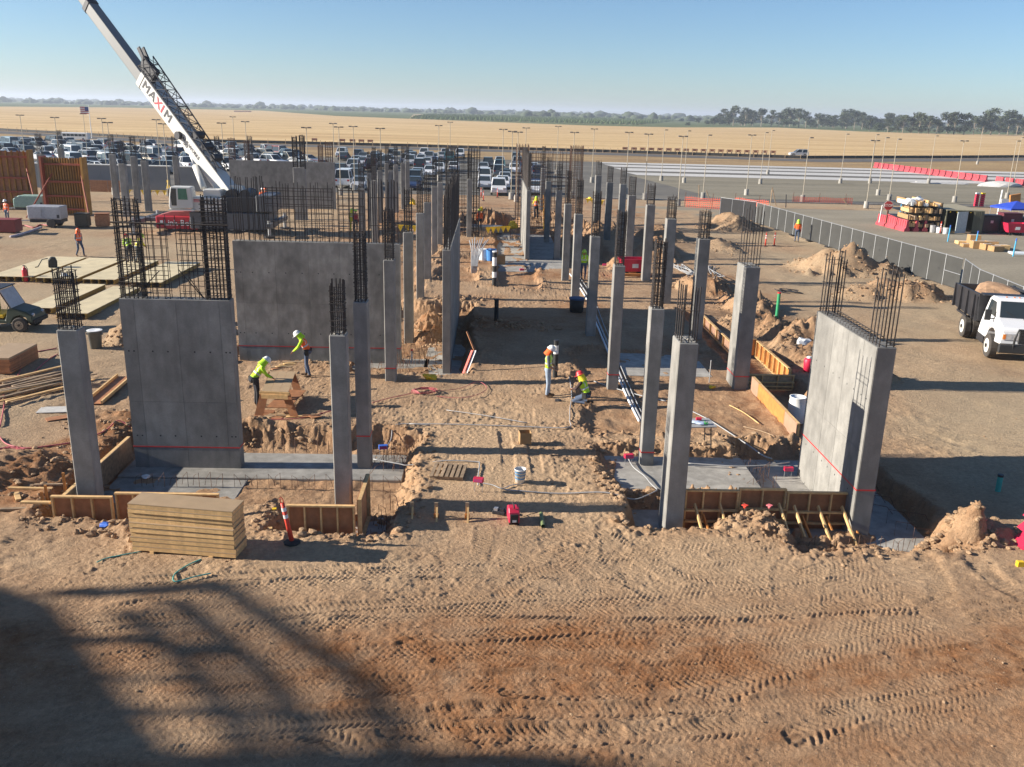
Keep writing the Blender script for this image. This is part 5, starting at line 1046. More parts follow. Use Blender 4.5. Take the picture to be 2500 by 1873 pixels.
for s in (-1,1): q = MB(); q.tube([(s*.60,.72,1.0),(s*.58,.30,1.78),(s*.58,-.48,1.80),(s*.60,-.55,.8)], .028, 6); q.build('roll_bar', M_BLACK, u)
MB().bx(-.64,.64,-.6,.42,1.80,1.85).build('roof', M_DARK, u, bevel=.02); q = MB(); q.add([(-.58,.74,1.02),(.58,.74,1.02),(.56,.34,1.76),(-.56,.34,1.76)], [(0,1,2,3)]); q.build('windscreen', mat('dusty clear glass', (.42,.42,.42), .3), u)
MB().bx(-.6,.6,1.56,1.66,.36,.52).build('bumper', M_BLACK, u); MB().lathe([(0,0),(.05,0),(.05,.07),(0,.09)], 10, (0,-.1,1.85)).build('beacon', M_ORANGE, u)
for s in (-1,1): MB().cyl((s*.42,1.50,.72),(s*.42,1.58,.70),.07,10).build('headlight', M_HEAD, u)
q = MB(); q.tube([(.12+.13*math.cos(i*.7),.42+.05*math.sin(i*.7),.98+.12*math.sin(i*.7)) for i in range(10)], .012, 5); q.build('steering_wheel', M_BLACK, u)
# ------------------------------------------------------------------ crane
M_CRW = mat('white crane paint', (.56,.555,.52), .45, 0, .05, .6); M_CRR = mat('red crane paint', (.45,.02,.035), .45, 0, .12, 1); M_CRG = mat('grey crane steel', (.10,.105,.115), .5, .2)
CY = 70.5
cr = empty('mobile_crane', (AT('A',1700,1150,CY).x, CY, 0), 0, 'white and red mobile crane with raised telescopic boom', 'crane'); ox = cr.location.x
def cx(x, tl='A', Y=CY): return AT(tl, x, 1000, Y).x-ox
def czz(y, x=1600, tl='A', Y=CY): return AT(tl, x, y, Y).z
z_ = lambda y: czz(y)
# carrier
MB().bx(cx(1355), cx(1700), -1.3, 1.3, z_(1150)-.05, z_(1050)).build('front_deck', M_CRR, cr, bevel=.06)
MB().bx(cx(1640)+.002, cx(2300), -1.35, 1.35, z_(1150), z_(1010)).build('carrier_deck', M_CRG, cr, bevel=.05)
MB().prism([(cx(1355),z_(1050)+.002),(cx(1470),z_(1015)),(cx(1700),z_(1008)),(cx(1700),z_(1050)+.002)], -.9, 1.1, 'y').build('deck_hood', mat('faded red paint', (.40,.12,.11), .6, 0, .2, 1), cr, bevel=.03)
for x in (1500,1600,1980,2080): 
    for s in (-1,1):
        w_ = MB(); w_.cyl((cx(x),s*1.24-.3*s,.62),(cx(x),s*1.24,.62),.62,20); wo_ = w_.build('tyre', M_TYRE, cr, bevel=.04); h = MB(); h.cyl((cx(x),s*1.23,.62),(cx(x),s*1.26,.62),.33,14); h.build('rim', M_STEEL, wo_)
for x, y_ in ((1220,-2.6),(1220,2.6),(2330,-2.6),(2330,2.6)):
    q = MB(); q.cyl((cx(x),y_,.12),(cx(x),y_,1.25),.11,10); jo = q.build('outrigger_jack', M_STEEL, cr); MB().cyl((cx(x),y_,0),(cx(x),y_,.12),.4,14).build('float_pad', M_DARK, jo)
for x in (1220,2330): MB().bx(cx(x)-.2, cx(x)+.2, -2.9, 2.9, .72, 1.02).build('outrigger_beam', M_CRG, cr)
MB().bx(cx(1140), cx(1356), -.3,.3,.72,1.0).build('outrigger_beam', M_CRG, cr)
place_text('Link-Belt', .62, M_WHITE, cr, (cx(1545), -1.316, z_(1105)), (1,0,0), (0,0,1)); MB().bx(cx(1392),cx(1415),-1.312,-1.304,z_(1118),z_(1085)).build('placard', M_WHITE, cr)
# superstructure
MB().prism([(cx(1665),z_(1000)),(cx(1950),z_(1012)),(cx(1950),z_(895)),(cx(1860),z_(885)),(cx(1665),z_(885))], -1.5, -.2, 'y').build('engine_housing', M_CRW, cr, bevel=.05)
MB().bx(cx(1762),cx(1905),-1.2,.4,z_(884),z_(822)).build('tank_box', M_CRW, cr, bevel=.05)
MB().bx(cx(1880),cx(1952),-1.512,-1.502,z_(1000),z_(905)).build('tail_panel', M_CRG, cr)
for y in (925,965): MB().bx(cx(1895),cx(1935),-1.522,-1.513,z_(y+18),z_(y-18)).build('work_lamp', M_HEAD, cr)
place_text('80100', .42, M_DARK, cr, (cx(1810), -1.507, z_(925)), (1,0,0), (0,0,1))
for yy, m_ in ((908,M_CRR),(922,mat('pink stripe', (.6,.25,.25), .5))): MB().bx(cx(1680),cx(1775),-1.508,-1.502,z_(yy+5),z_(yy-5)).build('stripe', m_, cr)
cabp = [(cx(1492),z_(960)),(cx(1500),z_(880)),(cx(1515),z_(800)),(cx(1680),z_(800)),(cx(1690),z_(890)),(cx(1690),z_(975)),(cx(1500),z_(985))]
cab_ = MB().prism(cabp, -1.75, -.75, 'y').build('cab', M_CRW, cr, bevel=.05)
MB().prism([(cx(1518),z_(955)),(cx(1512),z_(885)),(cx(1524),z_(815)),(cx(1562),z_(815)),(cx(1558),z_(955))], -1.768, -1.752, 'y').build('front_window', M_GLASS, cab_)
MB().prism([(cx(1570),z_(905)),(cx(1576),z_(815)),(cx(1645),z_(815)),(cx(1652),z_(905))], -1.768, -1.752, 'y').build('door_window', mat('green glass', (.05,.16,.11), .15), cab_)
MB().bx(cx(1568),cx(1574),-1.772,-1.753,z_(970),z_(812)).build('door_post', M_CRW, cab_)
MB().bx(cx(1488),cx(1700),-1.8,-1.2,z_(995),z_(986)).build('cab_step', M_CRW, cr)
MB().bx(cx(1950),cx(2260),-1.2,1.4,z_(1005),z_(880)).build('winch_house', M_DARK, cr, bevel=.04); MB().bx(cx(2200),cx(2340),-1.5,1.5,z_(1000),z_(860)).build('counterweight', M_CRG, cr, bevel=.06)
for x in (1985,2100):
    q = MB(); q.cyl((cx(x),-1.0,z_(870)),(cx(x),1.0,z_(870)),.45,16); q.build('winch_drum', M_DARK, cr)
for s in (-1,1): MB().prism([(cx(1900),z_(880)),(cx(2090),z_(880)),(cx(2060),z_(800)),(cx(1960),z_(790))], .25*s-.06, .25*s+.06, 'y').build('boom_bracket', M_CRW, cr)
# boom
BP = AT('S',556,468,CY+.3); B1_ = AT('S',200,-10,CY+8.5); bd_ = (B1_-BP).normalized(); bn = Vector((0,0,1)); bs = bd_.cross(Vector((0,0,1))).normalized()
if bs.y > 0: bs = -bs
bt = bs.cross(bd_); bt = bt if bt.z > 0 else -bt
Oc = Vector((ox, CY, 0))
def BF(a, s, t): return BP+bd_*a+bs*s+bt*t-Oc
def along(x, y):    # distance along the boom of the picture point, by closest approach
    best = None
    for i in range(400):
        a = i*.1; p = BP+bd_*a; d = p-Vector((0,0,CAM_H)); w_ = d.dot(CF); e = (1250+FOC*d.dot(CR)/w_-x)**2+(936.5-FOC*d.dot(CU)/w_-y)**2
        if best is None or e < best[0]: best = (e, a)
    return best[1]
a_end = along(355,190)
def bsec(name, a0, a1, hs, ht, m, cut=.28):
    prof = [(-hs,ht),(hs,ht),(hs,-ht*(1-cut*1.2)),(hs*.55,-ht),(-hs*.55,-ht),(-hs,-ht*(1-cut*1.2))]; q = MB()
    q.add([BF(a0,s,t) for s,t in prof]+[BF(a1,s,t) for s,t in prof], [list(range(5,-1,-1)), list(range(6,12))]+[(i,(i+1)%6,6+(i+1)%6,6+i) for i in range(6)]); return q.build(name, m, cr, bevel=.03)
bsec('boom_base', -.8, a_end, .52, .66, M_CRW); bsec('boom_section', a_end+.02, along(218,15), .42, .50, mat('grey boom paint', (.17,.175,.175), .5, 0, .05, .5)); bsec('boom_section', along(218,15)+.02, along(218,15)+9, .36, .42, MATS['grey boom paint'])
bsec('boom_collar', a_end-.5, a_end+.0, .56, .70, M_CRW); bsec('boom_collar', along(218,15)-.3, along(218,15)+.15, .47, .55, M_DARK)
for k, (ch, m_, f_) in enumerate([('M',M_DARK,0),('A',M_DARK,.21),('X',M_CRR,.40),('I',M_CRR,.54),('M',M_DARK,.72)]):
    a = a_end-1.1-4.3*f_; place_text(ch, 1.0, m_, cr, BF(a,.532,.12), -bd_, bt, 'lettering', 1.15)
place_text('CRANE WORKS', .40, M_DARK, cr, BF(a_end-7.2,.532,.08), -bd_, bt)
place_text('60', .55, M_DARK, cr, BF(along(470,350),.532,-.1), -bd_, bt)
dk = MB(); dk.cyl(BF(along(455,328),.50,-.05),BF(along(455,328),.80,-.05),.30,14); dk.build('cable_reel', M_DARK, cr)
h0, h1 = BF(a_end*.42,0,-.62), Vector((cx(1740),-.3,z_(820))); mid_ = h0.lerp(h1,.45); q = MB(); q.cyl(h0, mid_, .13, 12); q.build('lift_cylinder', M_STEEL, cr, True); q = MB(); q.cyl(mid_, h1, .24, 14); q.build('lift_cylinder', M_CRW, cr, True)
q = MB(); q.add([BF(a_end*.42-.8,-.2,-.55),BF(a_end*.42-.8,.2,-.55),BF(a_end*.42+.9,.2,-.55),BF(a_end*.42+.9,-.2,-.55),BF(a_end*.42,-.15,-.95),BF(a_end*.42,.15,-.95)], [(0,1,2,3),(0,4,5,1),(3,2,5,4),(0,3,4),(1,5,2)]); q.build('cylinder_bracket', M_CRW, cr)
# stowed lattice jib
j0, j1 = 1.2, a_end+.3; jb = MB(); M_JIB = mat('black jib steel', (.02,.02,.025), .5, .2); N_ = 13
for s in (-.15,.75):
    for t0, t1 in ((.95,1.0),(1.35,2.0)): jb.cyl(BF(j0,s,t0),BF(j1,s,t1),.055,6)
for i in range(N_):
    a0, a1 = j0+(j1-j0)*i/N_, j0+(j1-j0)*(i+1)/N_; f0, f1 = i/N_, (i+1)/N_
    lo = lambda f: .95+.05*f
    hi = lambda f: 1.35+.65*f
    for s in (-.15,.75):
        jb.cyl(BF(a0,s,lo(f0)),BF(a1,s,hi(f1)) if i%2==0 else BF(a0,s,hi(f0)),.03,5); jb.cyl(BF(a1,s,lo(f1)),BF(a0,s,hi(f0)),.03,5)
    jb.cyl(BF(a0,-.15,hi(f0)),BF(a1,.75,hi(f1)),.025,4); jb.cyl(BF(a0,-.15,lo(f0)),BF(a1,.75,lo(f1)),.025,4); jb.cyl(BF(a0,-.15,hi(f0)),BF(a0,.75,hi(f0)),.025,4)
jo = jb.build('lattice_jib', M_JIB, cr)
q = MB(); q.add([BF(j1-1.6,.1,.7),BF(j1-1.6,.5,.7),BF(j1,.5,.75),BF(j1,.1,.75),BF(j1-1.6,.1,1.9),BF(j1-1.6,.5,1.9),BF(j1+.4,.5,1.7),BF(j1+.4,.1,1.7)], [(0,1,2,3),(4,7,6,5),(0,4,5,1),(1,5,6,2),(2,6,7,3),(3,7,4,0)]); q.build('jib_head', M_JIB, cr, bevel=.05)
for s in (.1,.5): q = MB(); q.beam(BF(j1,s,1.6),BF(j1+1.0,s,1.9),.12,.3); q.build('jib_fork', M_JIB, cr)
for tt, a in ((1.35,2.2),(1.3,3.4),(1.3,4.6)): q = MB(); q.cyl(BF(a,-.1,tt),BF(a,.7,tt),.28,12); q.build('jib_sheave', M_JIB, cr)
# ------------------------------------------------------------------ yard plant at the left
def trailer(label, x, y, L, h, m, rz=0, slope=False):
    e = empty('towed_generator', (x,y,0), rz, label, 'generator')
    if slope: MB().prism([(-L/2,.55),(L/2,.55),(L/2,.6+h),(-L/2+.5,.6+h),(-L/2,.3+h)], -.65,.65,'y').build('housing', m, e, bevel=.05)
    else: MB().bx(-L/2,L/2,-.65,.65,.62,.62+h).build('housing', m, e, bevel=.05)
    for i in (-.25,.25): MB().bx(L*i-.45,L*i+.45,-.668,-.655,.72,.5+h).build('door', m, e)
    MB().bx(L*.5-.28,L*.5-.08,-.67,-.656,.75,1.0).build('vent', M_DARK, e); MB().bx(-L/2+.1,L/2-.05,-.6,.6,.38,.60).build('chassis', M_DARK, e)
    for s in (-1,1):
        q = MB(); q.cyl((L*.2,s*.66-.1,.34),(L*.2,s*.66+.1,.34),.34,16); q.build('wheel', M_TYRE, e, bevel=.03)
    MB().beam((-L/2,0,.45),(-L/2-1.1,0,.40),.1,.1).build('drawbar', M_STEEL, e); MB().cyl((-L/2-1.0,0,0),(-L/2-1.0,0,.6),.04,6).build('jack', M_STEEL, e); return e
trailer('silver towed generator with black wheel left of the crane', -34.3, 71.4, 2.5, 1.0, mat('silver panel', (.40,.41,.43), .4, .2)); trailer('pale green towed compressor behind the silver generator', -39.6, 79.8, 2.5, .95, mat('pale green panel', (.24,.36,.31), .5), .05, True)
for i, (x, y, m_, lb) in enumerate([(T('A',703,1150).x,T('A',703,1150).y,mat('olive box', (.07,.06,.04), .7),'dark gang box between the generator and the brown crate'),(T('A',870,1150).x,T('A',870,1150).y,M_PLY,'brown crate right of the dark gang box')]):
    e = empty('site_crate', (x,y,0), .05+.2*i, lb, 'crate'); MB().bx(-.5,.5,-.4,.4,.05,.98).build('box', m_, e, bevel=.06); MB().bx(-.53,.53,-.43,.43,.99,1.05).build('lid', m_, e)
    for s in (-.35,.35): MB().bx(s-.05,s+.05,-.38,.38,0,.05).build('skid', M_WOODG, e)
p = T('A',70,1200); e = empty('steel_bin', (p.x-.4,p.y,0), .03, 'dark red steel bin at the left edge of the yard', 'bin'); MB().bx(-1.5,1.2,-.6,.6,.08,.95).build('body', mat('dark red steel', (.22,.035,.03), .6), e, bevel=.03); MB().bx(-1.55,1.25,-.64,.64,.951,1.0).build('rim', MATS['dark red steel'], e)
for s in (-1.2,.9): MB().bx(s-.06,s+.06,-.58,.58,0,.08).build('skid', M_DARK, e)
conduit('red hose tangle between the steel bin and the generator', [('A',120,1170),('A',200,1150),('A',290,1165),('A',340,1140),('A',430,1150)], .05, M_HOSE, .04, 'air_hose')
conduit('ribbed pale duct hose lying in front of the steel bin', [('A',90,1240),('A',180,1220),('A',270,1190),('A',350,1165)], .09, mat('pale duct', (.42,.38,.42), .7), .08, 'duct_hose')
M_GY = mat('yellow form beam', (.33,.16,.02), .7, 0, .2, 2, objvar=.15); M_GO = mat('orange form steel', (.27,.055,.02), .6, 0, .2, 2)
def gang_form(label, p, W, H, n, rz):
    e = empty('wall_form', (p.x,p.y,0), rz, label, 'formwork', 'tall gang forms'); 
    MB().bx(-W/2,W/2,.14,.18,.1,H-.1).build('sheathing', M_PLY, e)
    for i in range(n):
        x = -W/2+.08+(W-.16)*i/(n-1); q = MB(); q.bx(x-.05,x+.05,-.04,.0,0,H); q.bx(x-.02,x+.02,.0,.10,0,H); q.bx(x-.05,x+.05,.10,.139,0,H); q.build('beam', M_GY, e)
    for z in (.4,1.5,2.7,H-.6): MB().bx(-W/2-.05,W/2+.05,-.20,-.042,z,z+.16).build('waler', M_GO, e)
    for s in (-1,1): MB().bx(s*W/2-.09,s*W/2+.09,-.5,.4,0,H+.1).build('end_post', M_GO if s < 0 else M_GY, e)
    for s in (-.3,.42): q = MB(); q.cyl((W*s,-.1,H*.72),(W*s+(1.9 if s > 0 else -.9),-3.2,.05),.06,8); q.build('push_brace', M_GO, e)
    return e
gang_form('tall orange and yellow wall form at the far left edge', T('A',60,1005), 5.2, 5.1, 11, .03); gang_form('tall yellow-ribbed wall form behind the silver generator', T('A',585,1050), 3.5, 4.75, 16, -.06)
# long grey screen wall before the parked cars
for i, (xa, xb) in enumerate([(-60,1000),(1001,1440),(1515,1930)]):
    a, b = T('A',xa,850), T('A',xb,852); L = b.x-a.x; e = empty('screen_wall', (a.x,103.2,0), 0, 'long grey sheet screen with white top before the car park, %s section' % ('left','middle','right')[i], 'fence', 'grey screen wall')
    n = max(1, int(L/2.4)); m_ = mat('grey sheet', (.20,.215,.225), .6, .1, .06, 1, objvar=.06)
    for k in range(n): MB().bx(L*k/n+.01,L*(k+1)/n-.01,0,.05,.05,2.62).build('sheet_panel', m_, e)
    MB().bx(0,L,-.1,.75,2.63,2.72).build('top_cap', mat('white cap', (.7,.69,.63), .6), e)
p = T('A',800,850); e = empty('plywood_sheets', (p.x,100.5,0), 0, 'brown plywood sheets leaning against the grey screen', 'plywood')
for i in range(3): MB().bx(-2+1.9*i,-.15+1.9*i,0,.05,.0,1.22).build('sheet', M_PLY, e)
# ------------------------------------------------------------------ parked cars
def paint(name, rough, metal=0):
    m = bpy.data.materials.new(name); m.use_nodes = True; b = m.node_tree.nodes['Principled BSDF']; oi = m.node_tree.nodes.new('ShaderNodeObjectInfo'); m.node_tree.links.new(oi.outputs['Color'], b.inputs['Base Color']); b.inputs['Roughness'].default_value = rough; b.inputs['Metallic'].default_value = metal; b.inputs['Coat Weight'].default_value = .4; return m
M_CAR = paint('car paint', .35); M_TAIL = mat('tail lamp', (.4,.02,.02), .3)
def car_proto(kind):
    L, W, zb, zh, zr = dict(sedan=(4.7,.90,.24,.94,1.44), suv=(4.7,.94,.30,1.08,1.74), pickup=(5.6,.98,.36,1.12,1.86), van=(5.4,1.0,.30,1.2,2.15))[kind]; h = L/2
    prof = dict(sedan=[(-h,.45),(-h+.05,.86),(-h+.5,.98),(h-1.25,.97),(h-.25,.76),(h,.60),(h-.02,.30)], suv=[(-h,.45),(-h+.04,1.05),(h-1.15,1.06),(h-.2,.92),(h,.70),(h-.02,.34)], pickup=[(-h,.55),(-h+.02,1.08),(h-1.4,1.14),(h-.2,1.04),(h,.80),(h-.02,.4)], van=[(-h,.45),(-h+.02,1.2),(h-.95,1.2),(h-.15,.98),(h,.70),(h-.02,.34)])[kind]
    ax = [-h+.95, h-.88]; full = prof[:]; low = [(h-.25,zb)]
    for a in reversed(ax): low += [(a+.36,zb),(a+.30,zb+.30),(a+.12,zb+.42),(a-.12,zb+.42),(a-.30,zb+.30),(a-.36,zb)]
    body = loft(full+low+[(-h+.2,zb)], W, W*.90); g = dict(sedan=[(-h+.55,.97),(-h+1.35,zr),(h-2.25,zr),(h-1.35,.96)], suv=[(-h+.06,1.05),(-h+.35,zr),(h-2.1,zr),(h-1.25,1.05)], pickup=[(-.55,1.11),(-.40,zr),(h-2.3,zr),(h-1.55,1.12)], van=[(-h+.03,1.2),(-h+.15,zr),(h-1.75,zr),(h-1.0,1.19)])[kind]
    glass = MB(); w0, w1 = W*.89, W*.74
    glass.add([(-w0,g[0][0],g[0][1]),(w0,g[0][0],g[0][1]),(w0,g[3][0],g[3][1]),(-w0,g[3][0],g[3][1]),(-w1,g[1][0],g[1][1]),(w1,g[1][0],g[1][1]),(w1,g[2][0],g[2][1]),(-w1,g[2][0],g[2][1])], [(0,1,5,4),(1,2,6,5),(2,3,7,6),(3,0,4,7)])
    roof = MB(); e = .02; roof.bx(-w1-e,w1+e,g[1][0]-.05,g[2][0]+.05,zr,zr+.05)
    P = lambda s, a, b, t: Vector((s*(w0+(w1-w0)*t+.008), a+(b-a)*t, g[0][1]+(zr-g[0][1])*t))
    for s in (-1,1):
        for a, b in ((g[0][0],g[1][0]),(g[3][0],g[2][0]),((g[0][0]+g[3][0])/2,(g[1][0]+g[2][0])/2)): roof.beam(P(s,a,b,0),P(s,a,b,1),.07,.09)
    if kind in ('pickup',): roof.bx(-W*.78,W*.78,-h+.08,-.62,1.085,1.10)
    if kind == 'van':
        roof.bx(-w1-.03,w1+.03,g[1][0],h-3.2,1.35,zr)
    root = empty('parked_car'); ob_ = [body.build('body', M_CAR, root, bevel=.04), roof.build('roof', M_CAR, root), glass.build('windows', M_GLASS, root)]
    wm = MB(); wm.cyl((-.11,0,0),(.11,0,0),.335,14); wm.cyl((-.115,0,0),(.115,0,0),.2,10,mi=1); wme = wm.mesh('wheel', [M_TYRE, M_STEEL])
    for a in ax:
        for s in (-1,1): o = bpy.data.objects.new('wheel', wme); COL.objects.link(o); o.parent = root; o.location = (s*(W-.10),a,.335)
    hl = MB(); tl = MB()
    for s in (-1,1): hl.cbx((s*W*.66,h-.06,.66 if kind == 'sedan' else .8),(.36,.12,.16)); tl.cbx((s*W*.72,-h+.03,.82 if kind == 'sedan' else .95),(.26,.08,.2))
    hl.build('headlights', M_HEAD, root); tl.build('tail_lights', M_TAIL, root); return root
CARP = {k: car_proto(k) for k in ('sedan','suv','pickup','van')}; FIRST = set()
CC = {'white':(.72,.72,.72),'silver':(.42,.43,.45),'grey':(.16,.17,.18),'black':(.02,.02,.025),'dark blue':(.02,.035,.09),'dark red':(.13,.015,.02),'tan':(.36,.31,.23),'light blue':(.20,.30,.38),'teal':(.02,.13,.15),'orange':(.5,.12,.04)}
def car(kind, col, x, y, rz, label, grp, z=.05):
    if kind not in FIRST: FIRST.add(kind); r = CARP[kind]
    else: r = clone(CARP[kind])
    r.location = (x,y,z); r.rotation_euler = (0,0,rz); tag(r, label, 'van' if kind == 'van' else ('pickup' if kind == 'pickup' else 'car'), grp)
    for c in r.children:
        if c.name.split('.')[0] in ('body','roof'): c.color = (*CC[col],1)
    return r
rc = random.Random(17); COLW = ['white']*7+['silver']*5+['grey']*4+['black']*3+['dark blue']*2+['dark red']*2+['tan']*2+['light blue']; KW = ['sedan']*5+['suv']*4+['pickup']*3+['van']
# middle car park: (tile, x, y of the foot, kind, colour, facing camera?)
MID = [('C',752,893,'suv','white',1),('C',630,842,'sedan','silver',1),('C',785,840,'sedan','white',1),('C',805,800,'sedan','silver',1),('C',632,785,'suv','white',1),('C',805,768,'sedan','black',0),('C',690,748,'suv','grey',0),('C',620,700,'sedan','silver',1),('C',770,715,'sedan','white',1),('C',820,722,'sedan','white',1),('C',640,705,'pickup','teal',0),('C',660,668,'suv','black',1),('C',805,655,'suv','grey',0),('C',762,640,'sedan','silver',1),('C',900,615,'suv','grey',1),('C',898,690,'sedan','dark blue',1),('C',1060,890,'sedan','white',1),('C',1065,820,'sedan','dark blue',1),('C',1080,740,'suv','dark blue',0),('C',310,690,'sedan','white',0),
 ('C',30,850,'sedan','dark blue',1),('C',40,800,'suv','black',0),('C',60,760,'sedan','silver',1),('C',100,720,'sedan','white',1),('C',80,680,'suv','black',0),('C',30,625,'sedan','white',1),('C',105,593,'sedan','grey',1),('C',155,600,'sedan','silver',0),('C',200,583,'pickup','white',1),('C',280,610,'pickup','teal',1),('C',272,583,'suv','white',1),('C',90,742,'sedan','white',1),
 ('B',1150,700,'suv','silver',1),('B',1245,690,'suv','dark red',1),('B',1245,640,'sedan','white',1),('B',1320,650,'sedan','silver',1),('B',1420,670,'pickup','grey',1),('B',1470,640,'suv','white',1),('B',1315,590,'sedan','white',0),('B',1225,590,'suv','dark blue',0),('B',1140,570,'suv','white',1),('B',1160,600,'sedan','black',0),('B',1405,590,'suv','grey',1),('B',1490,585,'sedan','grey',1),('B',1570,585,'suv','white',1),('B',1165,830,'van','white',0),('B',1235,800,'pickup','grey',1),('B',1120,720,'sedan','black',1),('B',1290,850,'sedan','silver',1),('B',1190,720,'sedan','silver',1),('B',1570,640,'pickup','silver',1),('B',1740,590,'sedan','grey',1),('B',1750,620,'sedan','white',1)]
MID = [(T(t_,x,y),k,c,f) for t_,x,y,k,c,f in MID]; MID.sort(key=lambda q: (round(q[0].y/6.5), q[0].x)); used = []
ri = {}
for p, k, c, f in MID:
    for _ in range(12):
        if all(abs(p.x-q.x) > 2.1 or abs(p.y-q.y) > 5.3 for q in used): break
        p = p+Vector((0,2.2,0)) if _ % 2 else p+Vector((1.1,0,0))
    used.append(p); row = int((p.y-104)/6.5)+1; ri[row] = ri.get(row,0)+1
    car(k, c, p.x, p.y+2.2, math.pi if f else 0, '%s %s %s, %s from left in row %s, middle car park' % (c, k, 'front-on' if f else 'from behind', nth(ri[row]), nth(row)), 'cars in the middle car park')
# left car park in rows
cnt = 0
ROWS = [(150,-92,-27,0),(158,-98,-30,1),(168,-104,-36,0),(176,-108,-36,1),(186,-112,-40,0),(196,-118,-52,1)]
for ri_, (y, x0, x1, fl) in enumerate(ROWS):
    x = x0; j = 0
    while x < x1:
        side = rc.random() < .0; k = rc.choice(KW); c = rc.choice(COLW)
        if rc.random() > .13:
            j += 1; car(k, c, x, y+rc.uniform(-.4,.4), rad(90 if fl else -90)*0+(math.pi if rc.random() < .5 else 0)+rad(52), '%s %s parked aslant, %s from the left in row %s behind the crane' % (c, k, nth(j), nth(ri_+1)), 'cars in the left car park')
        x += 3.35
for i, x in enumerate([140,300,430,620,760,880,1010,1120,1260,1340,1560,1640,1760]):
    p = T('A', x, 628+rc.uniform(-6,6)); k = 'pickup' if i in (4,) else rc.choice(KW); c = 'white' if i == 4 else rc.choice(COLW)
    car(k, c, p.x, 128+rc.uniform(-1,1), rad(90)+rc.uniform(-.1,.1), '%s %s side-on just behind the grey screen, %s from the left' % (c, k, nth(i+1)), 'cars just behind the grey screen')
for i in range(14):
    x = -66+i*3.0; k = rc.choice(KW); c = rc.choice(COLW)
    if i in (4,9): continue
    car(k, c, x*.93, 137+rc.uniform(-.5,.5), rad(40)+(math.pi if i % 3 else 0), '%s %s aslant in second row behind the grey screen, place %s' % (c, k, nth(i+1)), 'cars in the second row behind the screen')
for i, x in enumerate(range(-23,-9,3)):
    c = rc.choice(COLW); k = rc.choice(KW); car(k, c, x, 160+rc.uniform(-1,1), math.pi if i % 2 else 0, '%s %s in the gap above the far wall, %s from the left' % (c, k, nth(i+1)), 'cars above the far wall')
    c = rc.choice(COLW); k = rc.choice(KW); car(k, c, x-.6, 172+rc.uniform(-1,1), 0 if i % 2 else math.pi, '%s %s behind the gap above the far wall, %s from the left' % (c, k, nth(i+1)), 'cars above the far wall')
p = T('A',640,425); e = empty('bus', (p.x,p.y,.06), rad(88), 'long white bus parked beyond the left car park', 'bus'); e.scale = (.6,.6,.6); MB().bx(-1.25,1.25,-5.5,5.5,.4,3.0).build('body', M_WHITE, e, bevel=.15)
for s in (-1,1):
    for k in range(6): MB().bx(min(s*1.24,s*1.262),max(s*1.24,s*1.262),-4.8+1.6*k,-3.4+1.6*k,1.6,2.5).build('window', M_GLASS, e)
    for y in (-3.6,3.4): MB().cyl((s*1.1,y,.48),(s*1.28,y,.48),.48,14).build('wheel', M_TYRE, e)
p = T('D',1548,563); car('suv','silver',p.x,p.y,rad(90),'silver estate car driving on the far road', None, .1)
for i, x in enumerate([-40,-25]): 
    o = MB().bx(-5,5,-1.2,1.2,.3,1.6).build('farm_trailer', mat('pinkish trailer', (.35,.2,.17), .7), None, bevel=.2); p = T('A',2010+70*i,188); o.location = (p.x,p.y,.2); tag(o, '%s low farm trailer out on the dry field' % ('left','right')[i], 'trailer')
# ------------------------------------------------------------------ light poles, flag, barriers, fences
M_POLE = mat('tan pole paint', (.40,.35,.27), .6, .2); M_LAMPB = mat('dark lamp head', (.17,.15,.125), .5)
POLES = [('A',905,272),('A',1375,283),('A',855,238),('A',460,230),('A',167,210),('A',700,200),('A',1315,248),('B',140,277),('B',855,315),('B',1128,310),('B',1250,305),('B',1478,322),('B',1080,280),('B',1972,298),('B',235,225),('B',340,265),('B',2068,270),('C',790,330),('C',868,347),('C',915,353),('C',983,318),('C',1253,305),('C',1390,355),('C',1557,327),('C',1850,355),('C',2015,370),
 ('D',425,335),('D',620,343),('D',580,388),('D',790,378),('D',1160,378),('D',1272,358),('D',1330,340),('D',1645,400),('D',1955,370),('E',955,424),('E',1145,412),('E',1045,400),('E',965,375),('E',1465,385),('E',1705,427),('E',1860,355),('E',2150,428),('E',2190,400)]
PP = sorted([(TILE[t][0]+x/TS, T(t,x,y,7.35)) for t,x,y in POLES], key=lambda q: q[0])
sh = None
for i, (sx, p) in enumerate(PP):
    e = empty('light_pole', (p.x,p.y,.04), 0, 'thin parking lot light pole, %s from the left of the picture' % nth(i+1), 'light pole', 'car park light poles')
    if sh is None:
        b_ = MB(); b_.cyl((0,0,0),(0,0,.75),.28,14,.26); q = MB(); q.cyl((0,0,.75),(0,0,7.25),.05,8,.035); h = MB(); h.bx(-.50,-.16,-.15,.15,7.23,7.35); h.bx(.16,.50,-.15,.15,7.23,7.35); h.bx(-.12,.12,-.03,.03,7.24,7.31); h1 = MB(); h1.bx(.05,.45,-.15,.15,7.23,7.35); sh = (b_.mesh('pole_base', M_SLAB), q.mesh('shaft', M_POLE), h.mesh('lamp_head', M_LAMPB), h1.mesh('lamp_head', M_LAMPB))
    for nm, me in (('pole_base',sh[0]),('shaft',sh[1]),('lamp_head',sh[2] if (p.x < 24 or i % 5 == 0) else sh[3])): o = bpy.data.objects.new(nm, me); COL.objects.link(o); o.parent = e
p = T('A',775,410); e = empty('flagpole', (p.x,p.y,.1), 0, 'tall white flagpole with a small flag behind the left car park', 'flagpole'); ztop = AT('A',742,125,p.y).z
MB().cyl((0,0,0),(0,0,ztop),.12,8,.06).build('pole', M_WHITE, e)
zf = ztop-.6
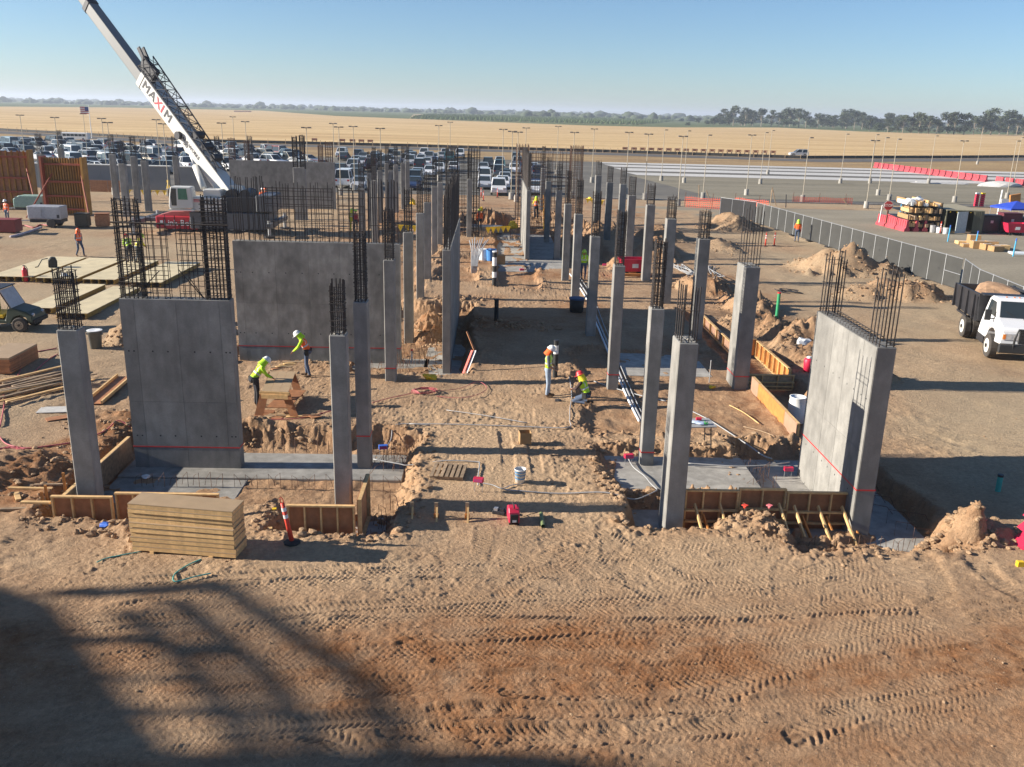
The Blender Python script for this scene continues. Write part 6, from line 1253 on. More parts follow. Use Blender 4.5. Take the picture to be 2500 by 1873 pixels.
for k in range(7): MB().bx(-2.2,-.08,-.02+.01*(k%2),.02+.01*(k%2),zf-.24*(k+1)+.01,zf-.24*k).build('flag_stripe', M_CRR if k % 2 == 0 else M_WHITE, e)
MB().bx(-1.0,-.07,-.045,-.025,zf-.96,zf+.005).build('flag_canton', mat('flag blue', (.03,.05,.2), .7), e)
M_WB = mat('faded red barrier', (.42,.06,.075), .6, 0, .12, 1, objvar=.1)
def barrier_mesh(L=1.72, h=1.05):
    q = MB(); q.prism([(-.28,0),(.28,0),(.28,.2),(.14,.38),(.10,h),(-.10,h),(-.14,.38),(-.28,.2)], -L/2, L/2, 'x')
    for s in (-.3,.3): q.bx(L*s-.12,L*s+.12,-.29,.29,.02,.16)
    for s in (-.36,-.12,.12,.36): q.bx(L*s-.035,L*s+.035,-.16,.16,.40,h-.06)
    return q.mesh('barrier', M_WB)
BM = barrier_mesh()
def barrier(x, y, z, rz, label, grp, s=1.0):
    o = bpy.data.objects.new('water_barrier', BM); COL.objects.link(o); o.location = (x,y,z); o.rotation_euler = (0,0,rz); o.scale = (s,s,s); tag(o, label, 'barrier', grp); return o
BMR = None
xs = [('B',925,437),('B',1160,443),('B',1245,445),('B',1320,447),('B',1395,449)]+[('D',90+73.2*i,513+1.75*i) for i in range(18)]
for i, (t_,x,y) in enumerate(xs):
    p = T(t_,x,y+8); e = empty('road_barricade', (p.x,p.y,.14), 0, 'low reddish barricade beyond the far road, %s from the left' % nth(i+1), 'barricade', 'barricades beyond the far road')
    if BMR is None:
        a = MB(); a.bx(-.75,.75,-.05,.05,.45,1.05); a = a.mesh('board', mat('faded barricade board', (.33,.15,.09), .8, 0, .2, 1)); b_ = MB(); b_.bx(-.6,-.5,-.3,.3,0,.9); b_.bx(.5,.6,-.3,.3,0,.9); BMR = (a, b_.mesh('legs', M_WOODG))
    for nm, me in zip(('board','legs'), BMR): o = bpy.data.objects.new(nm, me); COL.objects.link(o); o.parent = e
a, b = T('E',945,655), T('E',1895,778); n = int((b-a).length/1.95)
for i in range(n): p = a.lerp(b,(i+.5)/n); barrier(p.x,p.y,.06,math.atan2((b-a).y,(b-a).x), 'red water-filled barrier in the long far line, %s from its far end' % nth(i+1), 'long line of red barriers')
a, b = T('E',1960,785), T('E',2300,825); n = int((b-a).length/1.95)
for i in range(n): p = a.lerp(b,(i+.5)/n); barrier(p.x,p.y,.06,math.atan2((b-a).y,(b-a).x), 'red water-filled barrier beyond the gap at the right edge, %s from the gap' % nth(i+1), 'red barriers past the gap')
# sagging black field fence
fl = [(q.x,q.y) for q in NP]; e = empty('field_fence', (0,0,0), 0, 'low dark wire fence along the near edge of the dry field', 'fence'); q = MB(); 
for k in range(len(fl)-1):
    (xa,ya),(xb,yb) = fl[k],fl[k+1]; q.add([(xa,ya-6,.05),(xb,yb-6,.05),(xb,yb-6,.75),(xa,ya-6,.75),(xa,ya-5.9,.05),(xb,yb-5.9,.05),(xb,yb-5.9,.75),(xa,ya-5.9,.75)], [(0,1,2,3),(7,6,5,4),(3,2,6,7)])
q.build('fabric', mat('black fence fabric', (.035,.033,.03), .9), e); q = MB()
for k in range(len(fl)-1):
    (xa,ya),(xb,yb) = fl[k],fl[k+1]
    for j in range(12): t = j/12; q.cyl((xa+(xb-xa)*t,ya+(yb-ya)*t-6.1,0),(xa+(xb-xa)*t,ya+(yb-ya)*t-6.1,1.2),.06,4)
q.build('fence_posts', M_WOODG, e)['kind'] = 'stuff'
# screened site fence at the right
M_SCR = mat('grey fence screen', (.045,.045,.042), .9, 0, .14, 1.2, objvar=.14); M_SCRB = mat('black fence screen', (.02,.02,.022), .9)
def fence_run(pts, label, grp, hgt=1.85, m=None, first=1):
    k = first
    for a, b in zip(pts[:-1], pts[1:]):
        a = Vector((a[0],a[1],0)); b = Vector((b[0],b[1],0)); L = (b-a).length; n = max(1,int(round(L/1.75))); ang = math.atan2((b-a).y,(b-a).x)
        for i in range(n):
            p = a.lerp(b,i/n); e = empty('fence_section', (p.x,p.y,.02), ang, '%s, %s from the far corner' % (label, nth(k)), 'fence', grp); k += 1; w_ = L/n
            MB().bx(.03,w_-.03,-.006,.006,.06,hgt-.03).build('screen', m or M_SCR, e); q = MB(); q.cyl((0,0,0),(0,0,hgt+.05),.024,6); q.build('post', M_STEEL, e); q = MB(); q.cyl((0,0,hgt),(w_,0,hgt),.02,6); q.build('top_rail', M_STEEL, e)
            if i % 2: MB().bx(-.3,.3,-.25,.25,0,.06).build('foot', M_DARK, e)
            if k in (20,21): q = MB(); q.cyl((0,-.03,hgt*.5),(w_,-.03,hgt*.5),.02,6); q.build('mid_rail', M_STEEL, e)
            if R.random() < .6:
                q = MB(); s0 = R.uniform(.5,w_-.5); q.add([(s0-.09,-.013,hgt*.55),(s0,-.013,hgt*.45),(s0+.09,-.013,hgt*.55),(s0,-.013,hgt*.50)], [(0,1,3),(1,2,3)]); q.build('vent_flap', M_DARK, e)
    return k
kx = fence_run([(24.75,84.6),(27.55,51.8)], 'grey screened site fence panel', 'screened site fence')
p1, p2 = T('E2',1840,62,1.87), T('E2',2209,210,1.87)
fence_run([(27.62,51.7),(p1.x,p1.y),(p2.x,p2.y),(p2.x*1.3-p1.x*.3,p2.y*1.3-p1.y*.3)], 'grey screened fence panel past the bend', 'screened site fence past the bend')
fence_run([(22.3,88.5),(24.7,84.7)], 'black screened fence panel at the far corner', 'black screened fence', 1.9, M_SCRB)
# orange mesh, stakes and dirt strip stuff
M_OM = mat('orange mesh', (.65,.11,.06), .8, 0, .2, 1)
def mesh_fence(label, a, b, h=1.0):
    L = (b-a).length; e = empty('mesh_fence', (a.x,a.y,0), math.atan2((b-a).y,(b-a).x), label, 'fence', 'orange mesh fences'); q = MB(); n = int(L/.22)
    for i in range(n+1): q.bx(L*i/n-.02,L*i/n+.02,-.01,.01,0,h+.1*math.sin(i*.5))
    for j in range(6): q.bx(0,L,-.012,.008,h*j/5.5,h*j/5.5+.045)
    q.build('mesh', M_OM, e)['kind'] = 'stuff'
    for i in range(int(L/3)+1): MB().cyl((min(L,3*i),0,0),(min(L,3*i)+.05,0,h+.5),.03,5).build('stake', M_BARR, e)
mesh_fence('orange plastic mesh fence at the left end of the far dirt strip', T('D',590,985), T('D',1000,1015), 1.1); mesh_fence('orange plastic mesh fence left of the leaning stakes', T('D',1010,985), T('D',1290,1015), 1.0); mesh_fence('thin orange mesh along the lot kerb', T('D',1500,950), T('D',2000,965), .7)
for i, (x0,y0,x1,y1) in enumerate([(1310,1000,1328,840),(1365,975,1330,820),(1445,990,1448,880),(815,960,775,845),(1970,970,1925,915),(712,980,712,800)]):
    p = T('D',x0,y0); q_ = AT('D',x1,y1,p.y); o = MB().cyl((0,0,-.1),(q_.x-p.x,0,q_.z),.05,6).build('tall_stake', M_WOODG if i != 2 else M_DARK); o.location = (p.x,p.y,0); tag(o, ['dark leaning stake on the far dirt strip, left of the pair','pale leaning stake crossing the dark one','short black post on the far dirt strip','thin stake leaning over the orange mesh','low slanting stake at the right of the dirt strip','thin upright rod by the first light pole'][i], 'stake')
delineator(T('D',1272,1312), 'left of two orange posts before the screened fence'); delineator(T('D',1346,1310), 'right of two orange posts before the screened fence')
# stop sign
p = T('E',1040,1155); ps = AT('E',1058,975,p.y); e = empty('stop_sign', (p.x,p.y,.02), 0, 'red octagonal stop sign by the stacked red barriers', 'sign'); q = MB(); q.bx(-.04,.04,-.03,.03,0,ps.z+.3); q.build('post', mat('rusty post', (.22,.09,.06), .8), e)
R8 = .46; oc = [(R8*math.cos(rad(22.5+45*i)), ps.z+R8*math.sin(rad(22.5+45*i))) for i in range(8)]; oc2 = [(x*.92,ps.z+(z-ps.z)*.92) for x,z in oc]
MB().prism(oc,-.05,-.035,'y').build('border', M_WHITE, e); so_ = MB().prism(oc2,-.062,-.0505,'y').build('face', mat('sign red', (.5,.02,.03), .4), e); place_text('STOP', .36, M_WHITE, so_, (0,-.068,ps.z), (1,0,0), (0,0,1))
ca_, cb_ = T('E',1000,1140), T('E',1215,1195); cn = (cb_-ca_).normalized(); cp = Vector((-cn.y,cn.x,0))
for i in range(9):
    p = ca_+cn*(1.84*(i%3)+.3)+cp*(.85*(i//3)); barrier(p.x,p.y,.03,math.atan2(cn.y,cn.x)+R.uniform(-.06,.06), 'red water-filled barrier in the cluster by the stop sign, %s one' % nth(i+1), 'red barriers by the stop sign', .95)
o = MB().bx(-.05,.05,-.05,.05,0,1.9).build('white_post', M_WHITE); p = T('E',985,1140); o.location = (p.x,p.y,0); tag(o, 'pale leaning post left of the stop sign', 'post'); o.rotation_euler = (0,rad(3),0)
# container with lumber racks
cf = T('E',1530,1205); cg = T('E',1850,1215); cw = cg.x-cf.x; zt = AT('E',1530,1010,cf.y).z; M_CONT = mat('olive container steel', (.13,.125,.085), .6, .1, .1, 1)
ct = empty('shipping_container', (cf.x,cf.y,.03), rad(-4), 'olive shipping container with doors open and lumber racks beside it', 'container'); cl_ = 6.0
MB().bx(0,cw,0,cl_,zt-.08,zt).build('roof', mat('tan container roof', (.33,.29,.19), .7), ct); MB().bx(0,.08,0,cl_,0,zt-.081).build('side_wall', M_CONT, ct); MB().bx(cw-.08,cw,0,cl_,0,zt-.081).build('side_wall', M_CONT, ct); MB().bx(.081,cw-.081,cl_-.08,cl_,0,zt-.081).build('back_wall', M_CONT, ct); MB().bx(.081,cw-.081,.02,cl_-.081,.0,.10).build('floor', M_WOODG, ct)
MB().bx(cw*.72,cw-.085,-.05,.0,.05,zt-.1).build('right_door', M_CONT, ct); dd = MB(); dd.bx(0,.05,-1.3,0,.05,zt-.12); do = dd.build('left_door', mat('pale door', (.42,.47,.47), .6), ct); do.location = (cw*.56,-.02,0); do.rotation_euler = (0,0,rad(-62))
for x in (.2,.45,.7,1.0): MB().bx(cw*.72+x*.6,cw*.72+x*.6+.05,-.08,-.051,.05,zt-.1).build('door_bar', M_CONT, ct)
for i in range(5): MB().cyl((cw*(.1+.18*i),-.0,zt-.2),(cw*(.1+.18*i),.0+.08,zt-.2),.04,6).build('roof_clip', M_YEL, ct)
rk_ = empty('lumber_rack', (cf.x-.25,cf.y+.3,.03), rad(-4), 'rack of lumber ends and fittings left of the container', 'rack'); rw = T('E',1225,1150); RL = (cf-rw).length
for j in range(4): MB().bx(-2.9,-.02,0,5.2,.35+j*.62,.40+j*.62).build('shelf', M_DARK, rk_)
for x in (-2.9,-1.5,-.08): MB().bx(x,x+.06,0,.08,0,2.6).build('upright', M_DARK, rk_)
for x in (-2.9,-1.5,-.08): MB().bx(x,x+.06,5.1,5.18,0,2.6).build('upright', M_DARK, rk_)
r7 = random.Random(3); lm = MB(); lm.bx(-.5,.5,-.5,.5,0,1); lmm = {m_.name: lm.mesh('goods', m_) for m_ in (M_WOOD,M_CARD,M_WHITE,M_WOODG)}
for j in range(4):
    for k in range(13):
        for d in (0,):
            o = bpy.data.objects.new('stored_lumber', lmm[r7.choice(['pine lumber','pine lumber','cardboard','white plastic' if j == 3 else 'weathered lumber'])]); COL.objects.link(o); o.parent = rk_
            o.scale = (r7.uniform(.12,.2),r7.uniform(1.5,4.5),r7.uniform(.15,.5)); o.location = (-2.75+k*.212,o.scale[1]/2+r7.uniform(-.25,.1),.405+j*.62)
for i, (x, y, m_, h, lb) in enumerate([(1425,1200,M_PVC,.9,'grey pail'),(1480,1205,M_WHITE,.7,'white pail with red stripe'),(1535,1212,M_WHITE,.75,'white pail at the container corner'),(1455,1200,M_PVC,.8,'pale grey pail')]):
    p = T('E',x,y); o = MB().lathe([(0,0),(.2,0),(.24,h*.7),(0,h*.7)],12).build('pail', m_); o.location = (p.x,p.y-.2,.03); tag(o, '%s before the lumber rack' % lb, 'pail')
delineator(T('E',1500,1210), 'tall red post before the open container')
p = T('E',1262,1020); 
for i in range(3): o = MB().blob((0,0,.3),(.5,.4,.35),60+i,2,.3).build('wrapped_bale', M_WHITE); q = AT('E',1240+60*i,1010,cf.y+.8); o.location = (q.x,q.y+.5*i,2.30); tag(o, 'white wrapped bale on the lumber rack, %s from the left' % nth(i+1), 'bale')
def block_tower(label, x, y, n, m_):
    q = AT('E',x,y,cf.y+4); e = empty('block_stack', (q.x,q.y,zt+.03), 0, label, 'blocks'); e.scale = (.62,.62,.62)
    for k in range(n): MB().bx(-.25,.25,-.2,.2,k*.30,k*.30+.24).build('block', m_, e); MB().bx(-.18,.18,-.15,.15,k*.30+.24,k*.30+.30).build('spacer', M_BLACK, e)
    MB().bx(-.25,.25,-.2,.2,n*.30,n*.30+.18).build('cap', M_WHITE if x < 1815 else M_YEL, e)
block_tower('red stacked cases on the container roof with white top', 1797, 1000, 6, M_REDP); block_tower('red stacked cases on the container roof with yellow top', 1845, 1000, 6, M_REDP)
p = T('E',2050,1170); e = empty('canopy_tent', (p.x+2.4,p.y+3,0), .1, 'blue canopy roof over the tool store at the right edge', 'canopy'); q = MB(); q.add([(-1.6,-1.6,1.75),(1.6,-1.6,1.75),(1.6,1.6,1.75),(-1.6,1.6,1.75),(0,0,2.35),(-1.6,-1.6,1.6),(1.6,-1.6,1.6),(1.6,1.6,1.6),(-1.6,1.6,1.6)], [(0,1,4),(1,2,4),(2,3,4),(3,0,4),(5,6,1,0),(6,7,2,1),(7,8,3,2),(8,5,0,3)]); q.build('cover', mat('blue canopy cloth', (.02,.06,.42), .7), e)
for sx in (-1.55,1.55):
    for sy in (-1.55,1.55): MB().cyl((sx,sy,0),(sx,sy,1.7),.03,6).build('leg', M_STEEL, e)
p = T('E',1920,1210); 
for i, (dx, dy, m_, s, lb) in enumerate([(0,.5,M_DARK,(1.6,1.0,1.5),'black tool chest right of the container'),(1.9,.6,mat('maroon box', (.12,.02,.03), .6),(1.8,1.0,1.7),'maroon tool chest under the canopy'),(3.9,1.2,M_DARK,(1.6,1.0,1.3),'black crate at the right edge')]):
    e = empty('tool_chest', (p.x+dx,p.y+dy,.03), .03, lb, 'tool box'); MB().bx(-s[0]/2,s[0]/2,-s[1]/2,s[1]/2,.1,s[2]).build('body', m_, e, bevel=.04); MB().bx(-s[0]/2-.02,s[0]/2+.02,-s[1]/2-.02,s[1]/2+.02,s[2]+.002,s[2]+.10).build('lid', m_, e); MB().bx(-.12,.12,-s[1]/2-.03,-s[1]/2-.005,s[2]*.6,s[2]*.75).build('latch', M_STEEL, e)
tbin(T('E',2120,1225), 'red plastic bin before the tool chests at the right', 1.0, -.05)
p = T('E',2050,1100); o = MB().bx(-.6,.6,-.1,.1,0,1.25).build('orange_panel', M_PLYO, None, bevel=.02); o.location = (p.x,p.y-1.2,1.5); o.rotation_euler = (0,rad(-8),.2); tag(o, 'orange plywood panel leaning on the tool chests', 'panel')
p = T('E',2045,1010); e = empty('notice_board', (p.x,p.y,0), 0, 'small white notice board on twin posts behind the tool store', 'sign'); zz = AT('E',2052,945,p.y).z; MB().bx(-.55,.55,-.03,.03,zz-.35,zz+.35).build('board', M_WHITE, e)
for s in (-.3,.3): MB().bx(s-.09,s+.09,.031,.09,0,zz-.3).build('post', M_WHITE, e)
o = MB().cyl((0,0,0),(.1,0,2.9),.07,6).build('pale_pole', M_WHITE); p = T('E',1978,1080); o.location = (p.x,p.y,0); tag(o, 'pale leaning pole behind the tool store', 'pole')
for i, (x, y) in enumerate([(1565,1280),(1795,1335),(2115,1405),(1160,1060)]):
    p = T('E',x,y); e = empty('blue_post', (p.x,p.y,.02), 0, 'light blue rope post %s' % ('nearest the container','beside the cardboard cartons','nearest the right edge','left of the lumber rack')[i], 'post', 'blue rope posts'); MB().cyl((0,0,0),(.03,0,1.15),.055,8).build('post', mat('light blue paint', (.06,.35,.55), .6), e); MB().cyl((.03,0,1.15),(.04,0,1.35),.05,8).build('cap', M_BLUE, e)
rb = random.Random(8)
for i in range(9):
    p = T('E',1700+38*i,1300+6*i+(18 if i % 2 else 0)); e = empty('carton', (p.x,p.y,.03), rb.uniform(-.2,.2), 'cardboard carton in the heap on the yard, %s from the left' % nth(i+1), 'box', 'cartons on the yard'); s = rb.uniform(.35,.6); h = rb.uniform(.35,.85) if i > 1 else .25
    MB().bx(-s,s,-.4,.4,0,h).build('box', M_CARD if i % 4 else M_WOOD, e, bevel=.02); MB().bx(-s*.9,s*.9,-.05,.05,h+.001,h+.012).build('tape', M_WHITE, e)
p = T('E',2170,1390); o = MB().bx(-1.6,2.4,-.5,.5,0,.16).build('foam_board_stack', mat('pale foam board', (.62,.66,.68), .7), None, bevel=.03); o.location = (p.x+1,p.y,.03); o.rotation_euler = (0,0,-.15); tag(o, 'pale flat stack of boards at the right edge of the yard', 'boards')
for i, (x, y, s) in enumerate([(1480,785,5.0),(2010,815,3.2)]):
    o = MB().blob((0,0,0),(s,s*.5,.22 if i == 0 else .9),70+i,3,.2).build('gravel_heap', M_PALE); p = T('E',x,y); o.location = (p.x,p.y,.05); tag(o, '%s of crushed gravel on the far lot' % ('flat spread','small pale heap')[i], 'gravel heap')
# ------------------------------------------------------------------ far bay clutter
bn_ = MB(); r8 = random.Random(4)
p = T('C',545,1530)
for i in range(8):
    dx = (i-3.5)*.09; bn_.tube(smooth_curve([Vector((p.x+dx*.5,p.y,-.1)),Vector((p.x+dx*.6,p.y+.1,.5)),Vector((p.x+dx+.1,p.y+1.2,1.15)),Vector((p.x+dx*2+.2,p.y+5,1.2+.1*(i%3)))],4), .035, 5)
tag(bn_.build('conduit_bundle', M_PVC), 'bundle of grey conduits sweeping up out of the ground in the far bay', 'pipes')
for j, (pts_, lb, n) in enumerate([([('D',520,1480),('D',600,1540),('D',680,1650)],'loose fan of grey conduits by the outer right columns',12),([('D',790,1490),('D',830,1560),('D',850,1650)],'second loose fan of grey conduits farther right',9),([('D2',1400,230),('D2',1450,235),('D2',1510,250)],'dark scatter of rods on the haul road',7)]):
    b_ = MB()
    for i in range(n):
        q_ = [T(*a_,0) for a_ in pts_]; q_ = [Vector((v.x+r8.uniform(-.5,.5),v.y+r8.uniform(-.4,.4),hz(v.x,v.y)+.04+.03*(i%4))) for v in q_]; b_.tube(smooth_curve(q_,3), .022, 4)
    o = b_.build('loose_conduits', M_PVC if j < 2 else M_DARK); o['kind'] = 'stuff'; o['label'] = lb
for i, (x, y, m_, lb) in enumerate([(620,1430,M_WHITE,'white paint pail in the far bay'),(688,1440,mat('blue pail', (.05,.2,.5), .5),'blue and white pail in the far bay')]):
    p = T('C',x,y); o = MB().lathe([(0,0),(.3,0),(.34,.75),(0,.75)],14).build('pail', m_); put(o,p); tag(o, lb, 'pail')
p = T('C',762,1440); o = MB().bx(-.3,.3,-.25,.25,0,.6).build('carton', M_CARD, None, bevel=.02); put(o,p,.2); tag(o, 'brown carton beside the pails in the far bay', 'box')
def pennants(label, a, b, n, z):
    e = empty('pennant_line', (a.x,a.y,z), 0, label, 'pennants', 'yellow warning pennants'); d = b-a; q = MB(); q.cyl((0,0,0),(d.x,d.y,0),.015,4); q.build('rope', M_YEL, e)
    for i in range(n):
        x, y = d.x*(i+.5)/n, d.y*(i+.5)/n; f = MB(); w_ = .22; f.add([(x-w_,y-.01,-.01),(x+w_,y-.01,-.01),(x,y-.03,-.5)], [(0,1,2)]); f.build('pennant', M_YEL, e)
    for t in (0,1): MB().cyl((d.x*t,d.y*t,-z-.3),(d.x*t,d.y*t,.05),.02,5).build('stake', M_BARR, e)
pennants('line of yellow pennants across the far trench', T('C',640,1250), T('C',850,1235), 5, .85); pennants('yellow pennants among the far left columns', T('B',1620,1230), T('B',1800,1240), 3, .85); pennants('yellow pennants before the parked cars at the left', T('A',1060,900), T('A',1420,905), 6, .7); pennants('yellow pennants behind the right columns', T('C',1480,960), T('C',1640,980), 4, .6)
for i, (x, y, s) in enumerate([(870,1170,.45),(600,1075,.25),(1520,925,.3),(30,960,.4)]):
    o = MB().blob((0,0,s*.5),(s*.8,s*.5,s*.8),80+i,2,.5).build('yellow_sheeting', M_YEL); p = T('C',x,y+8); put(o,p); tag(o, ['crumpled yellow sheeting at the far trench edge','small crumple of yellow sheeting on the far dirt','yellow sheeting before the cars','yellow sheeting among the left columns'][i], 'sheeting')
for i, (x, y) in enumerate([(622,935),(740,905),(603,905)]): delineator(T('C',x,y), 'orange post on the far dirt before the parked cars, %s from the left' % nth([2,3,1][i]))
p0, p1 = T('C',600,1150), T('C',690,1150)
MBk = MB(); o = MBk.bx(-1.3,1.3,-.8,.8,0,.5).build('trench_block', M_SLAB, None, bevel=.03); p = T('C',650,1185); o.location = (p.x,p.y,-.1); tag(o, 'pale concrete block at the far trench', 'block')
p = T('A',1425,880); e = empty('yellow_tripod', (p.x,p.y,0), 0, 'yellow tripod stand left of the crane cab', 'tripod')
for t in range(3): MB().cyl((.4*math.cos(t*2.1),.4*math.sin(t*2.1),0),(0,0,1.3),.05,6).build('leg', M_YEL, e)
MB().lathe([(0,1.25),(.12,1.25),(.12,1.5),(0,1.55)],8).build('head', M_YEL, e)
# stepladder by the far sunlit wall
p = T('C',1060,1195); e = empty('step_ladder', (p.x,p.y,hz(p.x,p.y)), 0, 'orange stepladder in the far bay under the ladder worker', 'ladder')
for s in (-.8,.8): MB().beam((s,-.2,0),(s*.75,.5,3.4),.07,.05).build('rail', M_PLYO, e); MB().beam((s,1.6,0),(s*.75,.55,3.4),.07,.05).build('rail', M_YEL, e)
for k in range(10): t = (k+1)/11; MB().beam((-.78*(1-.25*t),-.2+.7*t,3.4*t),(.78*(1-.25*t),-.2+.7*t,3.4*t),.10,.03).build('rung', M_PLYO, e)
LADDER = p
# ------------------------------------------------------------------ unseen blocker added off to the left, shaped to cast the foreground shadow
tanE = math.tan(rad(SUN_EL))/math.cos(rad(SUN_AZ)); XB = -41.0
def up_sun(a, b, dx=0):     # where on the blocker's face a shadow point of the ground comes from
    g = G(a, b); return (g.y-(g.x-XB-dx)*math.tan(rad(SUN_AZ))-14, (g.x-XB-dx)*tanE)
ub = empty('unseen_shadow_caster', (XB,14,0), 0, 'unseen blocker added left of the picture, shaped to cast the foreground shadow', 'shadow caster')
edge = [(-300,1405),(20,1432),(150,1478),(215,1560),(290,1660),(370,1760),(450,1850),(520,1882),(800,1880),(960,1845),(1150,1835),(1350,1845),(1550,1872),(1750,1910),(2100,1990)]
prof = [up_sun(*p) for p in edge]
prof = [(prof[0][0]+.3,0)]+prof+[(-45,prof[-1][1]),(-45,0)]
MB().prism(prof, -8, 0, 'x').build('core', M_CON, ub)  # solid part of the added blocker, outline projected back from the shadow's edge
for pl_, w_ in [([(540,1428),(900,1675),(960,1770),(985,1860)],.24),([(430,1465),(640,1640),(790,1850)],.24),([(310,1490),(480,1640),(640,1870)],.22),([(130,1448),(330,1448),(560,1428)],.36),([(190,1555),(420,1575),(620,1605)],.22),([(330,1732),(600,1742),(870,1750)],.20),([(260,1650),(500,1665)],.14)]:
    q = MB(); pts_ = [up_sun(a, b, .4) for a, b in pl_]
    for (y0,z0),(y1,z1) in zip(pts_[:-1],pts_[1:]): q.beam((.4,y0,z0),(.4,y1,z1),w_,w_)
    q.build('shadow_bar', M_DARK, ub)  # added bars, laid out only to throw the shadow streaks
# ------------------------------------------------------------------ people
SKIN = mat('skin', (.33,.17,.10), .6, 0, .05); LIME = mat('lime hi-vis cloth', (.42,.72,.02), .8, 0, .08, 8); ORNG = mat('orange hi-vis cloth', (.85,.13,.02), .8, 0, .08, 8); JEAN = mat('blue jeans', (.06,.085,.14), .9, 0, .15, 10); LJEAN = mat('light jeans', (.28,.35,.45), .9, 0, .12, 10)
DKP = mat('dark work trousers', (.025,.027,.035), .9, 0, .2, 10); BOOT = mat('work boots', (.09,.05,.025), .9); GREYS = mat('grey shirt', (.16,.17,.17), .9); SILV = mat('silver tape', (.6,.6,.6), .4); DKS = mat('dark shirt', (.05,.03,.03), .9); YELV = mat('yellow hi-vis cloth', (.75,.65,.03), .8)
def capsule(mb, a, b, r0, r1, n=10):
    a = Vector(a); b = Vector(b); d = b-a; L = max(d.length, 1e-4); d = d/L; u = Vector((0,0,1)) if abs(d.z) < .9 else Vector((1,0,0)); x = d.cross(u).normalized(); y = d.cross(x)
    rings = [(-.98*r0,.15*r0),(-.7*r0,.71*r0),(0,r0),(L,r1),(L+.7*r1,.71*r1),(L+.98*r1,.15*r1)]; vs = []; 
    for t, r in rings:
        for i in range(n): q = 6.283*i/n; vs.append(a+d*t+(x*math.cos(q)+y*math.sin(q))*r)
    fs = [(k*n+i,k*n+(i+1)%n,(k+1)*n+(i+1)%n,(k+1)*n+i) for k in range(5) for i in range(n)]+[list(range(n-1,-1,-1)),list(range(5*n,6*n))]; mb.add(vs, fs)
BASE = dict(pel=(0,0,.96), che=(0,.01,1.32), nec=(0,.01,1.50), hed=(0,.035,1.63), shL=(-.19,0,1.42), elL=(-.25,-.01,1.14), wrL=(-.24,.08,.90), shR=(.19,0,1.42), elR=(.25,-.01,1.14), wrR=(.24,.08,.90),
            hiL=(-.10,0,.92), knL=(-.12,.03,.50), anL=(-.12,-.01,.09), toL=(-.14,.17,.04), hiR=(.10,0,.92), knR=(.12,.03,.50), anR=(.12,-.01,.09), toR=(.14,.17,.04))
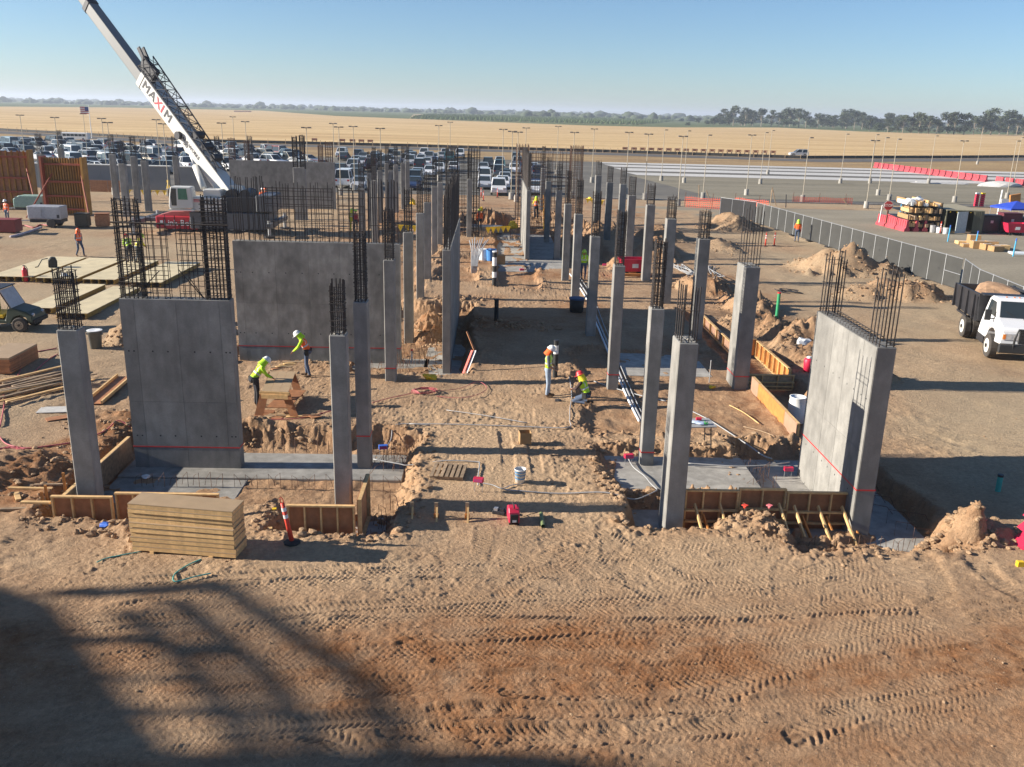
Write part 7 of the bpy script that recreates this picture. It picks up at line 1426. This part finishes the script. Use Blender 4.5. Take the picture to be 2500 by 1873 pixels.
def person(label, p, rz, pose, top, legs, hat, vest=None, flap=None, sleeve=None, z=None, fine=.017, scale=1.0, belt=False, gaze=(0,1,0)):
    J = {k: Vector(v) for k, v in {**BASE, **pose}.items()}; segs = []   # (a,b,r0,r1,material index)
    mats_ = [SKIN, top, sleeve or top, legs, BOOT, vest or top, SILV]
    def S(a, b, r0, r1, m): segs.append((Vector(a), Vector(b), r0, r1, m))
    up = (J['che']-J['pel']).normalized(); rt = (J['shR']-J['shL']).normalized()
    tm_ = 5 if vest else 1
    S(J['pel']-rt*.06, J['pel']+rt*.06, .125, .125, 3); S(J['pel'].lerp(J['che'],.25)-rt*.05, J['pel'].lerp(J['che'],.25)+rt*.05, .115, .115, tm_); S(J['pel'].lerp(J['che'],.6)-rt*.06, J['pel'].lerp(J['che'],.6)+rt*.06, .122, .122, tm_)
    S(J['che']-rt*.08, J['che']+rt*.08, .125, .125, tm_); S(J['che'].lerp(J['nec'],.5)-rt*.11, J['che'].lerp(J['nec'],.5)+rt*.11, .085, .085, tm_)
    S(J['nec']-up*.04, J['hed']-up*.05, .058, .055, 0)
    hu = (J['hed']-J['nec']).normalized(); fw_ = Vector(gaze); fw_ = (fw_-hu*fw_.dot(hu)).normalized(); hr = fw_.cross(hu)
    S(J['hed']-hu*.045+fw_*.012, J['hed']+hu*.05, .078, .092, 0); S(J['hed']-hu*.085+fw_*.035, J['hed']-hu*.04+fw_*.045, .045, .05, 0)
    S(J['hed']-hu*.005+fw_*.092, J['hed']-hu*.03+fw_*.104, .010, .015, 0)
    for s in (-1,1): S(J['hed']+hr*s*.088-hu*.02, J['hed']+hr*s*.09+hu*.015, .014, .016, 0)
    for s in 'LR':
        sh, el, wr = J['sh'+s], J['el'+s], J['wr'+s]; S(sh, el, .062, .048, 2); S(el, wr, .047, .032, 2 if sleeve is not GREYS else 0)
        d = (wr-el).normalized(); side = d.cross(Vector((0,0,1)));  side = side.normalized() if side.length > .1 else Vector((1,0,0)); nm = side.cross(d).normalized(); g = 1 if s == 'L' else -1
        pc = wr+d*.055; S(wr+d*.01-side*.012, pc+d*.03-side*.018, .026, .022, 0); S(wr+d*.01+side*.014, pc+d*.03+side*.020, .024, .021, 0)
        for i, (o_, ln) in enumerate(((-.034,.062),(-.012,.074),(.011,.070),(.033,.055))):
            k = pc+d*.045+side*o_; kk = k+d*ln*.55-nm*.012; S(k, kk, .0105, .010, 0); S(kk, kk+d*ln*.35-nm*ln*.35, .010, .009, 0)
        tb_ = wr+d*.03-side*.030*g; S(tb_, tb_+d*.035-side*.032*g, .012, .011, 0); S(tb_+d*.035-side*.032*g, tb_+d*.066-side*.036*g-nm*.012, .011, .010, 0)
        hi, kn, an, to = J['hi'+s], J['kn'+s], J['an'+s], J['to'+s]; S(hi, kn, .095, .066, 3); S(kn, an, .064, .048, 3); S(an+Vector((0,0,-.0)), an.lerp(to,.3)+Vector((0,0,-.02)), .05, .045, 4); S(an.lerp(to,.1)+Vector((0,0,-.035)), to, .045, .04, 4)
    mb = MB()
    for a, b, r0, r1, m_ in segs: capsule(mb, a, b, r0, r1)
    me0 = mb.mesh('body_raw', SKIN); tmp = bpy.data.objects.new('tmp', me0); COL.objects.link(tmp); rm = tmp.modifiers.new('r','REMESH'); rm.mode = 'VOXEL'; rm.voxel_size = fine; sm = tmp.modifiers.new('s','SMOOTH'); sm.iterations = 2; sm.factor = .4
    dg = bpy.context.evaluated_depsgraph_get(); me = bpy.data.meshes.new_from_object(tmp.evaluated_get(dg)); me.name = 'body'; bpy.data.objects.remove(tmp); bpy.data.meshes.remove(me0)
    n = len(me.polygons); C = np.zeros(n*3); me.polygons.foreach_get('center', C); C = C.reshape(-1,3); best = np.full(n,9e9); mi = np.zeros(n,int)
    for a, b, r0, r1, m_ in segs:
        a = np.array(a); d = np.array(b)-a; L2 = max(d@d,1e-9); t = np.clip((C-a)@d/L2,0,1); dist = np.linalg.norm(C-a-t[:,None]*d,axis=1)-(r0+(r1-r0)*t); k = dist < best; best[k] = dist[k]; mi[k] = m_
    tt = (C-np.array(J['pel']))@np.array(up); tl = (J['nec']-J['pel']).length
    if vest is not None or top in (LIME, YELV):
        sel = ((mi == 5)|(mi == 1)) & ((np.abs(tt-tl*.42) < .024) | (np.abs(np.abs((C-np.array(J['pel']))@np.array(rt))-.10) < .016) & (tt > tl*.5)); mi[sel] = 6
    me.materials.clear()
    for q in mats_: me.materials.append(q)
    me.polygons.foreach_set('material_index', mi.astype(np.int32)); me.polygons.foreach_set('use_smooth', np.ones(n,bool)); me.update()
    e = empty('person', (p.x,p.y,(hz(p.x,p.y) if z is None else z)-.002), rz, label, 'person'); e.scale = (scale,)*3
    o = bpy.data.objects.new('body', me); COL.objects.link(o); o.parent = e
    M = Matrix((hr, fw_, hu)).transposed().to_4x4(); M.translation = J['hed']+hu*.035
    ht_ = MB().lathe([(.148,-.004),(.150,.006),(.122,.016),(.118,.06),(.095,.11),(.05,.138),(0,.145)], 18); ht_.v = [tuple(M @ Vector((v[0], v[1]*1.1, v[2]))) for v in ht_.v]; ht_.build('hard_hat', hat, e, True)
    br = MB(); br.add([M @ Vector(v) for v in ((-.10,.10,.004),(.10,.10,.004),(.075,.205,-.006),(-.075,.205,-.006),(-.10,.10,.014),(.10,.10,.014),(.075,.205,.004),(-.075,.205,.004))], [(3,2,1,0),(4,5,6,7),(0,1,5,4),(1,2,6,5),(2,3,7,6),(3,0,4,7)]); br.build('brim', hat, e)
    if flap:
        f_ = MB(); n_ = 12; vs = []
        for k, (zz, rr) in enumerate(((.02,.128),(-.10,.135),(-.23,.165))):
            for i in range(n_+1): t = rad(160)+rad(220)*i/n_; vs.append(M @ Vector((rr*math.cos(t), rr*math.sin(t)*1.05, zz)))
        f_.add(vs, [(k*(n_+1)+i,k*(n_+1)+i+1,(k+1)*(n_+1)+i+1,(k+1)*(n_+1)+i) for k in range(2) for i in range(n_)]); f_.build('neck_shade', flap, e)
    ey = MB()
    for s in (-1,1): ey.blob(J['hed']+hr*s*.033+fw_*.083+hu*.005, (.012,.008,.010), 1, 1, 0)
    ey.build('eyes', M_BLACK, e)
    if belt:
        b_ = MB(); c_ = J['pel']+up*.08; b_.lathe([(.165,-.04),(.175,-.04),(.175,.03),(.165,.03)], 14, c_); b_.cbx(c_+rt*.17+Vector((0,0,-.10)), (.09,.16,.18)); b_.cbx(c_-rt*.17+Vector((0,0,-.10)), (.09,.14,.18)); b_.build('tool_belt', M_BLACK, e)
    return e
HATW = M_WHITE; HATR = mat('red hat shell', (.55,.03,.04), .4); HATO = mat('orange hat shell', (.8,.14,.03), .4); HATL = mat('lime hat shell', (.45,.7,.05), .5)
lean = dict(pel=(0,-.10,.94), che=(0,.17,1.24), nec=(0,.27,1.39), hed=(0,.37,1.49), shL=(-.19,.20,1.34), shR=(.19,.20,1.34), elL=(-.22,.32,1.07), elR=(.22,.32,1.07), wrL=(-.12,.50,.95), wrR=(.12,.50,.95))
person('carpenter in lime hi-vis hoodie bending over the bench', T('B2',440,1212), rad(-62), lean, LIME, DKP, HATW, None, LIME, None, belt=True, fine=.015, gaze=(0,.8,-.6))
l2 = dict(pel=(0,-.06,.95), che=(0,.12,1.28), nec=(0,.20,1.44), hed=(0,.29,1.55), shL=(-.19,.14,1.38), shR=(.19,.14,1.38), elL=(-.2,.28,1.12), elR=(.2,.28,1.12), wrL=(-.10,.46,.96), wrR=(.10,.46,.96), knL=(-.13,.0,.5), anL=(-.15,-.1,.09), toL=(-.16,.08,.04), knR=(.12,.06,.5), anR=(.12,.06,.09), toR=(.13,.24,.04))
person('carpenter in orange vest and lime sleeves at the far side of the bench', T('B2',868,962), rad(92), l2, LIME, JEAN, HATW, ORNG, LIME, LIME, belt=True, fine=.015, gaze=(0,.8,-.55))
st = dict(hed=(0,.07,1.62), elL=(-.25,.04,1.14), wrL=(-.16,.22,1.02), elR=(.25,.04,1.14), wrR=(.16,.22,1.02), anL=(-.10,.02,.09), toL=(-.12,.2,.04))
person('man in lime vest, white hat and light jeans standing on the dirt pad', T('C2',1160,1130), rad(-100), st, GREYS, LJEAN, HATW, LIME, ORNG, GREYS, fine=.015, gaze=(0,.8,-.6), scale=1.03)
kn = dict(pel=(0,-.16,.33), che=(0,.0,.66), nec=(0,.06,.83), hed=(0,.12,.95), shL=(-.19,.02,.76), shR=(.19,.02,.76), elL=(-.24,.16,.54), elR=(.24,.18,.52), wrL=(-.08,.34,.48), wrR=(.10,.36,.44), hiL=(-.10,-.14,.30), knL=(-.14,.26,.08), anL=(-.13,-.16,.07), toL=(-.13,-.34,.05), hiR=(.10,-.14,.30), knR=(.14,.28,.10), anR=(.13,-.14,.07), toR=(.13,-.32,.05))
person('man in lime vest and red hat kneeling on the dirt pad', T('C2',1455,1205), rad(62), kn, DKS, JEAN, HATR, LIME, YELV, None, belt=True, fine=.015, gaze=(0,.8,-.5))
walk = dict(anL=(-.11,.22,.10), knL=(-.12,.18,.52), toL=(-.12,.40,.07), anR=(.11,-.22,.13), knR=(.12,.02,.50), toR=(.12,-.08,.05), wrL=(-.26,-.08,.90), wrR=(.26,.22,.95))
person('worker in lime jacket walking between the far right columns', T('C',1462,1598), rad(170), walk, LIME, JEAN, HATL, None, LIME, fine=.025, z=0)
person('worker in orange vest and hood striding behind the deck panels', T('A',678,1400), rad(-120), walk, GREYS, JEAN, HATO, ORNG, ORNG, fine=.025)
person('worker in orange vest and white hat at the far left by the tall form', T('A',68,1108), rad(160), {}, ORNG, JEAN, HATW, ORNG, fine=.03)
person('worker in yellow and orange on the stepladder in the far bay', Vector((LADDER.x,LADDER.y+.0,0)), 0, dict(wrL=(-.2,.3,1.2),wrR=(.2,.3,1.25),elL=(-.26,.12,1.16),elR=(.26,.12,1.16)), YELV, DKP, HATL, ORNG, YELV, YELV, z=hz(LADDER.x,LADDER.y)+1.55, fine=.03)
person('worker in orange shirt and lime hat by the screened fence', T('E',292,1272), rad(-20), dict(wrL=(-.2,.3,1.1)), ORNG, JEAN, HATL, None, HATL, fine=.03)
person('worker in orange by the pennants at the far trench', T('C',590,1195), rad(30), {}, ORNG, DKP, HATL, None, None, fine=.03)
person('worker in lime with red hat behind the left wall cage', T('A',1100,1455,.3), rad(40), lean, LIME, DKP, HATR, None, None, fine=.03, z=.32)
person('worker in pale lime with lime hat behind the left wall cage', T('A',1172,1460,.3), rad(-40), dict(l2), YELV, GREYS, HATL, None, None, fine=.03, z=.32)
q = AT('B',492,985,74.6); person('left of two men in orange on the crane deck', Vector((q.x,q.y,0)), 0, {}, ORNG, ORNG, HATW, None, fine=.03, z=1.25)
q = AT('B',520,985,75.0); person('right of two men in orange on the crane deck', Vector((q.x,q.y,0)), rad(70), {}, ORNG, ORNG, HATO, None, fine=.03, z=1.25)
person('worker in yellow behind the wide wall rebar', T('B',1245,1190), rad(20), {}, YELV, YELV, HATL, None, YELV, fine=.03)
person('worker in red with lime hat behind the wide wall rebar', T('B',1272,1196), rad(-30), {}, mat('red shirt', (.4,.04,.05), .9), DKP, HATL, None, fine=.03)
person('worker with black and lime jacket by the yellow-ribbed form', T('A',752,955), rad(-60), {}, LIME, DKP, HATL, None, fine=.03)
# ------------------------------------------------------------------ haze: the air over the plain
hb = MB(); hb.bx(-9200, 9200, -900, 12500, -1.6, 46)
hm = bpy.data.materials.new('haze air'); hm.use_nodes = True; ht = hm.node_tree; ht.nodes.clear()
ho = ht.nodes.new('ShaderNodeOutputMaterial'); hv = ht.nodes.new('ShaderNodeVolumePrincipled')
hv.inputs['Color'].default_value = (.80,.88,1.0,1); hv.inputs['Density'].default_value = .00022; hv.inputs['Anisotropy'].default_value = 0.2
ht.links.new(hv.outputs[0], ho.inputs['Volume'])
hz_o = hb.build('haze', hm); hz_o['kind'] = 'stuff'; hz_o['label'] = 'thin pale haze over the plain'
print('objects', len(bpy.data.objects), 'tris', sum(len(o.data.polygons) for o in bpy.data.objects if o.type=='MESH'))
